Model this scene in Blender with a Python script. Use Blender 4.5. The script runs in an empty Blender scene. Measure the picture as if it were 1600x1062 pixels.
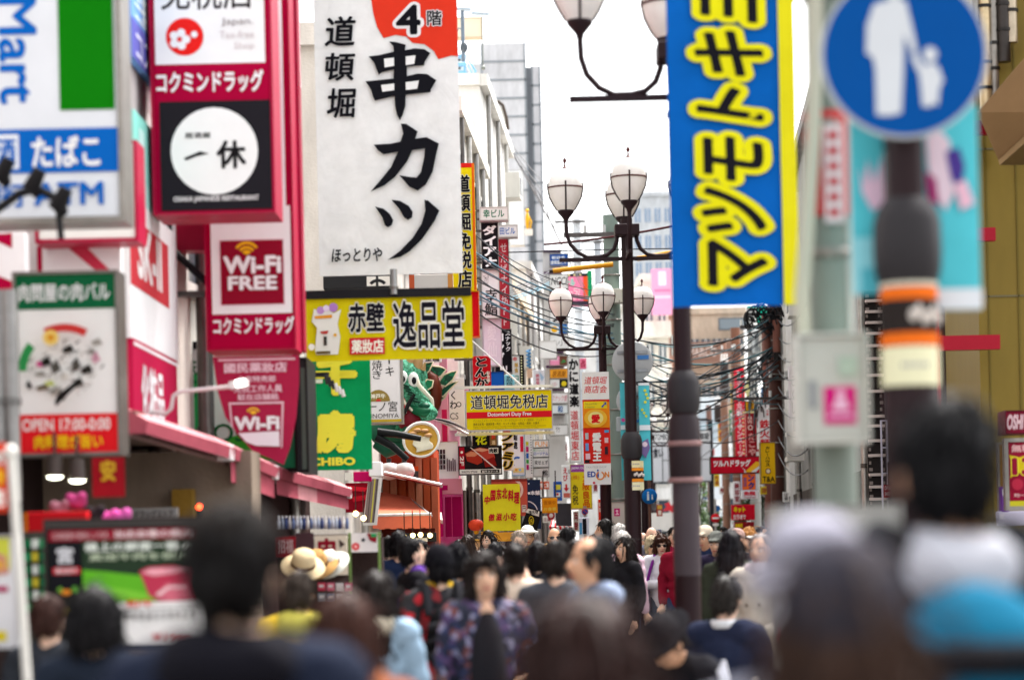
import bpy, bmesh, math, random
from mathutils import Vector, Matrix, Euler, noise
random.seed(7)
R = math.radians
SC = bpy.context.scene
COL = SC.collection

# ------------------------------------------------------------------ camera
F = 85 / 36 * 1600            # focal length in photo pixels
CX, HY, EYE, TH = 800, 840, 1.65, R(1.3)
cam_d = bpy.data.cameras.new('camera'); cam = bpy.data.objects.new('camera', cam_d); COL.objects.link(cam)
cam_d.lens = 85; cam_d.sensor_width = 36; cam_d.shift_y = (HY - 531) / 1600
cam_d.clip_start = 0.1; cam_d.clip_end = 3000
cam.matrix_world = Matrix.Translation((0, 0, EYE)) @ Matrix.Rotation(R(90), 4, 'X') @ Matrix.Rotation(-TH, 4, 'Z')
cam_d.dof.use_dof = True; cam_d.dof.focus_distance = 33; cam_d.dof.aperture_fstop = 1.6
SC.camera = cam

# ------------------------------------------------------------------ sky, sun, exposure
SUN_EL, SUN_AZ = R(62), R(38)          # azimuth measured clockwise from +Y
w = bpy.data.worlds.new('World'); SC.world = w; w.use_nodes = True
nt = w.node_tree; bg = nt.nodes['Background']
sky = nt.nodes.new('ShaderNodeTexSky'); sky.sky_type = 'NISHITA'; sky.sun_disc = False
sky.sun_elevation = SUN_EL; sky.sun_rotation = SUN_AZ; sky.dust_density = 4; sky.air_density = 1.0
hs = nt.nodes.new('ShaderNodeHueSaturation'); hs.inputs['Saturation'].default_value = 0.12
nt.links.new(sky.outputs[0], hs.inputs['Color'])
nt.links.new(hs.outputs[0], bg.inputs[0]); bg.inputs[1].default_value = 0.15
sl = bpy.data.lights.new('sun', 'SUN'); sl.energy = 1.5; sl.angle = R(10); sl.color = (1, .96, .9)
so = bpy.data.objects.new('sun', sl); COL.objects.link(so)
sd = Vector((math.sin(SUN_AZ) * math.cos(SUN_EL), math.cos(SUN_AZ) * math.cos(SUN_EL), math.sin(SUN_EL)))
so.rotation_euler = sd.to_track_quat('Z', 'Y').to_euler(); so.location = sd * 50
vs = SC.view_settings; vs.view_transform = 'Standard'; vs.look = 'None'; vs.gamma = 1; vs.use_curve_mapping = False
vs.exposure = 2.05
SC.cycles.use_denoising = True
SC.cycles.max_bounces = 6; SC.cycles.diffuse_bounces = 3; SC.cycles.glossy_bounces = 3
SC.cycles.transmission_bounces = 3; SC.cycles.caustics_reflective = False; SC.cycles.caustics_refractive = False
SC.cycles.sample_clamp_indirect = 6

# ------------------------------------------------------------------ materials
def lin(h):
    h = h.lstrip('#')
    o = []
    for i in (0, 2, 4):
        c = int(h[i:i+2], 16) / 255
        o.append(min(.82, c / 12.92 if c <= .04045 else ((c + .055) / 1.055) ** 2.4))
    return o
MATS = {}
def M(h, kind='paint'):
    """procedural material: paint, cloth, metal, wall, glass, glow, skin, hair, leaf, print"""
    key = (h, kind)
    if key in MATS: return MATS[key]
    m = bpy.data.materials.new(kind + '_' + h.strip('#')); m.use_nodes = True
    t = m.node_tree; b = t.nodes['Principled BSDF']; N = t.nodes.new; L = t.links.new
    c = lin(h)
    tc = N('ShaderNodeTexCoord'); no = N('ShaderNodeTexNoise')
    no.inputs['Scale'].default_value = {'paint': 2.2, 'cloth': 5, 'metal': 9, 'wall': 1.3, 'skin': 14, 'hair': 60}.get(kind, 4)
    no.inputs['Detail'].default_value = 6; no.inputs['Roughness'].default_value = .65
    mp = N('ShaderNodeMapping')
    L(tc.outputs['Object'], mp.inputs['Vector']); L(mp.outputs[0], no.inputs['Vector'])
    if kind in ('wall', 'paint'): mp.inputs['Scale'].default_value = (1.6, 1.6, .5)
    if kind == 'hair': mp.inputs['Scale'].default_value = (1, 1, .12)
    mr = N('ShaderNodeMapRange')
    lo, hi = {'paint': (.9, 1.04), 'cloth': (.91, 1.05), 'metal': (.75, 1.1), 'wall': (.72, 1.08), 'skin': (.9, 1.06),
              'hair': (.45, 1.6), 'print': (.96, 1.02)}.get(kind, (.85, 1.08))
    mr.inputs['From Min'].default_value = .3; mr.inputs['From Max'].default_value = .7
    mr.inputs['To Min'].default_value = lo; mr.inputs['To Max'].default_value = hi
    L(no.outputs[0], mr.inputs['Value'])
    mx = N('ShaderNodeVectorMath'); mx.operation = 'SCALE'; mx.inputs[0].default_value = c
    L(mr.outputs[0], mx.inputs['Scale']); L(mx.outputs[0], b.inputs['Base Color'])
    b.inputs['Roughness'].default_value = {'paint': .42, 'cloth': .85, 'metal': .38, 'wall': .8, 'glass': .08, 'skin': .5, 'hair': .45, 'print': .7, 'leaf': .5}.get(kind, .5)
    b.inputs['Specular IOR Level'].default_value = {'print': .04, 'cloth': .05, 'hair': .1, 'leaf': .15, 'wall': .1, 'paint': .14, 'skin': .3}.get(kind, .5)
    if kind == 'metal': b.inputs['Metallic'].default_value = .75
    if kind == 'cloth':
        n2 = N('ShaderNodeTexNoise'); n2.inputs['Scale'].default_value = 3.2; n2.inputs['Detail'].default_value = 3; n2.inputs['Distortion'].default_value = .7
        L(tc.outputs['Object'], n2.inputs['Vector'])
        bp = N('ShaderNodeBump'); bp.inputs['Strength'].default_value = .25; bp.inputs['Distance'].default_value = .05
        L(n2.outputs[0], bp.inputs['Height']); L(bp.outputs[0], b.inputs['Normal'])
    if kind == 'wall':
        bp = N('ShaderNodeBump'); bp.inputs['Strength'].default_value = .25; bp.inputs['Distance'].default_value = .02
        n2 = N('ShaderNodeTexNoise'); n2.inputs['Scale'].default_value = 30
        L(tc.outputs['Object'], n2.inputs['Vector']); L(n2.outputs[0], bp.inputs['Height']); L(bp.outputs[0], b.inputs['Normal'])
    if kind == 'glow':
        b.inputs['Emission Color'].default_value = (*c, 1); b.inputs['Emission Strength'].default_value = 4
    if kind == 'opal':
        tl = N('ShaderNodeBsdfTranslucent'); tl.inputs['Color'].default_value = (.85, .76, .72, 1); ms = N('ShaderNodeMixShader'); ms.inputs[0].default_value = .32
        L(b.outputs[0], ms.inputs[1]); L(tl.outputs[0], ms.inputs[2]); L(ms.outputs[0], t.nodes['Material Output'].inputs['Surface'])
    if kind == 'skin': b.inputs['Subsurface Weight'].default_value = .08
    MATS[key] = m
    return m
def pattern(name, kind, cols, scale):
    m = bpy.data.materials.new(name); m.use_nodes = True
    t = m.node_tree; b = t.nodes['Principled BSDF']; N = t.nodes.new; L = t.links.new
    tc = N('ShaderNodeTexCoord'); b.inputs['Roughness'].default_value = .85
    if kind == 'check':
        a = N('ShaderNodeTexChecker'); a.inputs['Scale'].default_value = scale
        for i in (0, 1): a.inputs['Color%d' % (i + 1)].default_value = (*lin(cols[i]), 1)
        L(tc.outputs['Object'], a.inputs['Vector']); L(a.outputs[0], b.inputs['Base Color'])
    else:
        a = N('ShaderNodeTexVoronoi' if kind == 'cells' else 'ShaderNodeTexNoise'); a.inputs['Scale'].default_value = scale
        L(tc.outputs['Object'], a.inputs['Vector'])
        rp = N('ShaderNodeValToRGB'); rp.color_ramp.interpolation = 'CONSTANT' if kind == 'cells' else 'LINEAR'
        e = rp.color_ramp.elements
        while len(e) < len(cols): e.new(.5)
        for i, c in enumerate(cols):
            e[i].position = (i / len(cols)) if kind == 'cells' else .3 + .4 * i / max(1, len(cols) - 1); e[i].color = (*lin(c), 1)
        if kind == 'cells':
            sp = N('ShaderNodeSeparateColor'); L(a.outputs['Color'], sp.inputs[0]); L(sp.outputs[0], rp.inputs[0])
        else: L(a.outputs[0], rp.inputs[0])
        L(rp.outputs[0], b.inputs['Base Color'])
    return m

# ------------------------------------------------------------------ geometry helpers
CT, ST = math.cos(TH), math.sin(TH)
def uv(px, py):
    u, v = (px - CX) / F, (HY - py) / F
    return u * CT + v * ST, -u * ST + v * CT
def at(px, py, d):
    u, v = uv(px, py); return Vector((u * d, d, EYE + v * d))
def gx(px, d): return (px - CX) / F * d            # x at eye height
def zz(py, d): return EYE + (HY - py) / F * d

class MB:
    def __init__(s): s.v = []; s.f = []; s.m = []; s.sm = []; s.mats = []
    def mi(s, m):
        if m is None: m = s.mats[-1] if s.mats else M('#888888')
        if m not in s.mats: s.mats.append(m)
        return s.mats.index(m)
    def add(s, vs, fs, m, smooth=False):
        o = len(s.v); i = s.mi(m); s.v += [tuple(p) for p in vs]
        for f in fs: s.f.append([a + o for a in f]); s.m.append(i); s.sm.append(smooth)
        return s
    def poly(s, pts, m): return s.add(pts, [list(range(len(pts)))], m)
    def box(s, a, b, m, bev=0):
        x0, y0, z0 = (min(a[i], b[i]) for i in range(3)); x1, y1, z1 = (max(a[i], b[i]) for i in range(3))
        vs = [(x, y, z) for x in (x0, x1) for y in (y0, y1) for z in (z0, z1)]
        fs = [(0, 1, 3, 2), (4, 6, 7, 5), (0, 4, 5, 1), (2, 3, 7, 6), (0, 2, 6, 4), (1, 5, 7, 3)]
        if bev and min(x1 - x0, y1 - y0, z1 - z0) > 2.2 * bev:
            bm = bmesh.new(); V = [bm.verts.new(p) for p in vs]
            for f in fs: bm.faces.new([V[i] for i in f])
            bmesh.ops.bevel(bm, geom=list(bm.edges), offset=bev, segments=2, affect='EDGES', profile=.5)
            bm.verts.index_update()
            s.add([v.co[:] for v in bm.verts], [[v.index for v in f.verts] for f in bm.faces], m); bm.free()
            return s
        return s.add(vs, fs, m)
    def obox(s, c, size, rz, m, rx=0, ry=0):
        e = Euler((rx, ry, rz)).to_matrix(); h = Vector(size) / 2; c = Vector(c)
        vs = [c + e @ Vector((i * h.x, j * h.y, k * h.z)) for i in (-1, 1) for j in (-1, 1) for k in (-1, 1)]
        return s.add(vs, [(0, 1, 3, 2), (4, 6, 7, 5), (0, 4, 5, 1), (2, 3, 7, 6), (0, 2, 6, 4), (1, 5, 7, 3)], m)
    def tube(s, pts, r, m, n=8, cap=True):
        P = [Vector(p) for p in pts]; rs = r if isinstance(r, (list, tuple)) else [r] * len(P)
        vs, fs = [], []; up = None
        for i, p in enumerate(P):
            d = (P[min(i + 1, len(P) - 1)] - P[max(i - 1, 0)])
            d = d.normalized() if d.length > 1e-9 else Vector((0, 0, 1))
            if up is None: up = d.orthogonal().normalized()
            else:
                up = up - d * up.dot(d); up = up.normalized() if up.length > 1e-6 else d.orthogonal().normalized()
            w_ = d.cross(up)
            for k in range(n):
                a = 2 * math.pi * k / n; vs.append(p + (up * math.cos(a) + w_ * math.sin(a)) * rs[i])
        for i in range(len(P) - 1):
            for k in range(n): fs.append((i * n + k, i * n + (k + 1) % n, (i + 1) * n + (k + 1) % n, (i + 1) * n + k))
        s.add(vs, fs, m, True)
        if cap:
            s.add(vs[:n], [list(range(n))[::-1]], m); s.add(vs[-n:], [list(range(n))], m)
        return s
    def cyl(s, a, b, r, m, n=12, r2=None): return s.tube([a, b], [r, r if r2 is None else r2], m, n)
    def lathe(s, prof, m, c=(0, 0, 0), n=20, axis='z'):
        vs, fs = [], []
        for r, z in prof:
            for k in range(n):
                a = 2 * math.pi * k / n; x, y = r * math.cos(a), r * math.sin(a)
                vs.append((c[0] + x, c[1] + y, c[2] + z) if axis == 'z' else (c[0] + x, c[1] + z, c[2] + y))
        for i in range(len(prof) - 1):
            for k in range(n):
                q = (i * n + k, i * n + (k + 1) % n, (i + 1) * n + (k + 1) % n, (i + 1) * n + k)
                fs.append(q if axis == 'z' else q[::-1])
        return s.add(vs, fs, m, True)
    def ball(s, c, r, m, n=14, rot=None):
        r = (r, r, r) if not isinstance(r, (list, tuple)) else r; h = n // 2 + 1; vs, fs = [], []
        c = Vector(c)
        for i in range(h + 1):
            ph = math.pi * i / h
            for k in range(n):
                a = 2 * math.pi * k / n
                p = Vector((r[0] * math.sin(ph) * math.cos(a), r[1] * math.sin(ph) * math.sin(a), r[2] * math.cos(ph)))
                vs.append(c + (rot @ p if rot is not None else p))
        for i in range(h):
            for k in range(n): fs.append((i * n + k, (i + 1) * n + k, (i + 1) * n + (k + 1) % n, i * n + (k + 1) % n))
        return s.add(vs, fs, m, True)
    def capsule(s, a, b, ra, rb, m=None, n=12):
        a, b = Vector(a), Vector(b); d = b - a; L_ = max(d.length, 1e-5); d = d / L_; P, rr = [], []
        for t in (-1, -.85, -.5): P.append(a + d * ra * t); rr.append(max(ra * math.sqrt(max(0, 1 - t * t)), ra * .02))
        P += [a, b]; rr += [ra, rb]
        for t in (.5, .85, 1): P.append(b + d * rb * t); rr.append(max(rb * math.sqrt(max(0, 1 - t * t)), rb * .02))
        return s.tube(P, rr, m, n)
    def prism(s, pts, y0, y1, m):
        """pts in x,z; extruded along y"""
        n = len(pts)
        s.add([(x, y0, z) for x, z in pts], [list(range(n))], m); s.add([(x, y1, z) for x, z in pts], [list(range(n))[::-1]], m)
        for i in range(n):
            a, b = pts[i], pts[(i + 1) % n]
            s.add([(a[0], y0, a[1]), (a[0], y1, a[1]), (b[0], y1, b[1]), (b[0], y0, b[1])], [(0, 1, 2, 3)], m)
        return s
    def mesh(s, name):
        me = bpy.data.meshes.new(name); me.from_pydata(s.v, [], s.f)
        for m in s.mats: me.materials.append(m)
        me.polygons.foreach_set('material_index', s.m); me.polygons.foreach_set('use_smooth', s.sm); me.update()
        return me
    def build(s, name, parent=None, loc=None):
        if not s.f: return None
        o = bpy.data.objects.new(name, s.mesh(name)); COL.objects.link(o)
        if parent: o.parent = parent
        if loc is not None: o.location = loc
        return o
def tag(o, label=None, cat=None, group=None, kind=None):
    if label: o['label'] = label
    if cat: o['category'] = cat
    if group: o['group'] = group
    if kind: o['kind'] = kind
    return o
def thing(name, label, cat, loc=(0, 0, 0), rz=0, group=None):
    o = bpy.data.objects.new(name, None); COL.objects.link(o); o.empty_display_size = .1
    o.location = loc; o.rotation_euler = (0, 0, rz); return tag(o, label, cat, group)
def copy_tree(o, parent=None):
    c = o.copy(); COL.objects.link(c)
    if parent: c.parent = parent
    for ch in list(o.children): copy_tree(ch, c)
    return c

# ------------------------------------------------------------------ lettering
TXT = {}
BENCH = bpy.data.scenes.new('bench')        # scratch scene for evaluating text and remesh, removed at the end
def evaluated(o):
    BENCH.collection.objects.link(o); vl = BENCH.view_layers[0]; vl.update(); dg = vl.depsgraph
    return bpy.data.meshes.new_from_object(o.evaluated_get(dg))
def text_geo(s, bold=0.0, res=3, shear=0):
    key = (s, bold, res, shear)
    if key in TXT: return TXT[key]
    c = bpy.data.curves.new('lettering', 'FONT'); c.body = s; c.offset = bold; c.resolution_u = res; c.shear = shear
    c.dimensions = '2D'; c.fill_mode = 'BOTH'
    o = bpy.data.objects.new('lettering', c); me = evaluated(o)
    vs = [(v.co.x, v.co.y) for v in me.vertices]; fs = [list(p.vertices) for p in me.polygons]
    bpy.data.objects.remove(o); bpy.data.curves.remove(c); bpy.data.meshes.remove(me)
    TXT[key] = (vs, fs); return TXT[key]
def T(s, x0, y0, x1, y1, col, b=.0, ol=None, olw=.05, vert=False, rot=0, it=0, res=3): return ('T', s, x0, y0, x1, y1, col, b, ol, olw, vert, rot, it, res)
def Rc(x0, y0, x1, y1, col): return ('R', x0, y0, x1, y1, col)
def Ci(cx, cy, r, col, ry=None): return ('P', [(cx + r * math.cos(a * math.pi / 16), cy + (ry or r) * math.sin(a * math.pi / 16)) for a in range(32)], col)
def Po(pts, col): return ('P', pts, col)
def Arc(cx, cy, r0, r1, a0, a1, col):
    n = 10; A = [R(a0 + (a1 - a0) * i / n) for i in range(n + 1)]
    return ('P', [(cx + r1 * math.cos(a), cy - r1 * math.sin(a)) for a in A] + [(cx + r0 * math.cos(a), cy - r0 * math.sin(a)) for a in A[::-1]], col)
def zoomed(x0, y0, sc, pts): return [(x0 + x / sc, y0 + y / sc) for x, y in pts]

class Plane:
    """a vertical plane through the pixel (cx,cy) at depth d; maps photo pixels to plane coordinates"""
    def __init__(s, cx, cy, d, yaw=0, roll=True):
        s.cx, s.cy, s.d, s.yaw = cx, cy, d, yaw; s.u0, s.v0 = uv(cx, cy); s.P = at(cx, cy, d); s.roll = roll
        s.ex = Vector((math.cos(yaw), math.sin(yaw), 0)); s.n = Vector((math.sin(yaw), -math.cos(yaw), 0))
    def loc(s, px, py):
        if s.roll: u, v = s.u0 + (px - s.cx) / F, s.v0 - (py - s.cy) / F
        else: u, v = uv(px, py)
        r = Vector((u, 1, v)); o = Vector((0, 0, EYE)); t = (s.P - o).dot(s.n) / r.dot(s.n)
        q = o + r * t - s.P; return q.dot(s.ex), q.z
def sign(name, label, cat, rect, d, bg, items=(), yaw=0, th=.1, fr=None, fw=2, wave=0, group=None, cloth=False, roll=True, br=None, brl=.5, poly=None, bgk=None, gap=.003, parent=None, hang=None):
    x0, y0, x1, y1 = rect; cx, cy = (x0 + x1) / 2, (y0 + y1) / 2
    pl = Plane(cx, cy, d, yaw, roll)
    root = thing(name, label, cat, pl.P, yaw, group)
    kind = bgk or ('cloth' if cloth else 'print'); bgm = M(bg, kind)
    a, b = pl.loc(x0, y0), pl.loc(x1, y1)
    if not roll: ym = cy; a = (pl.loc(x0, ym)[0], pl.loc(cx, y0)[1]); b = (pl.loc(x1, ym)[0], pl.loc(cx, y1)[1])
    ux0, ux1, uz1, uz0 = a[0], b[0], a[1], b[1]; Wd, Ht = ux1 - ux0, uz1 - uz0
    rnd = random.Random(int(x0 * 7 + y0)); f1, f2 = rnd.uniform(2, 4), rnd.uniform(5, 8)
    def wv(x, z):
        if not wave: return 0
        return wave * (math.sin(x * f1 * 2 + z * 1.1) * .6 + math.sin(x * 3 + z * f2 + 1) * .25 + math.sin(x * f2 * 1.7 - z * 2) * .2)
    t2 = .006 if cloth else th / 2
    mb = MB()
    if poly:
        pp = [pl.loc(*p) for p in poly]
        mb.prism(pp, -t2, t2, bgm)
    elif wave:
        nx, nz = max(4, int(Wd / .08)), max(4, int(Ht / .08)); nx, nz = min(nx, 24), min(nz, 40)
        for sgn in (-1, 1):
            vs = [(ux0 + Wd * i / nx, sgn * t2 + wv(ux0 + Wd * i / nx, uz0 + Ht * j / nz), uz0 + Ht * j / nz) for j in range(nz + 1) for i in range(nx + 1)]
            fs = [(j * (nx + 1) + i, j * (nx + 1) + i + 1, (j + 1) * (nx + 1) + i + 1, (j + 1) * (nx + 1) + i) for j in range(nz) for i in range(nx)]
            mb.add(vs, fs if sgn < 0 else [f[::-1] for f in fs], bgm, True)
    else: mb.box((ux0, -t2, uz0), (ux1, t2, uz1), bgm, .008 if th > .05 else 0)
    mb.build('cloth' if cloth else 'board', root)
    if fr:
        fm = M(fr, 'metal' if fr in ('#8c8780', '#9a9a98', '#77726c') else 'paint'); k = fw * d / F; f = MB(); o = .014
        f.box((ux0 - k, -t2 - o, uz0 - k), (ux0, t2 + o, uz1 + k), fm).box((ux1, -t2 - o, uz0 - k), (ux1 + k, t2 + o, uz1 + k), fm)
        f.box((ux0, -t2 - o, uz1), (ux1, t2 + o, uz1 + k), fm).box((ux0, -t2 - o, uz0 - k), (ux1, t2 + o, uz0), fm)
        f.build('frame', root)
    gr, le = MB(), MB(); y = -t2 - .002
    g = .0012 if not wave else .0018
    if wave: y -= .002 + wave * .5
    def put(mbx, vs, fs, m, yy): mbx.add([(x, yy + wv(x, z), z) for x, z in vs], fs, m)
    for it in items:
        y -= g
        if it[0] == 'R':
            p, q = pl.loc(it[1], it[2]), pl.loc(it[3], it[4])
            if not roll: c_ = ((it[1] + it[3]) / 2, (it[2] + it[4]) / 2); p = (pl.loc(it[1], c_[1])[0], pl.loc(c_[0], it[2])[1]); q = (pl.loc(it[3], c_[1])[0], pl.loc(c_[0], it[4])[1])
            n = 8 if wave else 1
            vs = [(p[0] + (q[0] - p[0]) * i / n, q[1] + (p[1] - q[1]) * j / n) for j in range(n + 1) for i in range(n + 1)]
            put(gr, vs, [(j * (n + 1) + i, j * (n + 1) + i + 1, (j + 1) * (n + 1) + i + 1, (j + 1) * (n + 1) + i) for j in range(n) for i in range(n)], M(it[5], 'print') if isinstance(it[5], str) else it[5], y)
        elif it[0] == 'P':
            vs = [pl.loc(*p) for p in it[1]]
            ar = sum(vs[i][0] * vs[(i + 1) % len(vs)][1] - vs[(i + 1) % len(vs)][0] * vs[i][1] for i in range(len(vs)))
            
            vs = vs if ar > 0 else vs[::-1]
            put(gr, vs, [list(range(len(vs)))], M(it[2], 'print'), y)
        else:
            _, s, a0, b0, a1, b1, col, bold, ol, olw, vert, rot, itl, res = it
            cells = [(s, a0, b0, a1, b1)]
            if vert:
                n = len(s); h = (b1 - b0) / n
                cells = [(ch, a0, b0 + h * i, a1, b0 + h * (i + 1)) for i, ch in enumerate(s) if ch != ' ']
            for layer in ((1, 0) if ol else (0,)):
                if not layer and ol: y -= g
                bo = bold + (olw if layer else 0); mt = M(ol if layer else col, 'print')
                for ch, c0, d0, c1, d1 in cells:
                    if vert and ch == 'ー': base = text_geo('｜', bold, res); src = text_geo('｜', bo, res)
                    else: base = text_geo(ch, bold, res, itl); src = text_geo(ch, bo, res, itl)
                    if not base[0]: continue
                    rf = {0: lambda x, z: (x, z), 90: lambda x, z: (-z, x), -90: lambda x, z: (z, -x)}[rot]
                    rad = bo; asc = False
                    base = src = text_geo('｜' if (vert and ch == 'ー') else ch, 0, res, itl)
                    B = [rf(*v) for v in base[0]]; V = [rf(*v) for v in src[0]]
                    if not asc: B = B + [(min(v[0] for v in B) - bold, min(v[1] for v in B) - bold), (max(v[0] for v in B) + bold, max(v[1] for v in B) + bold)]
                    bx0, bx1, bz0, bz1 = min(v[0] for v in B), max(v[0] for v in B), min(v[1] for v in B), max(v[1] for v in B)
                    p, q = pl.loc(c0, d0), pl.loc(c1, d1)
                    if not roll: c_ = ((c0 + c1) / 2, (d0 + d1) / 2); p = (pl.loc(c0, c_[1])[0], pl.loc(c_[0], d0)[1]); q = (pl.loc(c1, c_[1])[0], pl.loc(c_[0], d1)[1])
                    W, Hh = q[0] - p[0], p[1] - q[1]
                    if vert:            # keep the glyph's own proportions inside its cell
                        em = 1.0
                        gw, gh = max(bx1 - bx0, .02), max(bz1 - bz0, .02)
                        k = W / max(.92, gw); kz = (Hh * .92) / max(.92, gh)
                        ox, oz = p[0] + W / 2 - (bx0 + bx1) / 2 * k, (p[1] + q[1]) / 2 - (bz0 + bz1) / 2 * kz
                        vv = [(ox + x * k, oz + z * kz) for x, z in V]
                    else:
                        k, kz = W / max(bx1 - bx0, 1e-3), Hh / max(bz1 - bz0, 1e-3)
                        vv = [(p[0] + (x - bx0) * k, q[1] + (z - bz0) * kz) for x, z in V]
                    if rad <= 0: put(le, vv, src[1], mt, y)
                    else:
                        nc = 18 if rad > .09 else (8 if (layer or rad > .045) else 5)
                        for c_i in range(nc):
                            a_ = 2 * math.pi * c_i / nc + .3
                            put(le, [(x + rad * k * math.cos(a_), z + rad * kz * math.sin(a_)) for x, z in vv], src[1], mt, y - c_i * .00012)
                        y -= nc * .00012
    gr.build('graphic', root); le.build('lettering', root)
    if br:
        bm_ = MB(); mm = M('#4a4644', 'metal'); sgn = -1 if br == 'L' else 1; xe = ux0 if br == 'L' else ux1
        for fz in (.15, .85):
            z = uz0 + Ht * fz; bm_.box((xe, -.02, z - .02), (xe + sgn * brl, .02, z + .02), mm)
        bm_.build('bracket', root)
    if hang:
        h_ = MB(); mm = M('#4a4644', 'metal')
        for fx in (.1, .9): h_.cyl((ux0 + Wd * fx, 0, uz1), (ux0 + Wd * fx, 0, uz1 + hang), .012, mm, 6)
        h_.cyl((ux0 - .05, 0, uz1 + .01), (ux1 + .05, 0, uz1 + .01), .018, mm, 8); h_.build('hanger', root)
    return root
# ------------------------------------------------------------------ ground
def paving():
    m = bpy.data.materials.new('stone_paving'); m.use_nodes = True; t = m.node_tree; b = t.nodes['Principled BSDF']; N = t.nodes.new; L = t.links.new
    tc = N('ShaderNodeTexCoord'); br = N('ShaderNodeTexBrick'); br.inputs['Scale'].default_value = 1.6
    br.inputs['Color1'].default_value = (.2, .19, .18, 1); br.inputs['Color2'].default_value = (.26, .25, .235, 1); br.inputs['Mortar'].default_value = (.09, .09, .085, 1)
    br.inputs['Mortar Size'].default_value = .012
    no = N('ShaderNodeTexNoise'); no.inputs['Scale'].default_value = .8; no.inputs['Detail'].default_value = 8
    mx = N('ShaderNodeMix'); mx.data_type = 'RGBA'; mx.blend_type = 'MULTIPLY'; mx.inputs['Factor'].default_value = .6
    L(tc.outputs['Object'], br.inputs['Vector']); L(tc.outputs['Object'], no.inputs['Vector'])
    L(br.outputs[0], mx.inputs['A']); L(no.outputs[0], mx.inputs['B']); L(mx.outputs['Result'], b.inputs['Base Color'])
    b.inputs['Roughness'].default_value = .75
    return m
g = MB(); g.add([(-400, -60, 0), (400, -60, 0), (400, 900, 0), (-400, 900, 0)], [(0, 1, 2, 3)], paving())
tag(g.build('street'), kind='structure')
g = MB()
for x in (-2.05, 3.35): g.box((x, -5, .004), (x + .3, 60, .012), M('#6a6864', 'wall'))
tag(g.build('gutter_strip'), kind='structure')

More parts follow.
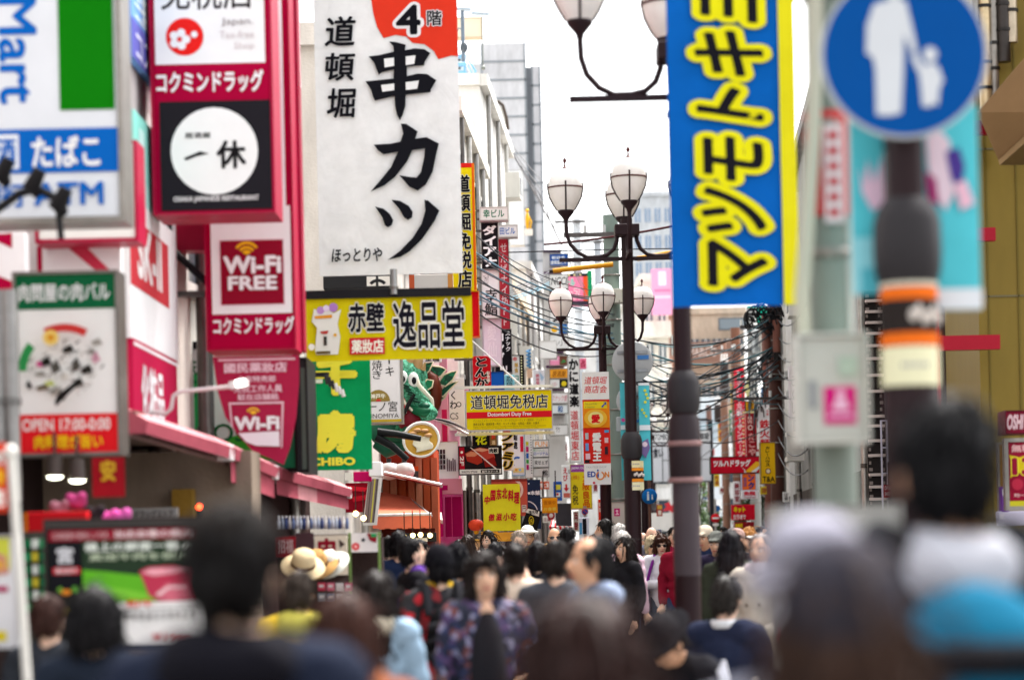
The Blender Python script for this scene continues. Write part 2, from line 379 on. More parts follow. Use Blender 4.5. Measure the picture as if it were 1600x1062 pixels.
# ------------------------------------------------------------------ buildings
def bld(name, label, p0, p1, side, h, col, w=6, rows=(), cols=0, near=0, win=('#3a4650', '#c9c6c0'), wsz=.7, pipes=0, acs=0, cornice=None, z0=0, shop=None, wallkind='wall', nearpipes=0, group='buildings along the street', bands=None):
    """footprint: facade p0 (near) to p1 (far); side -1 = mass lies to the left of it"""
    p0, p1 = Vector((*p0, 0)), Vector((*p1, 0)); e = (p1 - p0); L_ = e.length; e.normalize()
    root = thing(name, label, 'building', (p0.x, p0.y, 0), 0, group)
    n = Vector((e.y, -e.x, 0)) * (1 if side < 0 else -1)        # towards the street
    q = [Vector((0, 0, 0)), p1 - p0, p1 - p0 + Vector((side * w, 0, 0)), Vector((side * w, 0, 0))]
    wm = M(col, wallkind); W = MB()
    vs = [(a.x, a.y, z0) for a in q] + [(a.x, a.y, h) for a in q]
    fl = (lambda f: f) if side < 0 else (lambda f: f[::-1])
    W.add(vs, [fl(f) for f in ((0, 1, 5, 4), (1, 2, 6, 5), (2, 3, 7, 6), (3, 0, 4, 7), (4, 5, 6, 7))], wm)
    W.build('wall', root)
    C = MB(); cm = M(cornice or col, 'wall'); rz = math.atan2(e.y, e.x)
    C.obox(e * (L_ / 2) + n * .06 + Vector((0, 0, h)), (L_ + .1, .22, .25), rz, cm)
    C.box((min(0, side * w), -.13, h - .12), (max(0, side * w), .0, h + .13), cm)
    C.build('parapet', root)
    if bands:
        B = MB()
        for z in bands:
            B.obox(e * (L_ / 2) + n * .02 + Vector((0, 0, z)), (L_, .1, .12), rz, cm); B.box((min(0, side * w), -.06, z - .06), (max(0, side * w), .0, z + .06), cm)
        B.build('storey_band', root)
    fm, gm = M(win[1], 'paint'), M(win[0], 'glass')
    for (z, hh) in rows:
        for i in range(cols):
            c = e * (L_ * (i + .5) / cols); ww = L_ / cols * wsz
            f = MB()
            for dx, dz, sx, sz in ((-ww / 2, 0, .07, hh), (ww / 2, 0, .07, hh), (0, hh / 2, ww, .07), (0, -hh / 2, ww + .1, .09), (0, 0, .05, hh)):
                f.obox(c + e * dx + n * .03 + Vector((0, 0, z + dz)), (sx, .1, sz), rz, fm)
            fo = f.build('window', root); g = MB(); g.obox(c + n * .012 + Vector((0, 0, z)), (ww, .02, hh), rz, gm); g.build('pane', fo)
        for i in range(near):
            c = Vector((side * w * (i + .5) / near, 0, z)); ww = w / near * wsz; f = MB()
            for dx, dz, sx, sz in ((-ww / 2, 0, .07, hh), (ww / 2, 0, .07, hh), (0, hh / 2, ww, .07), (0, -hh / 2, ww + .1, .1), (0, 0, .05, hh)):
                f.obox(c + Vector((dx, -.04, dz)), (sx, .12, sz), 0, fm)
            fo = f.build('window', root); g = MB(); g.obox(c + Vector((0, -.01, 0)), (ww, .016, hh), 0, gm); g.build('pane', fo)
    rnd = random.Random(int(h * 100 + p0.y * 7))
    for i in range(pipes):
        P = MB(); x = L_ * (i + .35) / pipes; c = e * x + n * .1
        P.cyl(c + Vector((0, 0, .1)), c + Vector((0, 0, h - .1)), .05, M(rnd.choice(['#8f8c88', '#5a5552', '#b5b2ac']), 'metal'), 8)
        for z in (1, 2.5, 4, 5.5, 7):
            if z < h: P.cyl(c + Vector((0, 0, z)), c + Vector((0, 0, z + .06)), .062, M('#55504c', 'metal'), 8)
        P.build('downpipe', root)
    for i in range(nearpipes):
        P = MB(); c = Vector((side * (.12 + .22 * i), -.08, 0))
        P.cyl(c + Vector((0, 0, .1)), c + Vector((0, 0, h - .1)), .045, M(['#6a6663', '#b7b4ae', '#3b3836'][i % 3], 'metal'), 8); P.build('downpipe', root)
    for i in range(acs):
        A = MB(); c = e * (L_ * rnd.uniform(.1, .9)) + n * .3 + Vector((0, 0, rnd.uniform(3, max(3.2, h - 1))))
        A.obox(c, (.8, .35, .6), rz, M('#cfccc4', 'paint')); A.obox(c + n * .18, (.4, .02, .4), rz, M('#55565a', 'metal')); A.build('air_conditioner', root)
    if shop:
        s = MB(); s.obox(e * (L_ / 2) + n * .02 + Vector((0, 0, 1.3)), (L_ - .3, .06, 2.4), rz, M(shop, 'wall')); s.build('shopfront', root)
    return root
def px(p, d): return (gx(p, d), d)

# left row, near to far
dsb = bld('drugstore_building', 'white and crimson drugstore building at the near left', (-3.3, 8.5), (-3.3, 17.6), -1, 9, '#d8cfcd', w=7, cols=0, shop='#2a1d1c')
m = MB(); m.box((.001, 15.32 - 8.5, 2.5), (.83, 17.6 - 8.5, 6.6), M('#e6e0de', 'wall')); m.build('fascia_box', dsb)
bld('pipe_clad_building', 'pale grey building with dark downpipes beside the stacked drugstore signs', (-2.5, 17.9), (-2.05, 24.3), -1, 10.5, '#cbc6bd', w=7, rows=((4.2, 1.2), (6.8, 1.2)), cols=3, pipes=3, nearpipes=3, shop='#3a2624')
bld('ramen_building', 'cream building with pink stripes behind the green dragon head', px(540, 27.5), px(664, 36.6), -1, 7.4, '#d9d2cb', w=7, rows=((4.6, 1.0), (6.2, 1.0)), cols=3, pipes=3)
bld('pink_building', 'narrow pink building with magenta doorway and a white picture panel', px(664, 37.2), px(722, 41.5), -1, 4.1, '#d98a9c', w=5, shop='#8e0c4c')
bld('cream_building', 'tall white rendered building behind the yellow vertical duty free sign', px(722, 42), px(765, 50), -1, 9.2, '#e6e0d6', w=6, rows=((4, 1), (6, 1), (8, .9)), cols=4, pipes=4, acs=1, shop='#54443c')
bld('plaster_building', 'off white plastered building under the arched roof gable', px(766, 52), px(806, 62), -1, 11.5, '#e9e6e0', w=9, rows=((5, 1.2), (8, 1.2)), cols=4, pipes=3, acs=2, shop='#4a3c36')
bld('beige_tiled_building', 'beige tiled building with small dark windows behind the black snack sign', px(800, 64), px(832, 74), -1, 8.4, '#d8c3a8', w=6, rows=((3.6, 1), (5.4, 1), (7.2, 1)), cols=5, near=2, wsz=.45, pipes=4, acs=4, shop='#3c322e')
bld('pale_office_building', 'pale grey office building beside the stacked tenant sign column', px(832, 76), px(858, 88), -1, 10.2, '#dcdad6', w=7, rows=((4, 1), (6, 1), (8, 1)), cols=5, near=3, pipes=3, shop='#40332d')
bld('white_shop_building', 'white shop building with roof rail above the yellow outlet sign', px(876, 90), px(905, 110), -1, 9.0, '#e0dedb', w=6, rows=((4, 1.2), (6.5, 1.2)), cols=5, near=2, acs=3)
bld('roof_sign_building', 'white low building with blue katakana letters behind the lamp globes', px(962, 128), px(985, 150), -1, 12.2, '#d9d8d4', w=5.5, rows=((5, 1.2), (8, 1.2)), cols=4, near=2)
bld('distant_white_block', 'distant white block at the left end of the street', px(985, 150), px(1000, 170), -1, 8.0, '#e2e1de', w=9, rows=((3, 1), (5.5, 1)), cols=3, near=5)
# grey panel tower
tw = thing('panel_tower', 'tall grey tower of flat metal panels rising behind the left row', 'building', (gx(838, 122), 122, 0), 0, 'buildings along the street')
def panel_face(x0, x1, y0, y1, z1, ph, col):
    m = MB(); m.box((x0, y0, 0), (x1, y1, z1), M(col, 'wall')); m.build('wall', tw)
    j = MB(); z = z1 - ph
    while z > 2: j.box((x0, y0 - .03, z - .05), (x1, y0 - .002, z + .05), M('#8f959a', 'paint')); z -= ph
    for x in (x0 + .03, x1 - .03): j.box((x - .05, y0 - .03, 0), (x + .05, y0 - .002, z1), M('#8f959a', 'paint'))
    j.build('panel_joints', tw)
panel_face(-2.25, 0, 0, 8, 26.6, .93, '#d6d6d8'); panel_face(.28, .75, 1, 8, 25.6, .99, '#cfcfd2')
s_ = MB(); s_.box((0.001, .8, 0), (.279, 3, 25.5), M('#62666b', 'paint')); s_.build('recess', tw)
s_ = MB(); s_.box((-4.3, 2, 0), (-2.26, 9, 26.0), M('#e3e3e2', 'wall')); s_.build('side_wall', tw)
# arched gable building
ar = thing('arched_gable_house', 'white house with an arched gable and a strip of glass blocks', 'building', (gx(792, 84), 84, 0), 0, 'buildings along the street')
k = 84 / F; zt = zz(172, 84)
m = MB(); m.prism([(-.9, 0), (.32, 0), (.32, zt - .6)] + [(.32 - .4 * (1 - math.cos(a * math.pi / 16)), zt - .6 + .85 * math.sin(a * math.pi / 16)) for a in range(1, 9)] + [(-.25, zt + .25), (-.25, zt - .55), (-.9, zt - .55)], 0, 6, M('#ece9e3', 'wall')); m.build('wall', ar)
m = MB(); m.box((-.36, -.12, zt - 1.15), (.0, -.002, zt - .2), M('#cdb596', 'wall')); m.build('beige_pier', ar)
m = MB(); m.box((-.27, -.06, zt - 4.4), (.0, -.002, zt - 1.17), M('#7e8f97', 'glass'))
for i in range(14): m.box((-.27, -.075, zt - 4.4 + i * .235), (.0, -.061, zt - 4.37 + i * .235), M('#55646c'))
m.build('glass_block_strip', ar)
m = MB(); m.tube([(.02, -.1, zt + .3), (.2, -.1, zt + .15), (.32, -.1, zt - .3), (.36, -.1, zt - .7)], .06, M('#4a4038'), 8); m.build('gable_trim', ar)
m = MB(); m.box((-3.0, 1, 0), (-.92, 6, zt - .55), M('#e6e7e8', 'wall')); m.box((-1.8, .9, zt - 3.2), (-.93, .998, zt - 1.7), M('#c3cfdd', 'wall')); m.build('side_wing', ar)
m = MB(); m.box((-3.1, .8, zt - .54), (-.37, 1.2, zt - .44), M('#b09a80')); m.build('eaves_rail', ar)
# blue lattice stair tower
bt = thing('blue_stair_tower', 'pale blue steel stair tower on a rooftop left of the panel tower', 'tower', at(728, 200, 62), 0)
kk = 62 / F; bm_ = M('#7fb4d8', 'paint'); hh_ = 118 * kk
m = MB()
for x in (-18, 0, 16): m.box((x * kk - .02, -.02, -9), (x * kk + .02, .02, hh_ - (max(0, x) * 1.7 * kk)), bm_)
m.build('post', bt)
for i in range(9):
    z = hh_ * (1 - i / 9) - .05; f = MB()
    f.box((-18 * kk, -.03, z - .09), (2 * kk, .5, z), bm_); f.box((-18 * kk, .0, z - .2), (0, .02, z - .1), M('#c4d4de')); f.box((-14 * kk + (i % 3) * .05, -.02, z - .17), (-6 * kk, -.005, z - .12), M('#4c5357')); f.build('landing', bt)
    f = MB(); f.tube([(0, 0, z), (17 * kk, .3, z - 24 * kk)], .035, bm_, 6); f.tube([(2 * kk, 0, z - .06), (17 * kk, .3, z - 31 * kk)], .02, M('#e8eef2'), 6); f.build('stair_rail', bt)
m = MB(); m.box((-20 * kk, -.1, -9), (17 * kk, 3, -.02), M('#eeeae4', 'wall')); m.build('base_wall', bt)
an = thing('roof_aerial', 'grey roof aerial with two bar antennas above the blue stair tower', 'antenna', at(724, 90, 61.5))
m = MB(); m.cyl((0, 0, -.1), (0, 0, 72 * 61.5 / F), .05, M('#6d7882', 'metal'), 8); m.build('mast', an)
for x0, x1, z in ((-15, 14, 78), (14, 42, 70)):
    m = MB(); m.cyl((x0 * .0163, 0, z * .0163 - .02), (x1 * .0163, 0, z * .0163 - .06), .055, M('#9aa4ac', 'metal'), 8); m.build('bar_antenna', an)
m = MB(); m.ball((.02, 0, .25), (.1, .1, .14), M('#4c5258')); m.tube([(-.2, 0, .0), (-.2, 0, .6), (-.1, 0, .75), (0, 0, .7)], .02, M('#6d7882', 'metal'), 6); m.build('junction_box', an)
rt = sign('rooftop_hoarding', 'cream blank rooftop hoarding behind the aerial', 'hoarding', (700, 31, 752, 60), 66, '#e3d3ba', th=.3, fr='#c9b394', fw=2)
mst = thing('lightning_rod', 'thin rooftop rod standing against the white sky', 'mast', at(755, 106, 64)); m = MB(); m.cyl((0, 0, 0), (0, 0, 130 * 64 / F), .018, M('#7d8078', 'metal'), 6); m.ball((0, 0, 0), .06, M('#7d8078', 'metal')); m.build('rod', mst)
# far end
def tower(name, label, x0, x1, ytop, d, col, cols, rowh, ww=.55, hfrac=.5, gcol='#6f8296', balc=None, dep=14):
    X0, X1, zt = gx(x0, d), gx(x1, d), zz(ytop, d)
    r = thing(name, label, 'building', (X0, d, 0), 0, 'buildings far down the street'); W = X1 - X0
    m = MB(); m.box((0, 0, 0), (W, dep, zt), M(col, 'wall')); m.build('wall', r)
    m = MB(); m.box((-.2, -.2, zt), (W + .2, dep, zt + .5), M(col, 'wall')); m.build('parapet', r)
    z = zt - rowh * .7
    while z > 4:
        for i in range(cols):
            cx = W * (i + .5) / cols; a = W / cols * ww / 2; m = MB()
            m.box((cx - a, -.06, z - rowh * hfrac / 2), (cx + a, -.002, z + rowh * hfrac / 2), M(gcol, 'glass')); wo = m.build('window', r)
            f = MB(); f.box((cx - .05, -.1, z - rowh * hfrac / 2), (cx + .05, -.062, z + rowh * hfrac / 2), M('#d8d8d4')); f.build('mullion', wo)
        if balc:
            m = MB(); m.box((-.3, -balc, z - rowh * .62), (W + .1, -.11, z - rowh * .25), M(col, 'wall')); m.build('balcony', r)
        z -= rowh
    return r
tower('hotel_tower', 'tall pale hotel tower with rows of blue windows in the far distance', 1000, 1062, 312, 260, '#cfd3d6', 4, 2.9, gcol='#7e97b5')
tower('apartment_block', 'white apartment block with deep concrete balconies far down the street', 1012, 1052, 445, 155, '#dcd6ca', 2, 2.75, balc=1.1, gcol='#5d666e')
tower('apartment_block', 'cream apartment block stepped lower beside the deep balcony block', 985, 1014, 480, 165, '#d8d4cc', 2, 2.8, balc=.8, gcol='#66707a')
tower('brick_block', 'terracotta coloured block behind the deep balcony block', 1052, 1075, 500, 170, '#b98d7c', 2, 2.9, gcol='#5b5652')
tower('department_block', 'brown and beige department block behind the overhead cables', 1066, 1170, 498, 185, '#c7b6a2', 6, 3.6, ww=.8, hfrac=.35, gcol='#4b5560')
sign('facade_fascia', 'brown fascia with pale roman letters on the department block', 'sign', (1064, 535, 1155, 566), 184.2, '#8b6f62', [T('MARCO', 1075, 543, 1120, 557, '#cfc6bf', .02)], th=.4, fr='#a98f80', fw=1)
sign('roof_hoarding', 'dark framed roof hoarding on top of the department block', 'hoarding', (1124, 498, 1170, 514), 183.8, '#7c8990', [], th=.5, fr='#586067', fw=1.5)
sign('pink_wall_banner', 'large pink and white banner hanging on the far apartment block', 'banner', (1018, 420, 1052, 492), 153, '#e79ab8', [Rc(1029, 424, 1041, 446, '#f2d3df'), Rc(1022, 452, 1048, 456, '#d9749c'), Rc(1022, 462, 1048, 466, '#efc3d4')], th=.2)
bld('white_annex', 'low white building at the end of the street behind the utility poles', (gx(1160, 135), 135), (gx(1172, 150), 150), -1, 6.5, '#e4e4e2', w=7.5, rows=((3, 1.2), (5, 1.2)), cols=2, near=4)
sign('distant_wall_banner', 'large pale blue print on the white annex wall', 'banner', (1082, 620, 1138, 830), 134.4, '#d3dbe0', [Rc(1092, 640, 1125, 690, '#b3c0c9'), Ci(1108, 740, 14, '#9fb0bb'), Rc(1090, 780, 1130, 800, '#e7ebee')], th=.2)
# right row, far to near
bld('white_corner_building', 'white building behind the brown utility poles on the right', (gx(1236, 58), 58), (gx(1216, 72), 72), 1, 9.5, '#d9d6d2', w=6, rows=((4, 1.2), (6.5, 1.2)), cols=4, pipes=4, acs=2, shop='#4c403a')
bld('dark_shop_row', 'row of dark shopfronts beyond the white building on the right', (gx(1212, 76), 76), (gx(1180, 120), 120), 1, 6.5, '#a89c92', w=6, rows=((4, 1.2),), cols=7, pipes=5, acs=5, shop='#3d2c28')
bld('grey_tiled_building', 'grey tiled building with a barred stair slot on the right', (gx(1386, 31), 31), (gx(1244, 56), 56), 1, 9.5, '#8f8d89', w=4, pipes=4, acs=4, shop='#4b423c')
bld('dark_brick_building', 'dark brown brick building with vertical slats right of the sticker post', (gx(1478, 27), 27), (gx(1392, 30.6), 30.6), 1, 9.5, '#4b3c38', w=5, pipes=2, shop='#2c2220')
oc = bld('ochre_building', 'ochre panelled building with a brown canopy at the right edge', (gx(1537, 24), 24), (gx(1484, 26.8), 26.8), 1, 9.5, '#7f6b2c', w=9, wallkind='paint')
k = 24 / F; m = MB()
for p_ in (1553, 1600): m.box((gx(p_, 24) - gx(1537, 24) - .008, -.012, 0), (gx(p_, 24) - gx(1537, 24) + .008, -.003, 9), M('#6b5c24'))
for zp in (480, 250): m.box((0, -.012, zz(zp, 24) - .008), (9, -.003, zz(zp, 24) + .008), M('#6f684c'))
m.build('panel_joints', oc)
can = thing('angular_canopy', 'brown folded metal canopy projecting from the ochre building', 'canopy', at(1560, 180, 22.5))
def cp(p, q, d): v = at(p, q, d) - at(1560, 180, 22.5); return (v.x, v.y, v.z)
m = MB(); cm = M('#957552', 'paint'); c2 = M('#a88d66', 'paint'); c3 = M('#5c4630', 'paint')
A, B, C, D, E_, G_ = (1527, 176), (1640, 45), (1640, 175), (1560, 250), (1640, 226), (1572, 262)
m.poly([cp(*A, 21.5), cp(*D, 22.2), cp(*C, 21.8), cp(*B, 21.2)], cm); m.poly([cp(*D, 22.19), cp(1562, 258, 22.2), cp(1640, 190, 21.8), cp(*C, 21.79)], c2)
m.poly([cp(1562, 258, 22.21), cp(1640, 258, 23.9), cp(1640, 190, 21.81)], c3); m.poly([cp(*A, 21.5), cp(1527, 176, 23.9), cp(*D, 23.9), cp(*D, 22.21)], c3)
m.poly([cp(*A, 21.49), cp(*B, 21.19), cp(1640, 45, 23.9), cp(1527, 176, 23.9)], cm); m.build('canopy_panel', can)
for i, (x, r_, c_, zt_) in enumerate(((1556, .06, '#c9b48e', -40), (1570, .045, '#8c8780', -40), (1543, .04, '#8c8780', -40), (1585, .07, '#3a3532', -40), (1598, .06, '#b4a690', -40))):
    o = thing('exhaust_duct', ['tan exhaust duct beside the blue round sign', 'thin grey exhaust duct between tan and black ducts', 'thin grey duct nearest the blue round sign', 'black exhaust duct above the brown canopy', 'beige exhaust duct at the far right edge'][i], 'duct', (gx(x, 23.7), 23.7, zz(205 - i * 30, 23.7)), 0, 'exhaust ducts above the canopy')
    m = MB(); m.cyl((0, 0, 0), (0, 0, 2.2), r_, M(c_, 'metal'), 14); m.build('pipe', o); m = MB()
    for z in (.3, .55, 1.1): m.cyl((0, 0, z), (0, 0, z + .03), r_ + .012, M('#2b2826', 'metal'), 14)
    m.build('clamp', o)
# barred stair slot, slats and red beams
st = thing('stair_screen', 'barred stair screen of white treads and dark chequer bars on the grey building', 'screen', at(1368, 640, 30.8)); k = 30.8 / F
m = MB(); m.box((-14 * k, 0, -1.6), (14 * k, .04, 1.7), M('#2a2422')); m.build('recess', st)
for y in (440, 451, 470, 487, 504, 521, 540, 560, 586, 611, 650, 665, 688, 711, 741, 760, 779):
    z = (640 - y) * k; m = MB(); m.box((-13 * k, -.07, z - .02), (13 * k, -.002, z + .015), M('#d8c8c0')); m.build('tread', st)
m = MB()
for i in range(38):
    z = 1.6 - i * .085
    for s in (-12, 7): m.box((s * k, -.03, z), ((s + 5 - (i % 2) * 2) * k, -.0021, z + .04), M('#8d827c'))
m.build('chequer_bar', st)
ft = thing('shop_door_frame', 'thin white door frame with a red open sign beside the stair screen', 'door frame', at(1381, 730, 30.5)); k = 30.5 / F
m = MB()
for x in (-4, 5): m.box((x * k, -.02, -95 * k), ((x + 2) * k, .02, 72 * k), M('#d3cfe0'))
for z in (72, 30, -10): m.box((-4 * k, -.021, z * k), (7 * k, .021, (z + 2) * k), M('#d3cfe0'))
m.build('frame', ft)
sign('open_sign', 'small red open sign beside the stair screen', 'sign', (1381, 757, 1391, 777), 30.2, '#8f1420', [T('OPEN', 1382, 759, 1390, 765, '#f2e6e2'), T('SHOP', 1382, 768, 1390, 774, '#f2e6e2')], th=.03)
sl_ = thing('slatted_shutter', 'dark shutter of vertical slats between the red beams', 'shutter', at(1512, 520, 26.4)); k = 26.4 / F
m = MB()
for i in range(6): m.box(((-23 + i * 8) * k, -.03, -55 * k), ((-19 + i * 8) * k, .02, 140 * k), M('#1f1c1e'))
m.build('slat', sl_); m = MB(); m.box((-24 * k, .021, -56 * k), (25 * k, .05, 141 * k), M('#4a443f')); m.build('backing', sl_)
rb = thing('red_beam_frame', 'red steel frame of one upright and three projecting beams on the brown wall', 'steel frame', (gx(1472, 25.5), 25.5, 0)); k = 25.5 / F
m = MB(); m.box((-.012, -.03, 0), (.015, .03, 7), M('#a3152a')); m.build('upright', rb)
for (a, b, c, d_) in ((1474, 1560, 562, 583), (1530, 1557, 407, 426), (1530, 1551, 252, 272)):
    m = MB(); m.box(((a - 1472) * k, -2.0, zz(d_, 23.5)), ((a - 1472) * k + (b - a) * k, .02, zz(c, 23.5)), M('#a3152a')) if 0 else m.box(((a - 1472) * k, -.08, zz(d_, 25.4)), ((b - 1472) * k, .02, zz(c, 25.4)), M('#a3152a')); m.build('beam', rb)
rb.location.y = 23.6; rb.location.x = gx(1472, 23.6)

# ------------------------------------------------------------------ street lamps
def lamp_proto():
    r = thing('street_lamp', '', 'street lamp'); br = M('#26171a', 'paint'); tr = M('#4e2422', 'paint')
    m = MB(); m.cyl((0, 0, 0), (0, 0, 2.5), .088, br, 16); m.cyl((0, 0, 2.5), (0, 0, 5.0), .062, br, 16); m.build('post', r)
    m = MB(); m.lathe([(.2, 0), (.2, .25), (.14, .32), (.14, .8), (.1, .9)], br, n=16); m.build('base', r)
    m = MB(); m.lathe([(.097, 2.46), (.11, 2.5), (.114, 2.56), (.112, 2.66), (.1, 2.7), (.074, 2.74)], M('#2e2b2d'), n=20); m.build('collar', r)
    m = MB(); m.box((-.13, -.13, 4.81), (.13, .13, 4.93), br, .01); m.build('bracket', r)
    for ax in ('x', 'y'):
        m = MB(); m.box((-.72, -.022, 4.555), (.72, .022, 4.595), br) if ax == 'x' else m.box((-.022, -.72, 4.558), (.022, .72, 4.592), br); m.build('crossbar', r)
    for a in range(4):
        rot = Matrix.Rotation(a * math.pi / 2, 4, 'Z')
        P = [(.1, 0, 4.85), (.105, 0, 4.77), (.14, 0, 4.68), (.21, 0, 4.62), (.3, 0, 4.6), (.42, 0, 4.6), (.52, 0, 4.65), (.6, 0, 4.74), (.635, 0, 4.85), (.64, 0, 4.98)]
        m = MB(); m.tube([rot @ Vector(p) for p in P], .022, br, 8); m.build('arm', r)
        c = rot @ Vector((.64, 0, 0)); c = (c.x, c.y, 0)
        m = MB(); m.lathe([(.088, 5.10), (.125, 5.16), (.163, 5.24), (.18, 5.32), (.181, 5.37), (.165, 5.44), (.125, 5.5), (.06, 5.535), (.0, 5.54)], M('#f2ece6', 'opal'), c, 22); gl = m.build('globe', r)
        m = MB(); m.lathe([(.02, 4.97), (.03, 5.01), (.085, 5.075), (.09, 5.1), (.075, 5.101)], br, c, 16); m.build('cup', gl)
        m = MB(); m.lathe([(.181, 5.33), (.193, 5.33), (.193, 5.345), (.181, 5.345)], tr, c, 22)
        for q in range(4):
            an_ = q * math.pi / 2; dx, dy = math.cos(an_), math.sin(an_)
            m.tube([(c[0] + dx * rr, c[1] + dy * rr, z) for rr, z in ((.092, 5.1), (.13, 5.16), (.168, 5.24), (.186, 5.33), (.183, 5.39))], .009, br, 6)
        m.build('cage', gl)
        m = MB(); m.lathe([(.07, 5.525), (.062, 5.54), (.03, 5.55), (.012, 5.565), (.008, 5.6), (.02, 5.62), (.02, 5.635), (.003, 5.66)], tr, c, 12); m.build('finial', gl)
    return r
LP = lamp_proto(); lamps = []
LL = ['brown street lamp carrying the round blue footpath sign', 'brown street lamp carrying the long blue vertical banner', 'brown street lamp with orange sticker band and disc sign backs at centre',
      'brown street lamp holding the red and white shop banner', 'first far lamp showing its globe right of the teal banner', 'second far lamp stepping away beyond the teal banner', 'third far lamp stepping away beyond the teal banner', 'farthest of the lamps beyond the teal banner']
for i, (p, d) in enumerate(((1428, 8), (1073, 16.2), (990, 25.6), (948, 37.9), (1008, 60), (1013, 69), (1020, 80), (1024, 96))):
    o = LP if i == 0 else copy_tree(LP); o.location = (gx(p, d), d, 0); o['label'] = LL[i]; o['group'] = 'street lamps along the street'; lamps.append(o)

# ------------------------------------------------------------------ utility poles and cables
def pole(label, p, d, r, top, col, arms=(), name='utility_pole', group='utility poles'):
    o = thing(name, label, 'utility pole', (gx(p, d), d, 0), 0, group); h = zz(top, d)
    m = MB(); m.tube([(0, 0, 0), (0, 0, h * .5), (0, 0, h)], [r, r * .93, r * .85], M(col, 'paint'), 16); m.build('shaft', o)
    for i in range(6): m = MB(); z = h * (.3 + .11 * i); m.lathe([(r * .98, z), (r * 1.04, z), (r * 1.04, z + .03), (r * .98, z + .03)], M('#8c8780', 'metal'), n=16); m.build('strap', o)
    for (y, L_, hh) in arms:
        m = MB(); z = zz(y, d); m.box((-L_, -r - .09, z - hh / 2), (L_ * .4, -r - .01, z + hh / 2), M('#55504e', 'metal'))
        for j in range(4):
            x = -L_ * .95 + j * L_ * .4; m.cyl((x, -r - .05, z + hh / 2), (x, -r - .05, z + hh / 2 + .14), .035, M('#cfd0ce'), 8)
        m.build('crossarm', o)
    return o
up = pole('thick grey green utility pole with a grey cabinet at the right', 1308, 8.6, .083, -260, '#7c857c')
pole('weathered green utility pole behind the central street lamp', 965, 46, .17, 340, '#7f8f86', ((372, .9, .08),))
pole('dark brown utility pole tangled with cables before the white building', 1217, 55, .17, 470, '#4d2f29', ((478, .8, .1), (602, .9, .06), (632, 1.0, .06)))
pole('reddish brown pole standing left of the cable tangled pole', 1205, 62, .15, 500, '#6b3d34', ((520, .7, .08),))
pole('grey pole carrying the ribbed transformer', 1182, 74, .17, 490, '#8e8f8d', ((556, .6, .1),))
pole('brown pole behind the red vertical banner on the right', 1156, 84, .2, 520, '#75503f', ((556, .9, .08),))
pole('slim brown pole with a dark cylinder transformer', 1136, 96, .16, 540, '#8a6553', ((600, .8, .07),))
pole('thin brown pole right of the no entry sign', 1112, 110, .15, 640, '#7a5a50')
pole('pale grey utility pole in the sky behind the left lamp globe', 912, 98, .2, 345, '#b4b8bc', ((350, .9, .1), (410, 1.2, .09)))
pole('pale grey utility pole in the sky right of the central lamp', 944, 120, .22, 378, '#a9aeb4', ((382, .8, .1),))
tr = thing('transformer', 'grey ribbed transformer box high on the grey pole', 'transformer', at(1186, 532, 73.4)); k = 73.4 / F
m = MB(); m.box((-10 * k, -.3, -20 * k), (9 * k, .25, 16 * k), M('#aeb4b5'), .04); m.build('tank', tr)
m = MB()
for i in range(9): m.box(((-8 + i * 2) * k, -.38, -17 * k), ((-7.2 + i * 2) * k, -.301, 12 * k), M('#8f9698'))
m.build('cooling_fin', tr); m = MB()
for i in range(3): m.lathe([(.06, 16 * k), (.09, 18 * k), (.05, 21 * k), (.08, 23 * k), (.03, 27 * k)], M('#dcdcd8'), ((-7 + i * 5) * k, 0, 0), 10)
m.build('bushing', tr); m = MB(); m.box((-14 * k, .0, -25 * k), (10 * k, .2, -21 * k), M('#7d8283', 'metal')); m.build('platform', tr)
for (p, y0, y1, d, lab) in ((1133, 565, 620, 95, 'dark cylinder transformer with three white insulators'), (1123, 632, 660, 100, 'short dark cylinder transformer below the one with white insulators')):
    o = thing('pole_transformer', lab, 'transformer', at(p, y1, d)); k = d / F; h = (y1 - y0) * k
    m = MB(); m.lathe([(0, 0), (6.5 * k, .02), (6.8 * k, .1), (6.8 * k, h - .1), (5.5 * k, h), (0, h)], M('#352a27'), n=18); m.build('tank', o); m = MB()
    for i in (-4, 0, 4): m.lathe([(1.4 * k, h), (2 * k, h + 4 * k), (1 * k, h + 8 * k), (1.6 * k, h + 10 * k), (.4 * k, h + 13 * k)], M('#e6e4e0'), (i * k, 0, 0), 8)
    m.build('insulator', o)
for i, (p, y0, y1, d, c) in enumerate(((1199, 505, 550, 54.6, '#6f453b'), (1214, 500, 550, 54.2, '#7a4c40'))):
    o = thing('cable_sleeve', ['left brown cable sleeve beside the tangled pole', 'right brown cable sleeve fixed on the tangled pole'][i], 'sleeve', at(p, y1, d)); k = d / F
    m = MB(); m.cyl((0, 0, 0), (0, 0, (y1 - y0) * k), 6 * k, M(c), 14); m.cyl((0, 0, -12 * k), (0, 0, -.001), 5.5 * k, M('#1d1a1a'), 14); m.build('sleeve', o)
def cable(a, b, sag, r, col, label, group):
    A, B = at(*a), at(*b); P = []
    for i in range(13):
        t = i / 12; p = A.lerp(B, t); p.z -= sag * 4 * t * (1 - t); P.append(p - A)
    m = MB(); m.tube(P, r, M(col, 'paint'), 5, False); o = m.build('overhead_cable'); o.location = A
    return tag(o, label, 'cable', group)
rnd = random.Random(3)
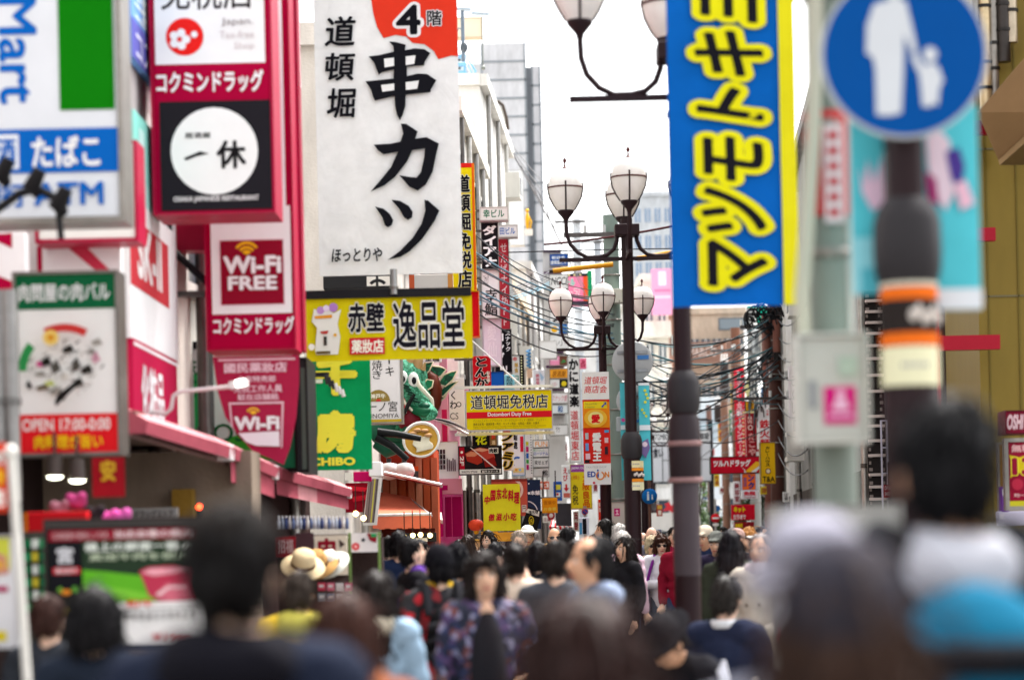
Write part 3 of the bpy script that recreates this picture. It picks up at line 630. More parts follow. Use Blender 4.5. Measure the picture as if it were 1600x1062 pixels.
for i in range(13):
    y0 = 370 + i * 9 + rnd.uniform(-6, 6)
    cable((735 + rnd.uniform(-10, 20), y0, 39), (962 + rnd.uniform(-3, 3), 455 + i * 8 + rnd.uniform(-5, 5), 46), rnd.uniform(.05, .35), rnd.choice((.008, .012, .016)), rnd.choice(('#3b3b40', '#5b7f90', '#2a2a2e')), 'thin cable slanting down between yellow duty free signs and the green pole', 'cables slanting to the green pole')
for i in range(8):
    cable((745 + 14 * i, 150 + 22 * i, 60), (900 + 8 * i, 330 + 28 * i, 85), .3, .013, rnd.choice(('#6b6b70', '#44444a')), 'fine diagonal wire crossing the pale tower and the white sky', 'fine diagonal wires in front of the tower')
for i in range(24):
    y0 = 480 + rnd.uniform(0, 60) + i * 3.5
    cable((1216, 486 + rnd.uniform(-8, 25) + (i % 5) * 20 + (70 if i % 4 == 3 else 0), 54.7), (965 + rnd.uniform(0, 12), 520 + i * 6, 47), rnd.uniform(.1, .7), rnd.choice((.009, .012, .02)), rnd.choice(('#26262a', '#32404a', '#4f7f88', '#1d1d20')), 'dark sagging cable strung between the green pole and the tangled brown pole', 'cables strung across the street')
for i in range(14):
    cable((1196 - rnd.uniform(0, 60), 560 + i * 9, 72), (1000 + rnd.uniform(-6, 20), 560 + i * 13, 110), rnd.uniform(.1, .9), .012, rnd.choice(('#2a2a2e', '#5c8a93', '#3b3f46')), 'distant dark cable sagging beyond the tangled brown pole', 'distant cables down the street')
for i in range(9):
    cable((1216, 500 + i * 26, 54.5), (1262, 470 + i * 33, 40), .25, .014, '#232226', 'black cable running from the tangled pole towards the grey building', 'cables on the right row')
for i in range(6):
    cable((715, 462 + i * 3, 38.5), (858, 425 + i * 4, 58), .12, .012, rnd.choice(('#4f8fa6', '#3b3b40')), 'pale blue cable passing above the black snack sign', 'cables above the snack sign')
cable((850, 382, 44), (1090, 345, 44), .05, .022, '#4b1f22', 'dark red cable crossing behind the central lamp', 'cables behind the central lamp')
cable((700, 398, 44), (1090, 388, 44), -.02, .012, '#2a2a2e', 'thin black line below the dark red cable', 'cables behind the central lamp')
for (a, b, lab) in (((858, 424), (958, 413), 'yellow insulated cable cover left of the central lamp'), ((992, 405), (1048, 395), 'yellow insulated cable cover right of the central lamp')):
    o = thing('cable_cover', lab, 'cable cover', at(*a, 43)); m = MB(); v = at(*b, 43) - at(*a, 43); m.tube([(0, 0, 0), v * .06], .03, M('#2a2422'), 8); m.tube([v * .061, v], .045, M('#c98a1c'), 8); m.build('sleeve', o)
# cable knot
kn = thing('cable_knot', 'black knot of looped cables at the top of the tangled pole', 'cables', at(1195, 495, 54.4)); m = MB(); k = 54.4 / F
for i in range(26):
    c = Vector((rnd.uniform(-26, 20) * k, rnd.uniform(-.3, .1), rnd.uniform(-20, 12) * k)); a = rnd.uniform(.06, .22)
    m.tube([c + Vector((a * math.cos(t * .63), rnd.uniform(-.05, .05), a * 1.4 * math.sin(t * .63))) for t in range(9)], .018, M('#17171a'), 5)
m.build('loops', kn); m = MB(); m.box((-30 * k, -.05, 2 * k), (28 * k, .05, 6 * k), M('#3a3436', 'metal')); m.build('rack', kn)
kn2 = thing('cable_knot', 'second tangle of wires lower on the right poles by the dotted maroon sign', 'cables', at(1188, 620, 60)); m = MB(); k = 60 / F
for i in range(26):
    c = Vector((rnd.uniform(-22, 25) * k, rnd.uniform(-.3, .3), rnd.uniform(-60, 50) * k)); a = rnd.uniform(.08, .3)
    m.tube([c + Vector((a * math.cos(t * .5) * .6, rnd.uniform(-.05, .05), a * 2 * math.sin(t * .5))) for t in range(8)], .016, M(rnd.choice(('#17171a', '#3a2a28', '#49636b'))), 5)
m.build('loops', kn2)
# distant trees
def tree(label, p, d, w_, y0, y1, name='broadleaf_tree', n=900, cols=('#3d5a22', '#54742e', '#2c4419')):
    o = thing(name, label, 'tree', (gx(p, d), d, 0), 0, 'trees at the end of the street'); k = d / F; zt, zb = zz(y0, d), zz(y1, d)
    t = MB(); bk = M('#4a3b2e', 'wall'); t.tube([(0, 0, 0), (.05, 0, zb), (0, 0, (zb + zt) / 2)], [.16, .12, .07], bk, 8)
    for i in range(5): a = i * 1.3; t.tube([(0, 0, zb * .9), (math.cos(a) * w_ * k * .25, math.sin(a) * .5, (zb + zt) / 2), (math.cos(a) * w_ * k * .4, math.sin(a) * .8, zt - .4)], [.07, .04, .015], bk, 6)
    t.build('trunk', o); c = MB(); rd = random.Random(p)
    cl = [(rd.uniform(-.4, .4) * w_ * k, rd.uniform(-.8, .8), rd.uniform(zb, zt - .3), rd.uniform(.35, .75)) for _ in range(14)]
    for i in range(n):
        q = rd.choice(cl); v = Vector((rd.gauss(0, 1), rd.gauss(0, 1), rd.gauss(0, 1))).normalized() * q[3] * rd.uniform(.5, 1.05); p_ = Vector(q[:3]) + v
        a = Vector((rd.gauss(0, 1), rd.gauss(0, 1), rd.gauss(0, 1))).normalized() * .11; b = a.orthogonal().normalized() * .055
        c.poly([p_ - a, p_ + b, p_ + a, p_ - b], M(cols[i % 3], 'leaf'))
    c.build('crown', o)
tree('light green tree at the street end left of the no entry sign', 1088, 112, 46, 738, 830)
tree('small dark green bush right of the no entry sign', 1120, 108, 30, 800, 840, 'shrub', 400, ('#2c4419', '#39552a', '#24381a'))
tree('dark shrub behind the red net cafe sign', 1186, 80, 40, 775, 830, 'shrub', 500, ('#1f331b', '#2d4523', '#17250f'))
# ------------------------------------------------------------------ signs: near left
CR, MAR, WH, BK, YE, RE, BL = '#a50436', '#8a122a', '#eceae8', '#1a191d', '#f2d81a', '#d81f26', '#0a5fb4'
sign('store_sign', 'white and blue convenience store sign with green block at top left', 'sign', (-40, -60, 190, 346), 13.2, '#d9dde2', [
    T('Mart', 8, 4, 68, 170, BL, .025, rot=-90, res=6), Rc(101, -60, 186, 181, '#0c7408'), Rc(-40, 209, 190, 277, BL), Rc(-2, 217, 36, 270, '#e6e9ec'), T('酒', 2, 222, 32, 266, BL, .03),
    T('たばこ', 56, 220, 162, 269, '#eef1f4', .03), T('銀行', -30, 292, 46, 330, BL, .03), T('ATM', 58, 292, 166, 328, BL, .03)], th=.3, fr='#8c8780', fw=8, br='L')
sg = thing('clamp_spotlight', 'black triple clamp spotlight in front of the tobacco sign', 'spotlight', at(50, 300, 12.6)); k = 12.6 / F; bk = M('#1b1a1c', 'paint')
m = MB(); m.tube([(-60 * k, 0, -30 * k), (-20 * k, 0, -2 * k), (10 * k, 0, 4 * k), (55 * k, 0, -20 * k)], .022, bk, 8); m.build('arm', sg)
for x, z, a in ((-38, 30, .5), (10, 12, .5), (50, -18, .5)):
    m = MB(); m.tube([(x * k, 0, z * k - .06), (x * k - .03, -.03, z * k - .02), (x * k + .02, -.04, z * k + .07)], [.025, .05, .035], bk, 10); m.build('lamp_head', sg)
m = MB(); m.cyl((40 * k, 0, -18 * k), (44 * k, 0, -75 * k), .018, bk, 8); m.build('drop_rod', sg)
sign('restaurant_sign', 'green white and red meat bar sign with a food collage', 'sign', (34, 432, 188, 708), 13.8, '#eceae6', [
    Rc(34, 432, 188, 486, '#14603a'), T('肉問屋の肉バル', 38, 446, 180, 474, '#eef0ec', .02),
    Rc(34, 648, 188, 708, RE), T('OPEN 17:00-0:00', 40, 655, 176, 674, '#f4e8e4', .02), T('肉料理が旨い', 58, 680, 164, 702, '#f5c21c', .03),
    *[Po([(x, y), (x + a, y - b), (x + a + 6, y + 4), (x + 4, y + b)], c) for x, y, a, b, c in ((70, 566, 12, 9, '#26241f'), (60, 585, 14, 4, '#8d8880'), (86, 575, 10, 12, '#55524c'), (104, 548, 14, 7, '#2f2c28'), (118, 572, 9, 12, '#3b3832'), (132, 580, 14, 8, '#1f1e1b'), (142, 552, 10, 4, '#7f7a72'), (62, 606, 16, 5, '#6d5f4a'), (84, 612, 14, 8, '#a8a39a'), (120, 600, 12, 8, '#444039'), (150, 538, 12, 6, '#9c978f'), (48, 602, 4, 8, '#222'+'222'), (100, 590, 10, 6, '#d3cec4'), (150, 562, 8, 10, '#c58fa0'), (64, 570, 5, 5, '#d23c8a'), (76, 600, 12, 4, '#b8c25a'))],
    *[Po([(x, y), (x + a * 9, y + b * 9), (x + a * 9 + 1.5, y + b * 9 + 1.5), (x + 1.5, y + 1.8)], ['#3a3834', '#8a857c', '#b0aba2', '#54504a'][i % 4]) for i, x, y, a, b in [(i, 110 + 58 * math.sqrt(i / 60) * math.cos(i * 2.4), 578 + 46 * math.sqrt(i / 60) * math.sin(i * 2.4), math.cos(i * 1.7), math.sin(i * 1.7)) for i in range(60)]], Arc(112, 585, 62, 74, 60, 115, '#c63a36'), Arc(112, 585, 58, 72, 140, 178, '#2f8a4a'), Ci(92, 532, 12, '#e9c86a'), Ci(92, 532, 5, '#d9901f'), Po([(96, 632), (100, 620), (134, 596), (138, 600), (106, 630), (98, 638)], '#1c1b1a')],
    th=.25, fr='#77726c', fw=5, br='L')
sign('drugstore_sign', 'crimson tower sign with duty free emblem and white circle on black', 'sign', (248, -60, 428, 338), 16.6, CR, [
    Rc(252, -60, 421, 111, WH), T('免税店', 262, -28, 404, 28, '#201a1c', .01), Ci(298, 69, 29, '#e0231f'), *[Ci(290 + 10 * math.cos(a), 73 + 10 * math.sin(a), 6.5, '#f4ecea') for a in (0, 1.26, 2.5, 3.77, 5)], Ci(313, 66, 5, '#f4ecea'),
    T('Japan.', 355, 42, 404, 55, '#8a7c7c'), T('Tax-free', 352, 62, 405, 73, '#c9bcbc'), T('Shop', 374, 80, 405, 92, '#c9bcbc'),
    T('コクミンドラッグ', 253, 122, 418, 156, '#f4ecee', .035), Rc(257, 169, 427, 336, '#211f24'), Ci(340, 246, 67, WH),
    T('居酒屋', 295, 217, 335, 226, '#222022', .02), Po([(293, 256), (318, 246), (332, 250), (312, 254), (296, 260)], '#1a181a'), T('休', 343, 230, 389, 274, '#1a181a', .03), T('OSAKA JAPANESE RESTAURANT', 276, 315, 407, 325, '#e8e4e4', .02)],
    th=.5, fr=CR, fw=4, br='L', brl=.8)
sign('drugstore_sign', 'crimson and white tower sign with a wireless square and white lettering', 'sign', (326, -60, 458, 548), 17.8, CR, [
    Rc(420, -60, 450, 340, WH), T('店', 428, 52, 440, 72, MAR), Rc(333, 330, 456, 495, WH), T('薬妝店', 350, 331, 436, 356, '#2a2224', .01), Rc(345, 380, 446, 483, '#f0dadd'), Rc(347, 382, 444, 481, MAR),
    Arc(388, 405, 17, 21, 35, 145, '#f3b51d'), Arc(388, 405, 10, 14, 35, 145, '#f3b51d'), Arc(388, 405, 0, 8, 30, 150, '#f3b51d'), T('Wi-Fi', 351, 406, 441, 434, '#f7f2f2', .045), T('FREE', 358, 437, 434, 459, '#f7f2f2', .04), T('コクミンドラッグ', 334, 500, 459, 527, '#f4ecee', .035)],
    th=.5, fr=CR, fw=3, br='L', brl=.6)
sb = thing('steel_spine', 'crimson steel spine joining the two drugstore tower signs', 'sign frame', at(462, 250, 18.1)); m = MB(); k = 18.1 / F
m.box((-6 * k, -.12, -300 * k), (9 * k, .1, 310 * k), M('#9c0a36')); m.build('spine', sb); m = MB(); m.box((-205 * k, -.1, -140 * k), (-140 * k, .1, -92 * k), M('#a00c3a')); m.build('lower_link', sb)
m = MB(); m.box((-254 * k, -.1, 37 * k), (-205 * k, .1, 132 * k), M('#9c0836')); m.build('upper_link', sb)
fb = thing('sign_support', 'black steel support frame beneath the crimson link', 'support frame', at(270, 450, 17.9)); k = 17.9 / F; m = MB()
m.box((-.03, -.03, -60 * k), (.0, .03, 66 * k), M(BK)); m.build('upright', fb); m = MB(); m.tube([(0, 0, 60 * k), (56 * k, 0, 5 * k)], .03, M(BK), 6); m.build('brace', fb); m = MB(); m.box((0, -.03, -15 * k), (56 * k, .03, -8 * k), M(BK)); m.build('crossbar', fb)
# facade panels of the drugstore (in the plane x = -2.44, facing the street)
FP = dict(yaw=R(90), roll=False, th=.05)
def fsign(name, label, cat, rect, bg, items, dd=.0, **kw):
    cx = (rect[0] + rect[2]) / 2; u, v = uv(cx, (rect[1] + rect[3]) / 2); return sign(name, label, cat, rect, (-2.43 + dd) / u, bg, items, **{**FP, **kw})
fsign('cosmetics_sign', 'white cosmetics panel with a red block on the drugstore facade', 'sign', (197, 300, 271, 545), '#efecec', [Rc(197, 360, 257, 462, '#bf3a42'), T('SK-II', 208, 362, 246, 446, '#f2e4e2', .04)])
fsign('cosmetics_sign', 'crimson panel with tall white characters on the drugstore facade', 'sign', (203, 546, 272, 690), '#b81e48', [Rc(203, 551, 272, 556, '#f2e6e8'), T('化粧品', 215, 575, 250, 662, '#f2e6e8', .03)])
fsign('cosmetics_sign', 'pale turquoise striped panel behind the tower sign', 'sign', (206, 205, 262, 335), '#8fdccf', [Rc(212, 205, 220, 335, '#c4ece4'), Rc(232, 205, 240, 335, '#b4e6dc'), Rc(250, 205, 262, 335, '#eef2f0')])
fsign('cosmetics_sign', 'blue and violet panel with slanting white letters high on the facade', 'sign', (200, -40, 250, 118), '#6f9bd6', [Rc(200, 60, 250, 118, '#5b5ba8'), T('Iohin', 204, 5, 240, 50, '#d9e6f4', .04, rot=90), T('コスメ', 206, 70, 240, 112, '#c9c9e6', .02)])
sign('drugstore_wall_sign', 'white panel with crimson diagonal stripe low on the near facade', 'sign', (62, 385, 192, 560), 15.2, '#efebea', [Po([(110, 388), (140, 388), (180, 430), (180, 448)], '#c43a52'), Rc(62, 385, 70, 560, CR)])
sign('drugstore_wall_sign', 'crimson and white panel at the left edge of the facade', 'sign', (-30, 365, 45, 600), 14.6, '#eee6e6', [Po([(-20, 368), (24, 366), (24, 390)], CR), Po([(-30, 420), (40, 448), (40, 470), (-30, 440)], CR), Rc(14, 500, 30, 590, '#c2274e')])
sign('box_sign', 'white box sign with a crimson rim behind the convenience store sign', 'sign', (66, 232, 216, 378), 15, '#efe9e2', [Rc(66, 358, 216, 362, '#e4c9c4')], th=.3, fr=CR, fw=5)
for i, x in enumerate((4, 22)):
    o = thing('duct', ['grey vertical duct at the left edge', 'second grey duct right of the first at the left edge'][i], 'duct', (gx(x, 12.6), 12.6, 1.9)); m = MB(); m.cyl((0, 0, 0), (0, 0, 1.1), .045, M('#8f8d8b', 'metal'), 12); m.build('pipe', o); m = MB(); m.cyl((0, 0, .5), (0, 0, .54), .055, M('#6b6967', 'metal'), 12); m.build('clamp', o)
# shield flag and lightboxes
bp = [(334, 556), (469, 556), (468, 600), (462, 655), (452, 700), (441, 727), (420, 716), (395, 706), (372, 680), (352, 650), (341, 610)]
sign('shield_banner', 'maroon shield shaped banner with white wireless lettering', 'banner', (334, 556, 470, 727), 17.6, '#a82748', [
    Po([(343, 560), (463, 560), (463, 563), (343, 563)], '#e6c4cc'), T('國民薬妝店', 352, 566, 450, 582, '#e9c9d2', .03), T('本店特売部', 372, 587, 432, 597, '#e9c9d2', .02), T('免税工作人員', 366, 601, 442, 613, '#e9c9d2', .02), T('駐在店舗銘', 372, 615, 436, 625, '#e9c9d2', .02),
    Po([(358, 628), (444, 628), (440, 700), (438, 700), (441, 631), (361, 631), (364, 668), (361, 664)], '#e6c4cc'), Arc(396, 648, 9, 12, 30, 150, '#efb93a'), Arc(396, 648, 0, 7, 30, 150, '#efb93a'), T('Wi-Fi', 366, 650, 437, 672, '#f4eaec', .05), Po([(372, 676), (436, 674), (436, 698), (400, 696), (384, 690)], '#f2e4e8')], cloth=True, poly=bp)
def lightbox(label, r, d, items, fr='#17171a', bg='#cfe9dc', fw=6): return sign('light_box', label, 'sign', r, d, bg, items, th=.3, fr=fr, fw=fw)
lightbox('narrow green and white light box left of the shield banner', (288, 548, 318, 678), 18.9, [Rc(288, 548, 318, 600, '#e3efe9'), Po([(288, 600), (318, 580), (318, 678), (288, 678)], '#2fae5d'), T('抹茶', 295, 560, 312, 625, '#0f6b3a', .03, vert=True)], fw=12)
lightbox('wide green light box half hidden behind the shield banner', (332, 552, 462, 733), 19.4, [Po([(332, 690), (462, 660), (462, 733), (332, 733)], '#3fb336'), Po([(440, 640), (462, 620), (462, 733), (420, 733)], '#2f9f70'), T('Osaka', 336, 662, 440, 690, '#1d6a3a', .01)])
sign('steel_cabinet', 'dark upright cabinet between the shield banner and the green banner', 'cabinet', (472, 566, 486, 738), 19.2, '#2a2b2d', [Rc(478, 580, 485, 735, '#4d5a52')], th=.8, fr='#1b1c1e', fw=2)
# ------------------------------------------------------------------ big banners
Z4 = lambda pts: zoomed(440, 0, 3.54, pts)
Z5 = lambda pts: zoomed(440, 300, 4.084, pts)
KU = [Z4(p) for p in (
    [(605, 235), (640, 238), (697, 255), (692, 285), (745, 276), (800, 282), (832, 305), (800, 350), (796, 372), (700, 375), (700, 428), (760, 415), (812, 420), (862, 455), (830, 505), (828, 520), (690, 530), (688, 590), (672, 640), (655, 672), (640, 640), (630, 590), (628, 536), (520, 560), (510, 540), (500, 500), (470, 452), (500, 450), (625, 440), (628, 390), (560, 405), (545, 418), (535, 395), (520, 350), (490, 315), (545, 310), (630, 292), (628, 262)],)]
KH = [Z4(p) for p in ([(575, 330), (630, 325), (630, 370), (578, 378)], [(695, 320), (750, 315), (742, 362), (695, 368)], [(556, 475), (628, 468), (628, 505), (562, 512)], [(692, 462), (765, 455), (755, 500), (692, 505)])]
KA = Z4([(660, 690), (690, 692), (752, 735), (738, 775), (800, 768), (868, 805), (850, 870), (830, 960), (790, 1030), (745, 1062), (700, 1040), (645, 975), (700, 985), (740, 990), (765, 960), (785, 880), (790, 830), (720, 838), (690, 900), (620, 985), (560, 1030), (485, 1062), (540, 1000), (600, 930), (640, 845), (560, 858), (530, 835), (508, 803), (600, 800), (655, 790), (672, 745)])
T1 = Z5([(585, 95), (640, 110), (680, 145), (700, 185), (690, 215), (665, 230), (645, 215), (630, 165)])
T2 = Z5([(690, 55), (745, 62), (800, 95), (825, 135), (820, 170), (795, 186), (770, 170), (740, 115)])
T3 = Z5([(900, 60), (925, 65), (995, 130), (960, 200), (880, 310), (800, 385), (740, 420), (658, 437), (740, 380), (820, 300), (880, 210), (905, 130)])
CW = '#ececf0'
bn = sign('hanging_banner', 'large white hanging banner with bold black brush characters and red corner', 'banner', (494, -50, 718, 429), 23, CW, [
    Po(Z4([(505, -60), (520, 70), (540, 150), (575, 213), (640, 197), (700, 207), (735, 243), (800, 252), (850, 290), (875, 337), (948, 318), (985, 322), (985, -60)]), '#dc3a26'),
    T('4', 622, 9, 661, 56, '#14141a', .03, ol='#e6e4e6', olw=.07, res=6), T('階', 671, 19, 694, 43, '#14141a', .02, ol='#e6e4e6', olw=.06),
    T('道', 510, 25, 560, 72, '#14141a', .02, it=.1), T('頓', 510, 82, 558, 126, '#14141a', .02, it=.1), T('堀', 511, 137, 558, 184, '#14141a', .02, it=.1),
    Po(KU[0], '#17171d'), *[Po(h, CW) for h in KH], Po(KA, '#17171d'), Po(T1, '#17171d'), Po(T2, '#17171d'), Po(T3, '#17171d'),
    T('ほっとりや', 514, 387, 593, 409, '#17171d', .03, it=.15)], cloth=True, wave=.004, hang=.4)
sign('horizontal_banner', 'yellow horizontal cloth banner with outlined black characters under the white banner', 'banner', (478, 464, 738, 562), 21.5, '#d2c412', [
    T('赤壁', 544, 472, 601, 519, '#1b1a22', .035, ol='#e9e9dc', olw=.04), T('逸品堂', 614, 470, 726, 546, '#1b1a22', .02, ol='#e9e9dc', olw=.04), Rc(546, 527, 601, 553, '#c32430'), T('薬妝店', 549, 530, 599, 551, '#f0e8d6', .03),
    Po([(492, 545), (496, 510), (488, 500), (492, 480), (500, 486), (512, 480), (522, 488), (534, 482), (528, 505), (532, 525), (528, 552), (494, 552)], '#dcdcd2'), Ci(502, 483, 6, '#b58ac0'), Ci(522, 479, 7, '#a878b8'), Ci(511, 480, 5, '#d9c9de'), Po([(492, 492), (520, 490), (520, 495), (494, 496)], '#d98f2a'), Po([(500, 516), (514, 515), (512, 520), (504, 520)], '#b0403a'), Rc(506, 524, 511, 538, '#3a3630'), Ci(524, 522, 2.5, '#d8a020'), Rc(494, 547, 516, 551, '#5c4a20'), Ci(487, 540, 5, '#e6e6da')], cloth=True, wave=.01)
o = thing('banner_rail', 'black rail with a steel pipe stub above the yellow banner', 'rail', at(608, 458, 21.5)); k = 21.5 / F; m = MB(); m.box((-131 * k, -.04, -7 * k), (128 * k, .05, 6 * k), M('#17181c')); m.build('rail', o)
m = MB(); m.cyl((8 * k, -.06, -3 * k), (8 * k, -.06, 36 * k), 5.5 * k, M('#9a9a98', 'metal'), 14); m.cyl((8 * k, -.06, 5 * k), (8 * k, -.06, 9 * k), 7.5 * k, M('#77726c', 'metal'), 14); m.build('pipe_stub', o)
sign('back_sign', 'dark sign box with white brush stroke panels seen between the two big banners', 'sign', (506, 432, 612, 452), 26, '#2b2b2d', [Rc(574, 434, 588, 449, '#d6d2cc'), Rc(592, 434, 610, 449, '#d6d2cc'), Arc(591, 455, 12, 17, 40, 140, '#2b2b2d')], th=.2)
sign('back_sign', 'pale sign with orange edge seen between the two big banners', 'sign', (640, 430, 708, 452), 30, '#cfc9c4', [Rc(640, 430, 648, 452, '#c05a3a'), Rc(700, 430, 708, 452, '#c98a4a')], th=.2)
sign('vertical_banner', 'green vertical cloth banner with fat yellow characters', 'banner', (489, 563, 580, 734), 22.5, '#0f9a5c', [
    T('千', 492, 556, 560, 618, '#efe64a', .07), T('房', 490, 640, 556, 708, '#efe64a', .085), T('CHIBO', 484, 714, 554, 727, '#efe64a', .05), Rc(489, 592, 506, 598, '#d9e6dc')], cloth=True, wave=.02)
o = thing('shutter_motor', 'black and white pipe bundle in front of the green banner', 'pipes', at(524, 598, 21.2)); m = MB(); k = 21.2 / F
for i in range(6): m.cyl((-15 * k + i * 5 * k, -.02, 14 * k - i * 5 * k), (-12 * k + i * 5 * k, -.02, -2 * k - i * 4 * k), 3 * k, M('#2a2a2c' if i < 3 else '#cfcfcb', 'paint'), 10)
m.build('pipe_bundle', o); m = MB(); m.box((-36 * k, 0, 10 * k), (-10 * k, .05, 17 * k), M('#1c1c1e')); m.build('bracket', o)
sign('vertical_sign', 'white vertical steak sign with a gold fan emblem beside the dragon', 'sign', (566, 545, 627, 660), 28, '#e2dfe0', [
    T('焼', 583, 564, 599, 580, '#1e1c1e'), T('き', 584, 580, 597, 593, '#1e1c1e'), T('キ', 604, 574, 617, 589, '#1e1c1e'), Rc(609, 560, 611, 570, '#1e1c1e'), Po([(592, 628)] + [(592 + 18 * math.cos(R(a)), 628 - 18 * math.sin(R(a))) for a in range(0, 181, 15)], '#8f7a3e'), T('神戸牛', 580, 616, 603, 624, '#efe8d8', .03), Arc(592, 628, 0, 4, 0, 180, '#c23a30'),
    T('一ノ宮', 574, 628, 621, 644, '#1e1c1e'), T('ICHINOMIYA', 562, 647, 623, 654, '#4a4648'), Rc(566, 656, 627, 660, '#b59c2a')], th=.3, fr='#8c8780', fw=2.5)
sign('upper_sign', 'white sign with black brush letters above the dragon mane', 'sign', (655, 556, 690, 566), 34.5, '#e6e0de', [T('金龍', 664, 555, 687, 565, '#1d1b1c', .03)], th=.15)
sign('wall_sign', 'pink and red striped wall panel behind the dragon mane', 'sign', (688, 560, 700, 690), 36.4, '#d68a9a', [Rc(690, 640, 698, 690, '#c01f4c')], th=.15)
sign('wall_sign', 'pale wall sign with curly black script right of the dragon', 'sign', (702, 590, 726, 672), 37, '#dcd6d2', [T('くわ', 703, 610, 714, 640, '#2a2628', .02, vert=True), T('CS', 703, 645, 716, 655, '#2a2628'), Ci(717, 632, 4, '#2a2628'), Ci(717, 632, 2.8, '#dcd6d2')], th=.12)
# ------------------------------------------------------------------ signs along the left row
BRL = dict(br='L')
sign('vertical_sign', 'yellow vertical duty free sign with orange border partly behind the white banner', 'sign', (706, 257, 743, 455), 37, '#f4cf12', [
    Rc(706, 257, 743, 264, '#d8261f'), Rc(739, 257, 743, 455, '#e0641e'), T('道頓堀免税店', 714, 274, 736, 452, '#1c1a1e', .03, ol='#ece6cc', olw=.035, vert=True)], th=.25, **BRL)
sign('vertical_sign', 'plain red sign panel below the yellow vertical duty free sign', 'sign', (735, 457, 748, 526), 37.2, '#d3141f', [], th=.22, fr='#d9682a', fw=1.2)
sign('duty_free_sign', 'yellow horizontal duty free sign with a red stripe of white letters', 'sign', (729, 611, 862, 671), 36, '#f6d512', [
    T('道頓堀免税店', 736, 617, 856, 639, '#1d1a24', .012, ol='#efe9d2', olw=.035), Rc(729, 643, 862, 653, '#d8202a'), T('Dotombori Duty Free', 762, 644, 830, 652, '#f6f0ea', .025),
    T('デジタルカメラ・ビデオカメラ・ポータブルオーディオ・腕時計・ジュエリー', 739, 655, 853, 659, '#8a7420'), T('理美容家電・健康家電・時計・キッチン用品・化粧品・飲料・お菓子', 739, 660, 842, 664, '#7c6820', .01), T('Digital Camera Video Camera Portable Audio Player Rice Cooker Watch Cosmetics', 739, 665, 852, 667.5, '#8a7420'), T('Healthy Supplement Watches Beauty Goods Souvenirs Drinks', 739, 668, 840, 670, '#8a7420')], th=.2, fr='#c9c6c0', fw=1.5)
o = thing('sign_truss', 'white steel truss rails holding the yellow horizontal duty free sign', 'truss', at(796, 641, 36.25)); k = 36.25 / F; m = MB()
for z in (37, -36): m.box((-86 * k, -.03, z * k - .02), (70 * k, .03, z * k + .02), M('#cfccc8'))
m.build('rail', o); m = MB()
for i in range(9): x = -84 * k + i * 6 * k; m.tube([(x, 0, -36 * k), (x + 5 * k, 0, -28 * k)], .012, M('#d9d6d2'), 6)
m.build('strut', o); m = MB(); m.tube([(-67 * k, 0, 120 * k), (20 * k, 0, 38 * k)], .014, M('#cfccc8'), 6); m.build('stay_rod', o)
o = thing('roof_louvre', 'white folded louvre canopy right of the dragon noodle bowl', 'canopy', at(705, 665, 35)); k = 35 / F; m = MB()
for i in range(9): m.obox(((-20 + i * 4) * k, -.15, (10 - i * 1.5) * k), (36 * k, .3, 1.6 * k), 0, M('#e3dede'), ry=R(8 + i * 2))
m.build('louvre_blade', o); m = MB(); m.tube([(-34 * k, 0, 16 * k), (26 * k, 0, -14 * k)], .02, M('#b9b4b2', 'metal'), 6); m.build('rail', o)
sign('vertical_sign', 'red vertical sign with black brush hiragana above the duty free sign', 'sign', (739, 557, 767, 606), 37.5, '#b5121f', [T('とんか', 742, 558, 763, 606, '#17141a', .045, ol='#e6dcd6', olw=.03, vert=True), T('お食事', 760, 580, 766, 598, '#e6dcd6', .02, vert=True)], th=.2)
sign('plain_sign', 'plain blue panel between the red hiragana sign and the cyan sign', 'sign', (767, 582, 787, 608), 40, '#1858b0', [], th=.15, fr='#123f86', fw=1)
sign('building_name_sign', 'small grey building name sign with green characters', 'sign', (750, 326, 793, 345), 41, '#d6d3ce', [T('幸ビル', 755, 329, 788, 342, '#1f6a4c', .02)], th=.3, fr='#b9b6b0', fw=1, **BRL)
sign('vertical_sign', 'black vertical sign with rounded white katakana', 'sign', (753, 350, 778, 421), 41.2, '#1b1a1d', [T('ダイアナ', 755, 353, 776, 419, '#efedea', .05, vert=True)], th=.25, fr='#6e6a68', fw=1, **BRL)
sign('vertical_sign', 'white vertical sushi sign under the black katakana sign', 'sign', (753, 423, 780, 498), 41.3, '#e4e1e0', [T('スナック', 756, 430, 764, 446, '#4a4648', .01, it=.3), T('幸鮨', 757, 452, 777, 495, '#1d1b1c', .015, vert=True)], th=.25, fr='#8c8780', fw=1, **BRL)
sign('vertical_sign', 'faded lilac white blank sign hanging below the sushi sign', 'sign', (755, 500, 783, 571), 41.4, '#d9d0da', [T('愛仙', 762, 508, 776, 560, '#e6dfe6', .02, vert=True)], th=.25, fr='#b5aeb2', fw=1.2, **BRL)
sign('building_name_sign', 'small grey building name sign with blue characters', 'sign', (779, 354, 808, 371), 43, '#d9d7d4', [T('田ビル', 781, 357, 805, 368, '#2f62a8', .02)], th=.3, fr='#b9b6b0', fw=1)
sign('vertical_sign', 'long dull red vertical sign with thin white characters', 'sign', (780, 374, 795, 515), 43.3, '#b5323e', [T('せんばナイ坊FF', 783, 380, 793, 512, '#e6d0d0', .01, vert=True)], th=.25, fr='#7c2430', fw=1)
sign('vertical_sign', 'black vertical snack bar sign with white katakana', 'sign', (774, 516, 799, 582), 42, '#18171a', [T('スナック', 790, 518, 798, 550, '#f0eeec', .03, vert=True), T('コング', 776, 520, 788, 566, '#f0eeec', .05, vert=True), T('B1', 781, 572, 792, 579, '#f0eeec', .04)], th=.25, fr='#6b6866', fw=1)
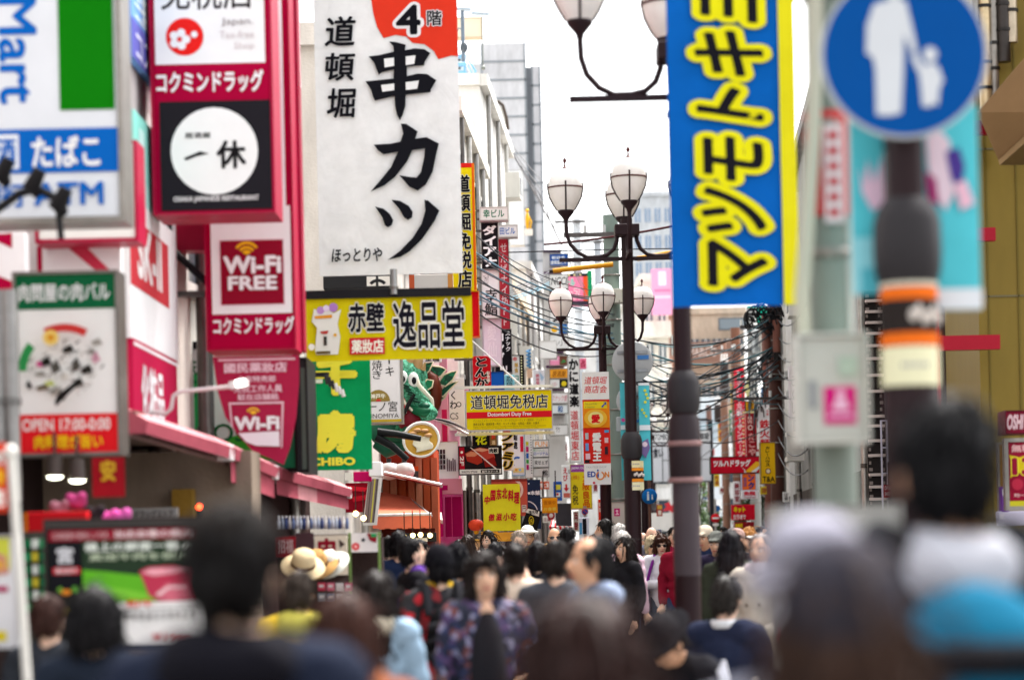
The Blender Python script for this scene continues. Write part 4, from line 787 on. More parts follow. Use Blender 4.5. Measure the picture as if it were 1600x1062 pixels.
sign('vertical_sign', 'cyan sign with grey characters above the duty free sign', 'sign', (787, 586, 804, 608), 44, '#8fd6e2', [T('忍研', 791, 588, 801, 607, '#3a5560', .02, vert=True)], th=.2)
sign('vertical_sign', 'white sign with coloured letters and a black dotted bulb border', 'sign', (800, 556, 818, 612), 46, '#eceae6', [Rc(812, 556, 818, 612, '#17161a'), *[Ci(815, 559 + i * 4.4, 1.2, '#f2e9b8') for i in range(12)], T('中', 802, 558, 808, 565, '#d8202a', .03), T('華食', 804, 567, 810, 583, '#d0a020', .02, vert=True), T('コン', 803, 586, 811, 606, '#2f9a8a', .03, vert=True)], th=.2, fr='#17161a', fw=1)
sign('white_cover', 'blank white fabric covered box sign beside the tenant stack', 'sign', (844, 534, 869, 560), 58, '#ebe8e6', [], th=.4, fr='#cfcbc8', fw=.8)
sign('vertical_sign', 'small white sign with crimson characters beside the bulb border sign', 'sign', (833, 578, 851, 604), 58.5, '#e4e3ea', [T('鉄板焼', 837, 584, 843, 602, '#c02a50', .02, vert=True), Po([(842, 580), (850, 590), (846, 596)], '#a8c4e0')], th=.2)
o = thing('spiral_sign', 'blue and white spiral sign hanging on a bracket', 'sign', at(826, 560, 58)); k = 58 / F; m = MB()
m.tube([(3 * k * math.cos(t * .8), 3 * k * math.sin(t * .8), (14 - t * .7) * k) for t in range(42)], .025, M('#4a7fa8'), 6); m.build('spiral', o); m = MB(); m.box((-3 * k, -.05, -30 * k), (5 * k, .05, -16 * k), M('#c9a48c')); m.build('plate', o)
sign('blank_sign', 'tall plain white sign board high beside the arched gable', 'sign', (784, 268, 818, 384), 65, '#eeecea', [], th=.3, fr='#c4c2c0', fw=.8)
o = thing('roof_figure', 'golden figure on a rooftop ledge in front of the panel tower', 'statue', at(824, 345, 75)); k = 75 / F; m = MB(); m.ball((0, 0, 0), (3.5 * k, .1, 14 * k), M('#d9a520', 'metal')); m.ball((0, 0, 16 * k), 3 * k, M('#d9a520', 'metal')); m.tube([(3 * k, 0, 6 * k), (6 * k, 0, -2 * k), (4 * k, 0, -12 * k)], .03, M('#d9a520', 'metal'), 6); m.build('body', o); m = MB(); m.box((-6 * k, -.2, -22 * k), (8 * k, .2, -14.1 * k), M('#d9d6d0')); m.build('ledge', o)
# tenant stack
TS = [('blue', 398, 416, '#1d4f9e', [T('新目毛', 862, 401, 883, 406, '#e6ecf4', .02), T('道頓堀ビル', 860, 408, 885, 414, '#e6ecf4', .02)], 'blue tenant panel at the top of the stack'),
      ('white', 430, 452, '#e6e4e2', [T('NCCI', 861, 434, 886, 446, '#2a2829', .01, it=.2)], 'white tenant panel with wide spaced roman letters'),
      ('black', 453, 466, '#231f20', [T('BAR大宮', 861, 456, 886, 463, '#c0604a', .02)], 'black tenant panel with red characters'),
      ('plain', 467, 482, '#e2e0df', [T('サ', 862, 470, 867, 476, '#2f2d2e'), T('リー', 870, 471, 883, 477, '#2f2d2e')], 'white tenant panel with small grey katakana'),
      ('brush', 483, 505, '#e6e4e2', [Po([(862, 502), (872, 498), (877, 487), (880, 488), (875, 500), (865, 504)], '#222022'), Ci(884, 500, 2, '#222022')], 'white tenant panel with a black brush curve'),
      ('logo', 507, 522, '#dfe6ee', [Rc(873, 507, 886, 522, '#2a62a8'), Ci(866, 515, 5, '#ecb01c')], 'blue and white tenant panel with a yellow disc'),
      ('pale', 524, 545, '#e4e3e1', [T('A小', 862, 530, 884, 541, '#9a9896', .01)], 'pale tenant panel with grey characters'),
      ('pinkbrown', 557, 571, '#e78fb0', [Rc(874, 557, 887, 571, '#6b4436'), T('LADIES', 861, 560, 872, 564, '#f4dfe6', .02), Po([(876, 568), (880, 562), (885, 566)], '#3c8a4a')], 'pink and brown tenant panel'),
      ('orange', 577, 591, '#eaa032', [T('居酒屋', 862, 580, 884, 589, '#8a4a1c', .01, it=.3)], 'orange tenant panel with brown scribble'),
      ('flower', 593, 606, '#e4e2e0', [Rc(874, 593, 888, 606, '#2a2c24'), Ci(881, 600, 4, '#d9c22a'), T('ゆ', 863, 597, 870, 604, '#d0a0a8')], 'half black tenant panel with a yellow flower'),
      ('red', 614, 630, '#e8e4e3', [T('スナック愛', 862, 618, 886, 627, '#d0808a', .01, it=.2)], 'white tenant panel with faint red script'),
      ('wa', 633, 646, '#e2e8ee', [T('和', 871, 634, 879, 645, '#1f5c9c', .03)], 'white tenant panel with one blue brush character'),
      ('note', 664, 680, '#e2e0de', [T('竹', 868, 667, 875, 675, '#4a4846')], 'white tenant panel with one small character')]
for (_, y0, y1, bgc, its, lab) in TS:
    sign('tenant_panel', lab, 'sign', (859, y0, 887, y1), 60, bgc, its, th=.3, fr='#8c8780', fw=.8, group='tenant sign stack')
o = thing('sign_mast', 'purple banded steel mast behind the stacked tenant panels', 'sign mast', (gx(873, 60.4), 60.4, 0)); k = 60.4 / F; m = MB(); m.box((-15 * k, 0, 0), (14 * k, .12, zz(392, 60.4)), M('#d9d7d4')); m.build('back_plate', o)
for y in (394, 428, 506, 552, 574, 610, 648): m = MB(); m.box((-14 * k, -.16, zz(y + 2, 60.4)), (14 * k, -.005, zz(y, 60.4) + .02), M('#5a3a5c')); m.build('band', o)
sign('vertical_sign', 'pink sign with green framed edge and turquoise katakana', 'sign', (884, 428, 925, 478), 76, '#ec7fa4', [Rc(884, 428, 925, 433, '#2a2a30'), *[Ci(889 + i * 9, 430.5, 1.4, '#f2d8a0') for i in range(3)], Rc(911, 433, 918, 471, '#e2532c'), Rc(918, 424, 925, 478, '#1e8a5a'), Rc(884, 471, 918, 478, '#3a3440'), T('ール', 884, 436, 898, 447, '#4fc4b4', .04, ol='#f2f0ec', olw=.04), T('ース', 884, 452, 906, 468, '#e86a9c', .03, ol='#f4f0f0', olw=.06)], th=.4)
sign('roof_lettering', 'pale roof board with blue grey katakana beyond the pink sign', 'sign', (925, 444, 962, 456), 127, '#d3d2d0', [T('ルシオ', 926, 445, 960, 455, '#8f98ac', .02)], th=.3)
sign('vertical_sign', 'tall white crab restaurant sign with black brush and red characters', 'sign', (889, 558, 906, 722), 56, '#e6e4e2', [T('かに道楽', 890, 560, 905, 637, '#1b191b', .05, vert=True), T('道頓堀東店', 891, 641, 903, 720, '#d0343c', .01, vert=True)], th=.3, fr='#a8a5a2', fw=.8)
sign('tenant_panel', 'orange lettered fun club panel of a grey framed sign column', 'sign', (833, 688, 857, 699), 45, '#e4e1de', [T('FUN', 836, 690, 855, 698, '#e8a86a', .02)], th=.25, fr='#9a9a98', fw=1)
for (y0, y1, its, lab) in ((700, 714, [T('畳のスナック', 834, 702, 850, 705, '#3a9a6a'), T('ローソナム', 834, 706, 856, 711, '#4a5ab0', .02)], 'grey column panel with green and violet lettering'), (715, 730, [T('来せぇず', 835, 719, 856, 726, '#4a4848', .02)], 'grey column panel with grey brush lettering'), (731, 744, [T('松', 848, 734, 856, 743, '#1c1a1b', .03)], 'grey column panel with one black brush character')):
    sign('tenant_panel', lab, 'sign', (833, y0, 857, y1), 45, '#d6d4d1', its, th=.25, fr='#9a9a98', fw=1)
sign('vertical_sign', 'white sign edged with black dots beside the fun club column', 'sign', (821, 676, 832, 746), 44.6, '#e6e4e1', [*[Ci(830, 679 + i * 4, .9, '#222') if 0 else Ci(830, 679 + i * 4, .9, '#222222') for i in range(16)], Rc(822, 690, 826, 696, '#c9c020'), Rc(822, 698, 826, 706, '#c02a6a'), Rc(822, 708, 826, 716, '#2a62b0'), Rc(822, 718, 826, 724, '#3f9a3a'), Rc(822, 726, 826, 734, '#b8206a')], th=.2)
sign('vertical_sign', 'white sign with black and yellow swinging katakana', 'sign', (786, 676, 803, 735), 40, '#eae6d8', [T('ファミリ', 784, 676, 803, 734, '#1a181a', .06, ol='#f0d020', olw=.05, vert=True, it=.2)], th=.2)
sign('vertical_sign', 'white sign with a blue wave drawing and red strip', 'sign', (800, 674, 819, 742), 41, '#e8eaf0', [T('鮨處', 801, 676, 809, 702, '#1c1a1c', .03, vert=True), Arc(808, 722, 6, 9, 60, 230, '#2a6ab8'), Rc(813, 682, 818, 706, '#c8203a'), Rc(801, 731, 818, 738, '#e8d88a'), Ci(806, 734, 2, '#e8a04a'), Ci(812, 734, 2, '#8ac0e0')], th=.2, fr='#7aa8c8', fw=1)
sign('black_sign', 'black sign with one yellow green character above the steak picture', 'sign', (739, 677, 765, 697), 37.3, '#17181a', [T('花', 743, 679, 761, 695, '#c9cc1e', .04)], th=.2, fr='#6b3a2c', fw=.8)
sign('vertical_sign', 'narrow gold and brown sign beside the yellow green character', 'sign', (766, 676, 776, 698), 38, '#7a5a2a', [T('お', 768, 679, 774, 686, '#d8302a', .03), T('酒', 768, 688, 774, 695, '#e8d0a0', .02)], th=.2)
sign('steak_sign', 'dark steak picture sign with a red second floor strip', 'sign', (718, 698, 783, 740), 36.6, '#241c20', [
    Rc(718, 698, 726, 733, '#b5142c'), T('2F', 719, 712, 725, 727, '#f2e6e6', .03, rot=-90), Ci(722, 706, 2, '#f2e6e6'),
    Po([(727, 708), (735, 704), (752, 706), (754, 722), (746, 726), (730, 720)], '#a83226'), Po([(728, 709), (736, 705), (750, 708), (742, 713), (730, 713)], '#d98a6a'), Po([(736, 703), (750, 699), (770, 703), (774, 716), (756, 720), (750, 706)], '#b8443a'), Po([(738, 703), (750, 700), (766, 703), (754, 706)], '#dca088'), Po([(756, 720), (772, 714), (776, 728), (758, 730)], '#8a1f1c'), Po([(735, 699), (737, 699), (781, 737), (779, 738)], '#e0d2d2'),
    Rc(764, 700, 779, 709, '#dcd8d8'), T('肉鉄', 765, 701, 778, 708, '#222022', .05), Rc(718, 733, 783, 740, '#e6e2e2'), T('WAGYU STEAK', 721, 735, 746, 738.5, '#3a3638', .02), Rc(751, 734, 780, 739, '#2a2628'), T('極牛ステーキ', 753, 735, 778, 738.5, '#e6e2e2', .02)], th=.2, fr='#17151a', fw=1.5)
sign('cloth_banner', 'bright yellow green cloth with red brush characters', 'banner', (755, 756, 813, 829), 35, '#dedc2c', [
    *[T(c, 757 + i * 9.2, 772 - [0, 5, 7, 8, 5, 1][i] + [4, 0, 0, 0, 0, 0][i] - 2, 766 + i * 9.2, 787 - [0, 5, 7, 8, 4, 0][i], '#b81c2c', .045, it=.15) for i, c in enumerate('中国东北料理')], *[T(c, 763 + i * 11.4, 802 - [0, 1, 1, 1][i], 773 + i * 11.4, 813, '#b81c2c', .04, it=.15) for i, c in enumerate('傲滋小吃')]], cloth=True, wave=.01)
sign('noren', 'faded orange red shop curtain behind the yellow green cloth', 'curtain', (768, 748, 824, 806), 38, '#c65a4a', [Arc(800, 765, 14, 18, -60, 90, '#e6c8c0'), Rc(768, 748, 824, 752, '#8a3a34'), Rc(815, 789, 822, 800, '#e6d8d0'), T('円', 816, 790, 821, 799, '#5a3a34', .02)], cloth=True, wave=.02)
sign('noren', 'navy shop curtain with white characters', 'curtain', (824, 749, 845, 826), 40, '#27334c', [T('本舗', 829, 766, 844, 773, '#e6e6e6', .04), Ci(827, 770, 2, '#e6e6e6'), Arc(822, 800, 17, 18.5, 10, 80, '#dcdce0'), Ci(827, 755, 1, '#e6e6e6')], cloth=True, wave=.02)
sign('tilted_sign', 'black tilted sign with white and yellow characters', 'sign', (815, 792, 844, 830), 37, '#1d1b1c', [Po([(825, 794), (843, 799), (842, 807), (822, 800)], '#e8e4de'), T('福名物', 826, 797, 841, 803, '#2a2628', .03), Ci(830, 813, 4, '#d8c020', 7), Ci(830, 813, 3, '#2a2420', 6), T('名', 828, 810, 832, 817, '#d8c020', .02), Rc(816, 822, 832, 829, '#d8d4d0'), T('中', 820, 822, 828, 829, '#2a2628', .04)], th=.1, poly=[(826, 791), (847, 799), (838, 830), (813, 824)])
sign('hanging_sign', 'orange hanging sign board with yellow lettering', 'sign', (847, 778, 871, 801), 44, '#e8961a', [T('営業中', 850, 782, 868, 788, '#c46a14', .02), T('お食事', 849, 792, 869, 798, '#f2c84a', .03)], th=.15, hang=.5)
sign('vertical_sign', 'blue sign with a yellow picture beside the red arrow sign', 'sign', (865, 752, 878, 782), 50, '#2352a6', [Rc(868, 757, 876, 765, '#d8d04a'), Rc(868, 769, 875, 776, '#e6e8ee'), Ci(871, 772, 2, '#c83a3a')], th=.2)
sign('vertical_sign', 'white sign with red letters and a downward red arrow', 'sign', (878, 727, 891, 779), 51, '#ebe8e6', [T('えび', 880, 730, 887, 752, '#c8242e', .04, vert=True), Po([(883, 756), (886, 756), (886, 762), (889, 762), (884.5, 768), (880, 762), (883, 762)], '#c8242e'), T('鮨', 888, 733, 891, 740, '#3a3638'), Rc(880, 770, 890, 777, '#d06a5a')], th=.2)
sign('shade_cloth', 'plain dark grey awning panel below the orange sign', 'awning', (868, 786, 893, 822), 46, '#3f4146', [], cloth=True, wave=.01)
sign('outlet_sign', 'yellow outlet sign with purple header and red and black characters', 'sign', (892, 726, 924, 795), 46, '#f0d428', [Rc(892, 726, 924, 737, '#a24ea6'), T('JAPAN OUTLET', 893, 729, 923, 734, '#f0e6f2', .03), T('(株)', 893, 742, 905, 750, '#d8862a', .01), T('免税', 894, 756, 903, 789, '#2a2624', .01, vert=True), T('大阪良品', 910, 740, 921, 793, '#d8421c', .02, vert=True), Rc(892, 794, 924, 795, '#8a3a8c')], th=.25, fr='#c9a83a', fw=.6)
sign('lamp_banner', 'red orange and white shop banner hung on a street lamp', 'banner', (911, 581, 953, 757), 37.4, '#dd2f28', [
    Rc(911, 581, 953, 624, '#ecebee'), T('道頓堀', 914, 588, 950, 600, '#dc5a5e', .01, it=.2), T('商店会', 914, 602, 950, 614, '#dc5a5e', .01, it=.2), Rc(911, 628, 953, 668, '#ef8a1e'), Rc(913, 627, 949, 638, '#f2d22a'), T('One Love Power', 915, 629, 934, 632, '#7a8a4a'), T('& Dotonbori', 915, 634, 930, 637, '#7a8a4a'), Po([(940, 635), (946, 630), (943, 629), (948, 628), (948, 633), (946, 632), (942, 637)], '#2a52a8'), Ci(931, 653, 18, '#f2b53a', 14), Ci(931, 653, 12, '#f6dc8a', 10), T('愛', 924, 647, 938, 661, '#d42026', .05),
    T('愛電王', 925, 675, 939, 721, '#f6eeee', .05, vert=True), *[Rc(a, b, c, e, f) for a, b, c, e, f in ((914, 676, 919, 686, '#b0bcc4'), (914, 692, 919, 704, '#6a9ad6'), (914, 708, 921, 717, '#e8c4d4'), (944, 672, 951, 676, '#4a9ac8'), (944, 684, 950, 692, '#d8b8c0'), (944, 698, 949, 710, '#3a2a34'), (912, 718, 920, 723, '#2a262a'))],
    Rc(911, 724, 953, 757, '#e6e7ea'), T('TAX-FREE SHOP', 914, 728, 946, 731, '#b0b4bc'), T('ED', 916, 736, 929, 745, '#3a55a8', .04), T('i', 931, 733, 934, 746, '#3a55a8', .04), Arc(936, 743, 5, 7, 110, 430, '#e0862a'), T('N', 943, 737, 950, 746, '#e0862a', .03), Ci(926, 754, 2, '#c84a5a')], cloth=True, wave=.008, poly=None)
# central lamp: sign backs, sticker bands, teal banners
def disc_back(label, x, y, d, r, rect=False):
    o = thing('road_sign', label, 'sign', at(x, y, d)); k = d / F; m = MB(); mm = M('#a9abac', 'paint')
    if rect: m.box((-25 * k, -.01, -11 * k), (25 * k, .01, 11 * k), mm, .005)
    else: m.lathe([(0, -.02), (r * k * .97, -.02), (r * k, -.012), (r * k, .012), (r * k * .97, .02), (0, .02)], mm, n=28, axis='y')
    m.build('plate', o); m = MB()
    for z in (.45, -.45): m.box((-r * k * .75, -.035, z * r * k - .015), (r * k * .75, -.021, z * r * k + .015), M('#8c8e90', 'metal'))
    m.box((r * k * .25, -.03, .1 * r * k), (r * k * .8, -.0215, .3 * r * k), M('#3f78b8')); m.build('rail', o)
disc_back('large round grey sign back on the central lamp', 988, 565, 25.85, 32); disc_back('smaller round grey sign back below the large one', 988, 626, 25.85, 25); disc_back('small rectangular grey sign back on the central lamp', 988, 662, 25.85, 22, True)
def sticker_band(label, px_, py0, py1, d, r, bands, lean=0):
    o = thing('sticker_band', label, 'sticker', at(px_, (py0 + py1) / 2, d)); zc = o.location.z
    for i, (a, b, c, dark) in enumerate(bands):
        m = MB(); m.lathe([(r, zz(b, d) - zc), (r, zz(a, d) - zc - .003)], M(c, 'print'), n=24)
        if dark:
            h = zz(a, d) - zz(b, d); zm = (zz(a, d) + zz(b, d)) / 2 - zc
            m.lathe([(r + .002, zm - h * .28), (r + .002, zm + h * .28)], M('#2b2523', 'print'), n=24)
            for q in range(7): an_ = -2.2 + q * .2; m.ball(((r + .001) * math.cos(an_ + .6), (r + .001) * math.sin(an_ + .6), zm + h * .08 * math.sin(q * 2)), (.014, .006, h * .12), M('#c9bfb6', 'print'), 8)
        else:
            for q in range(5): an_ = -1.95 + q * .2; zm = (zz(a, d) + zz(b, d)) / 2 - zc; m.ball(((r - .002) * math.cos(an_), (r - .002) * math.sin(an_), zm), (.008, .004, .01), M('#8a8a96', 'print'), 6)
        m.build('label', o)
sticker_band('orange and white sticker band round the central lamp', 992, 724, 770, 25.6, .094, ((724, 735, '#d9cfa0', 0), (735, 757, '#e08a2a', 1), (757, 770, '#dcd6b0', 0)))
def teal(label, r, d, its, br='L', brl=.08): return sign('vertical_banner', label, 'banner', r, d, '#56c0cc', its, cloth=True, wave=.008, group='turquoise street banners', br=br, brl=brl)
teal('turquoise banner seen left of the central lamp post', (970, 598, 984, 750), 25.75, [Rc(970, 664, 984, 671, '#d8e4e8'), Ci(974, 656, 3, '#d05aa0'), Po([(974, 705), (982, 695), (984, 712), (976, 722)], '#d8b8d8')], 'R', .03)
teal('turquoise banner with yellow stars right of the central lamp post', (999, 598, 1016, 750), 25.75, [Rc(999, 598, 1016, 602, '#e0e8ec'), *[Ci(1009 + (i % 3) * 2, 610 + i * 6, 2.2, '#d8d83a') for i in range(4)], *[Ci(1004 + (i % 3) * 3, 640 + i * 5, 2, '#cfd63a') for i in range(3)], Rc(999, 664, 1016, 672, '#dfe6ea'), Po([(1003, 690), (1012, 685), (1015, 700), (1008, 716), (1002, 708)], '#7a6a9a'), Ci(1007, 694, 4, '#e6d0dc')])
# right-hand foreground
MK = '#e8e11a'
o = sign('vertical_banner', 'long blue vertical banner with yellow outlined black katakana and yellow edge', 'banner', (1045, -60, 1243, 478), 13.6, '#0a5cae', [
    Rc(1219, -60, 1243, 478, '#d8cf1e'), T('マツモトキヨ', 1086, -34, 1196, 448, '#17161c', .025, ol='#dbd416', olw=.11, rot=90, res=4, it=.22)], cloth=True, wave=.03, hang=.5)
o = sign('street_cabinet', 'pale grey street cabinet at the foot of the thick utility pole', 'cabinet', (1212, 792, 1396, 1040), 7.2, '#a5a4a0', [Rc(1300, 800, 1302, 1040, '#7c7b78'), Rc(1222, 806, 1292, 812, '#8e8d89')], th=.3, fr='#9a9995', fw=3)
sticker_band('cream and orange sticker bands round the right foreground post', 1421, 412, 618, 8, .095, ((412, 464, '#d9d4c0', 0), (464, 556, '#e06a1e', 1), (556, 618, '#dcd8b4', 0)))
o = sign('footpath_sign', 'round blue footpath sign with a white adult and child', 'sign', (1282, -40, 1542, 215), 7.85, '#b8bcc0', [], th=.02, poly=[(1412 + 131 * math.cos(a * math.pi / 24), 86 + 131 * math.sin(a * math.pi / 24)) for a in range(48)])
pl = Plane(1412, 87.5, 7.83); pl_o = sign; 
def sdisc():
    root = [x for x in COL.objects if x.get('label') == 'round blue footpath sign with a white adult and child'][0]
    P = Plane(1412, 87.5, 7.85); m = MB()
    def pg(pts, c, y): v = [P.loc(*p) for p in pts]; ar = sum(v[i][0] * v[(i + 1) % len(v)][1] - v[(i + 1) % len(v)][0] * v[i][1] for i in range(len(v))); m.poly([(x, y, z) for x, z in (v if ar > 0 else v[::-1])], M(c, 'print'))
    pg([(1412 + 126 * math.cos(a * math.pi / 24), 86 + 126 * math.sin(a * math.pi / 24)) for a in range(48)], '#084a90', -.013)
    m.build('blue_face', root); m2 = m = MB()
    W_ = '#c9ccd0'
    def pg2(pts): 
        v = [P.loc(*p) for p in pts]; ar = sum(v[i][0] * v[(i + 1) % len(v)][1] - v[(i + 1) % len(v)][0] * v[i][1] for i in range(len(v))); m2.poly([(x, -.017, z) for x, z in (v if ar > 0 else v[::-1])], M(W_, 'print'))
    pg2([(1398 + 16 * math.cos(a * .3926), -16 + 17 * math.sin(a * .3926)) for a in range(16)])
    pg2([(1382, 4), (1392, 0), (1406, 0), (1416, 4), (1424, 40), (1432, 82), (1424, 86), (1412, 56), (1410, 110), (1405, 178), (1386, 182), (1366, 180), (1366, 110), (1362, 90), (1352, 84), (1354, 40), (1366, 8)])
    pg2([(1452 + 11 * math.cos(a * .3926), 88 + 12 * math.sin(a * .3926)) for a in range(16)])
    pg2([(1428, 82), (1442, 106), (1452, 101), (1464, 106), (1472, 130), (1466, 138), (1462, 168), (1454, 164), (1450, 170), (1438, 168), (1436, 138), (1434, 118), (1422, 92)])
    m2.build('white_figures', root)
sdisc()
bodycol = [Ci(1486, 250, 26, '#d9c0cc'), Ci(1500, 270, 20, '#4a3a8a'), Ci(1470, 290, 16, '#a82a6a'), Ci(1486, 310, 14, '#d0b0c4'), Ci(1455, 235, 16, '#e2d4de')]
teal('turquoise banner with a pink and violet figure right of the blue round sign post', (1440, 165, 1530, 484), 8.1, [Po([(1448, 215), (1470, 205), (1486, 222), (1482, 262), (1492, 300), (1476, 330), (1458, 300), (1450, 260)], '#dcc6d2'), Po([(1478, 238), (1500, 232), (1508, 262), (1502, 292), (1486, 282)], '#4b3a88'), Po([(1446, 268), (1462, 280), (1466, 320), (1450, 316)], '#9a2a66'), Po([(1490, 290), (1508, 282), (1522, 320), (1500, 330)], '#e0b4c6'), Rc(1440, 452, 1530, 484, '#d8dde2')])
teal('turquoise banner with a pale hand left of the blue round sign post', (1330, 190, 1382, 460), 8.1, [Po([(1344, 262), (1352, 290), (1356, 250), (1366, 286), (1378, 246), (1382, 320), (1362, 330), (1346, 300)], '#dcbcd0'), Rc(1330, 372, 1382, 460, '#8fd4de'), Rc(1342, 420, 1372, 460, '#58b8c8')], 'R')
o = thing('post_wrap', 'dark anti poster sleeve with two pale straps and a painted grey sheen round the post under the blue banner', 'wrap', (gx(1073, 16.2), 16.2, 0)); m = MB(); m.lathe([(.0895, zz(905, 16.2)), (.091, zz(900, 16.2)), (.091, zz(762, 16.2)), (.0895, zz(758, 16.2))], M('#453c40', 'paint'), n=22); m.build('grey_wrap', o); m = MB(); m.lathe([(.09, zz(757, 16.2)), (.108, zz(750, 16.2)), (.112, zz(700, 16.2)), (.106, zz(664, 16.2)), (.09, zz(655, 16.2))], M('#2e2528'), n=22); m.build('rubber_sleeve', o)  # grey band below the sleeve paints the post's light sheen into its colour
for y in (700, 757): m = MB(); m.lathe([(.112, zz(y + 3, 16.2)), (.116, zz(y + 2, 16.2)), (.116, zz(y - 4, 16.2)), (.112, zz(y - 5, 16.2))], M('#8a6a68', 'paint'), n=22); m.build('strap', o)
# utility cabinet on the thick pole
o = sign('utility_cabinet', 'grey utility cabinet with a magenta pictogram on the thick pole', 'cabinet', (1246, 528, 1348, 688), 8.4, '#bcbcb4', [Rc(1282, 606, 1332, 664, '#c81c74'), Ci(1308, 618, 7, '#e6b8d0'), Po([(1294, 640), (1300, 626), (1316, 626), (1322, 640), (1316, 642), (1300, 642)], '#e6b8d0'), Rc(1288, 648, 1328, 654, '#e2a8c8'), Rc(1260, 596, 1270, 640, '#8a8c90'), Rc(1305, 560, 1335, 590, '#a9b8a8')], th=.16, fr='#c9c8c0', fw=5)
sticker_band('red and white warning sticker on the thick utility pole', 1296, 188, 352, 8.6, .085, ((188, 352, '#c83a3c', 0),))
o = thing('pole_sticker', 'white lettered strip on the red pole sticker', 'sticker', at(1300, 270, 8.51)); m = MB(); k = 8.5 / F; m.box((-12 * k, -.004, -78 * k), (18 * k, 0, 76 * k), M('#d8c8c8', 'print')); m.build('strip', o)
m = MB()
for i in range(6): m.box((-6 * k, -.007, (58 - i * 24) * k - .014), (10 * k, -.0045, (58 - i * 24) * k + .014), M('#b83038', 'print'))
m.build('lettering', o)
o = thing('cable_duct', 'pale curved cable duct beside the thick utility pole', 'duct', at(1262, 690, 8.5)); k = 8.5 / F; m = MB(); m.tube([(0, 0, 0), (-4 * k, 0, 230 * k), (6 * k, 0, 330 * k), (20 * k, 0, 480 * k), (30 * k, 0, 760 * k)], .026, M('#b9b6a4'), 12); m.build('duct', o)
o = thing('cable_duct', 'thin pale conduit on the right side of the thick utility pole', 'duct', at(1334, 690, 8.55)); m = MB(); m.tube([(0, 0, 0), (0, 0, 760 * k)], .012, M('#c4c4bc'), 8); m.build('duct', o)
# right row signs
sign('horizontal_sign', 'red horizontal drugstore sign with white katakana and yellow arrow corner', 'sign', (1110, 714, 1186, 739), 58, '#c0142a', [T('ツルハドラッグ', 1114, 718, 1172, 729, '#f4eeee', .05, it=.12), Po([(1162, 738), (1180, 722), (1186, 722), (1186, 727), (1174, 738)], '#eeb02a'), Po([(1172, 738), (1186, 728), (1190, 728), (1180, 738)], '#d9d6d8'), Po([(1158, 730), (1163, 734), (1161, 738), (1165, 739)], '#d9d6d8')], th=.3, fr='#2a1f22', fw=1)
sign('vertical_sign', 'yellow vertical curry house sign with black lettering', 'sign', (1188, 692, 1210, 755), 52, '#eab71c', [T('カレーハウス', 1195, 697, 1202, 729, '#2a2216', .04, vert=True), Ci(1199, 736, 4.5, '#8a4a2a'), Ci(1199, 736, 3.2, '#ead8b0'), T('T&A', 1190, 744, 1209, 753, '#2a2216', .02)], th=.25, fr='#8a6a20', fw=.8)
sign('vertical_sign', 'white vertical noodle sign with red characters above the curry sign', 'sign', (1184, 632, 1206, 700), 60, '#e8e4e4', [T('中華', 1197, 640, 1201, 650, '#d05a5a', .01, vert=True), T('鉄火麺', 1186, 655, 1202, 700, '#cf2a34', .03, vert=True)], th=.2)
sign('vertical_sign', 'maroon sign with a beaded cream border on the right row', 'sign', (1166, 642, 1182, 718), 66, '#8e1a24', [*[Ci(1161, 648 + i * 6, 1.6, '#d8cf9a') for i in range(12)], *[Ci(1162 + i * 3, 644, 1.6, '#d8cf9a') for i in range(7)], T('焼肉', 1168, 650, 1175, 662, '#e0b8b0', .02, vert=True), Ci(1172, 668, 4, '#e0c8c0'), Ci(1172, 668, 2.5, '#8e1a24'), T('たこや', 1168, 676, 1180, 712, '#d89a98', .03, vert=True)], th=.2)
sign('vertical_sign', 'yellow and black sign above the beaded maroon sign', 'sign', (1164, 626, 1178, 642), 65, '#2a2220', [Rc(1165, 627, 1177, 641, '#d89a1c'), T('居', 1167, 629, 1176, 640, '#2a2220', .03)], th=.2)
sign('katakana_cutout', 'cream cutout character above the maroon sign', 'sign', (1163, 594, 1173, 622), 64, '#e0dc9a', [], th=.15, poly=[(1167, 594), (1171, 596), (1170, 602), (1173, 604), (1171, 612), (1169, 613), (1170, 619), (1167, 622), (1166, 614), (1163, 611), (1165, 603)])
sign('vertical_banner', 'red vertical banner with white katakana on the brown pole', 'banner', (1148, 575, 1164, 716), 82, '#d02238', [T('ニリート(三軒)サンスーツ', 1151, 578, 1160, 714, '#f0dce0', .03, vert=True)], cloth=True)
sign('vertical_sign', 'orange sign with blue katakana below the red horizontal sign', 'sign', (1159, 740, 1180, 765), 62, '#ea6a2a', [T('ンク', 1168, 741, 1178, 764, '#1c3a86', .06, vert=True), T('岩店', 1161, 745, 1166, 760, '#2a4a98', .02, vert=True)], th=.2, fr='#a8b4d0', fw=1)
sign('tax_free_sign', 'white sign with red tax free lettering', 'sign', (1158, 766, 1184, 779), 61, '#e6e2e6', [T('免税', 1161, 767, 1180, 774, '#d01f3a', .06), T('Tax-Free', 1162, 775, 1180, 778, '#b0304a', .02)], th=.2)
sign('cafe_sign', 'red net cafe sign with yellow and white lettering', 'sign', (1143, 788, 1179, 812), 66, '#c4142a', [T('ネット', 1146, 791, 1164, 800, '#f0d41c', .07), T('カラオケ', 1145, 803, 1165, 811, '#f2eeee', .04)], th=.2)
sign('cafe_sign', 'maroon sign with yellow lettering below the red net cafe sign', 'sign', (1146, 815, 1178, 832), 64, '#8a1c24', [T('食事処', 1148, 817, 1160, 824, '#ecc81c', .05), Rc(1146, 815, 1147, 832, '#d8d4d0')], th=.2)
sign('vertical_sign', 'plain green panel behind the knot of black cables', 'sign', (1168, 478, 1196, 524), 88, '#14917a', [], th=.3, poly=[(1168, 478), (1210, 478), (1210, 504), (1168, 526)])
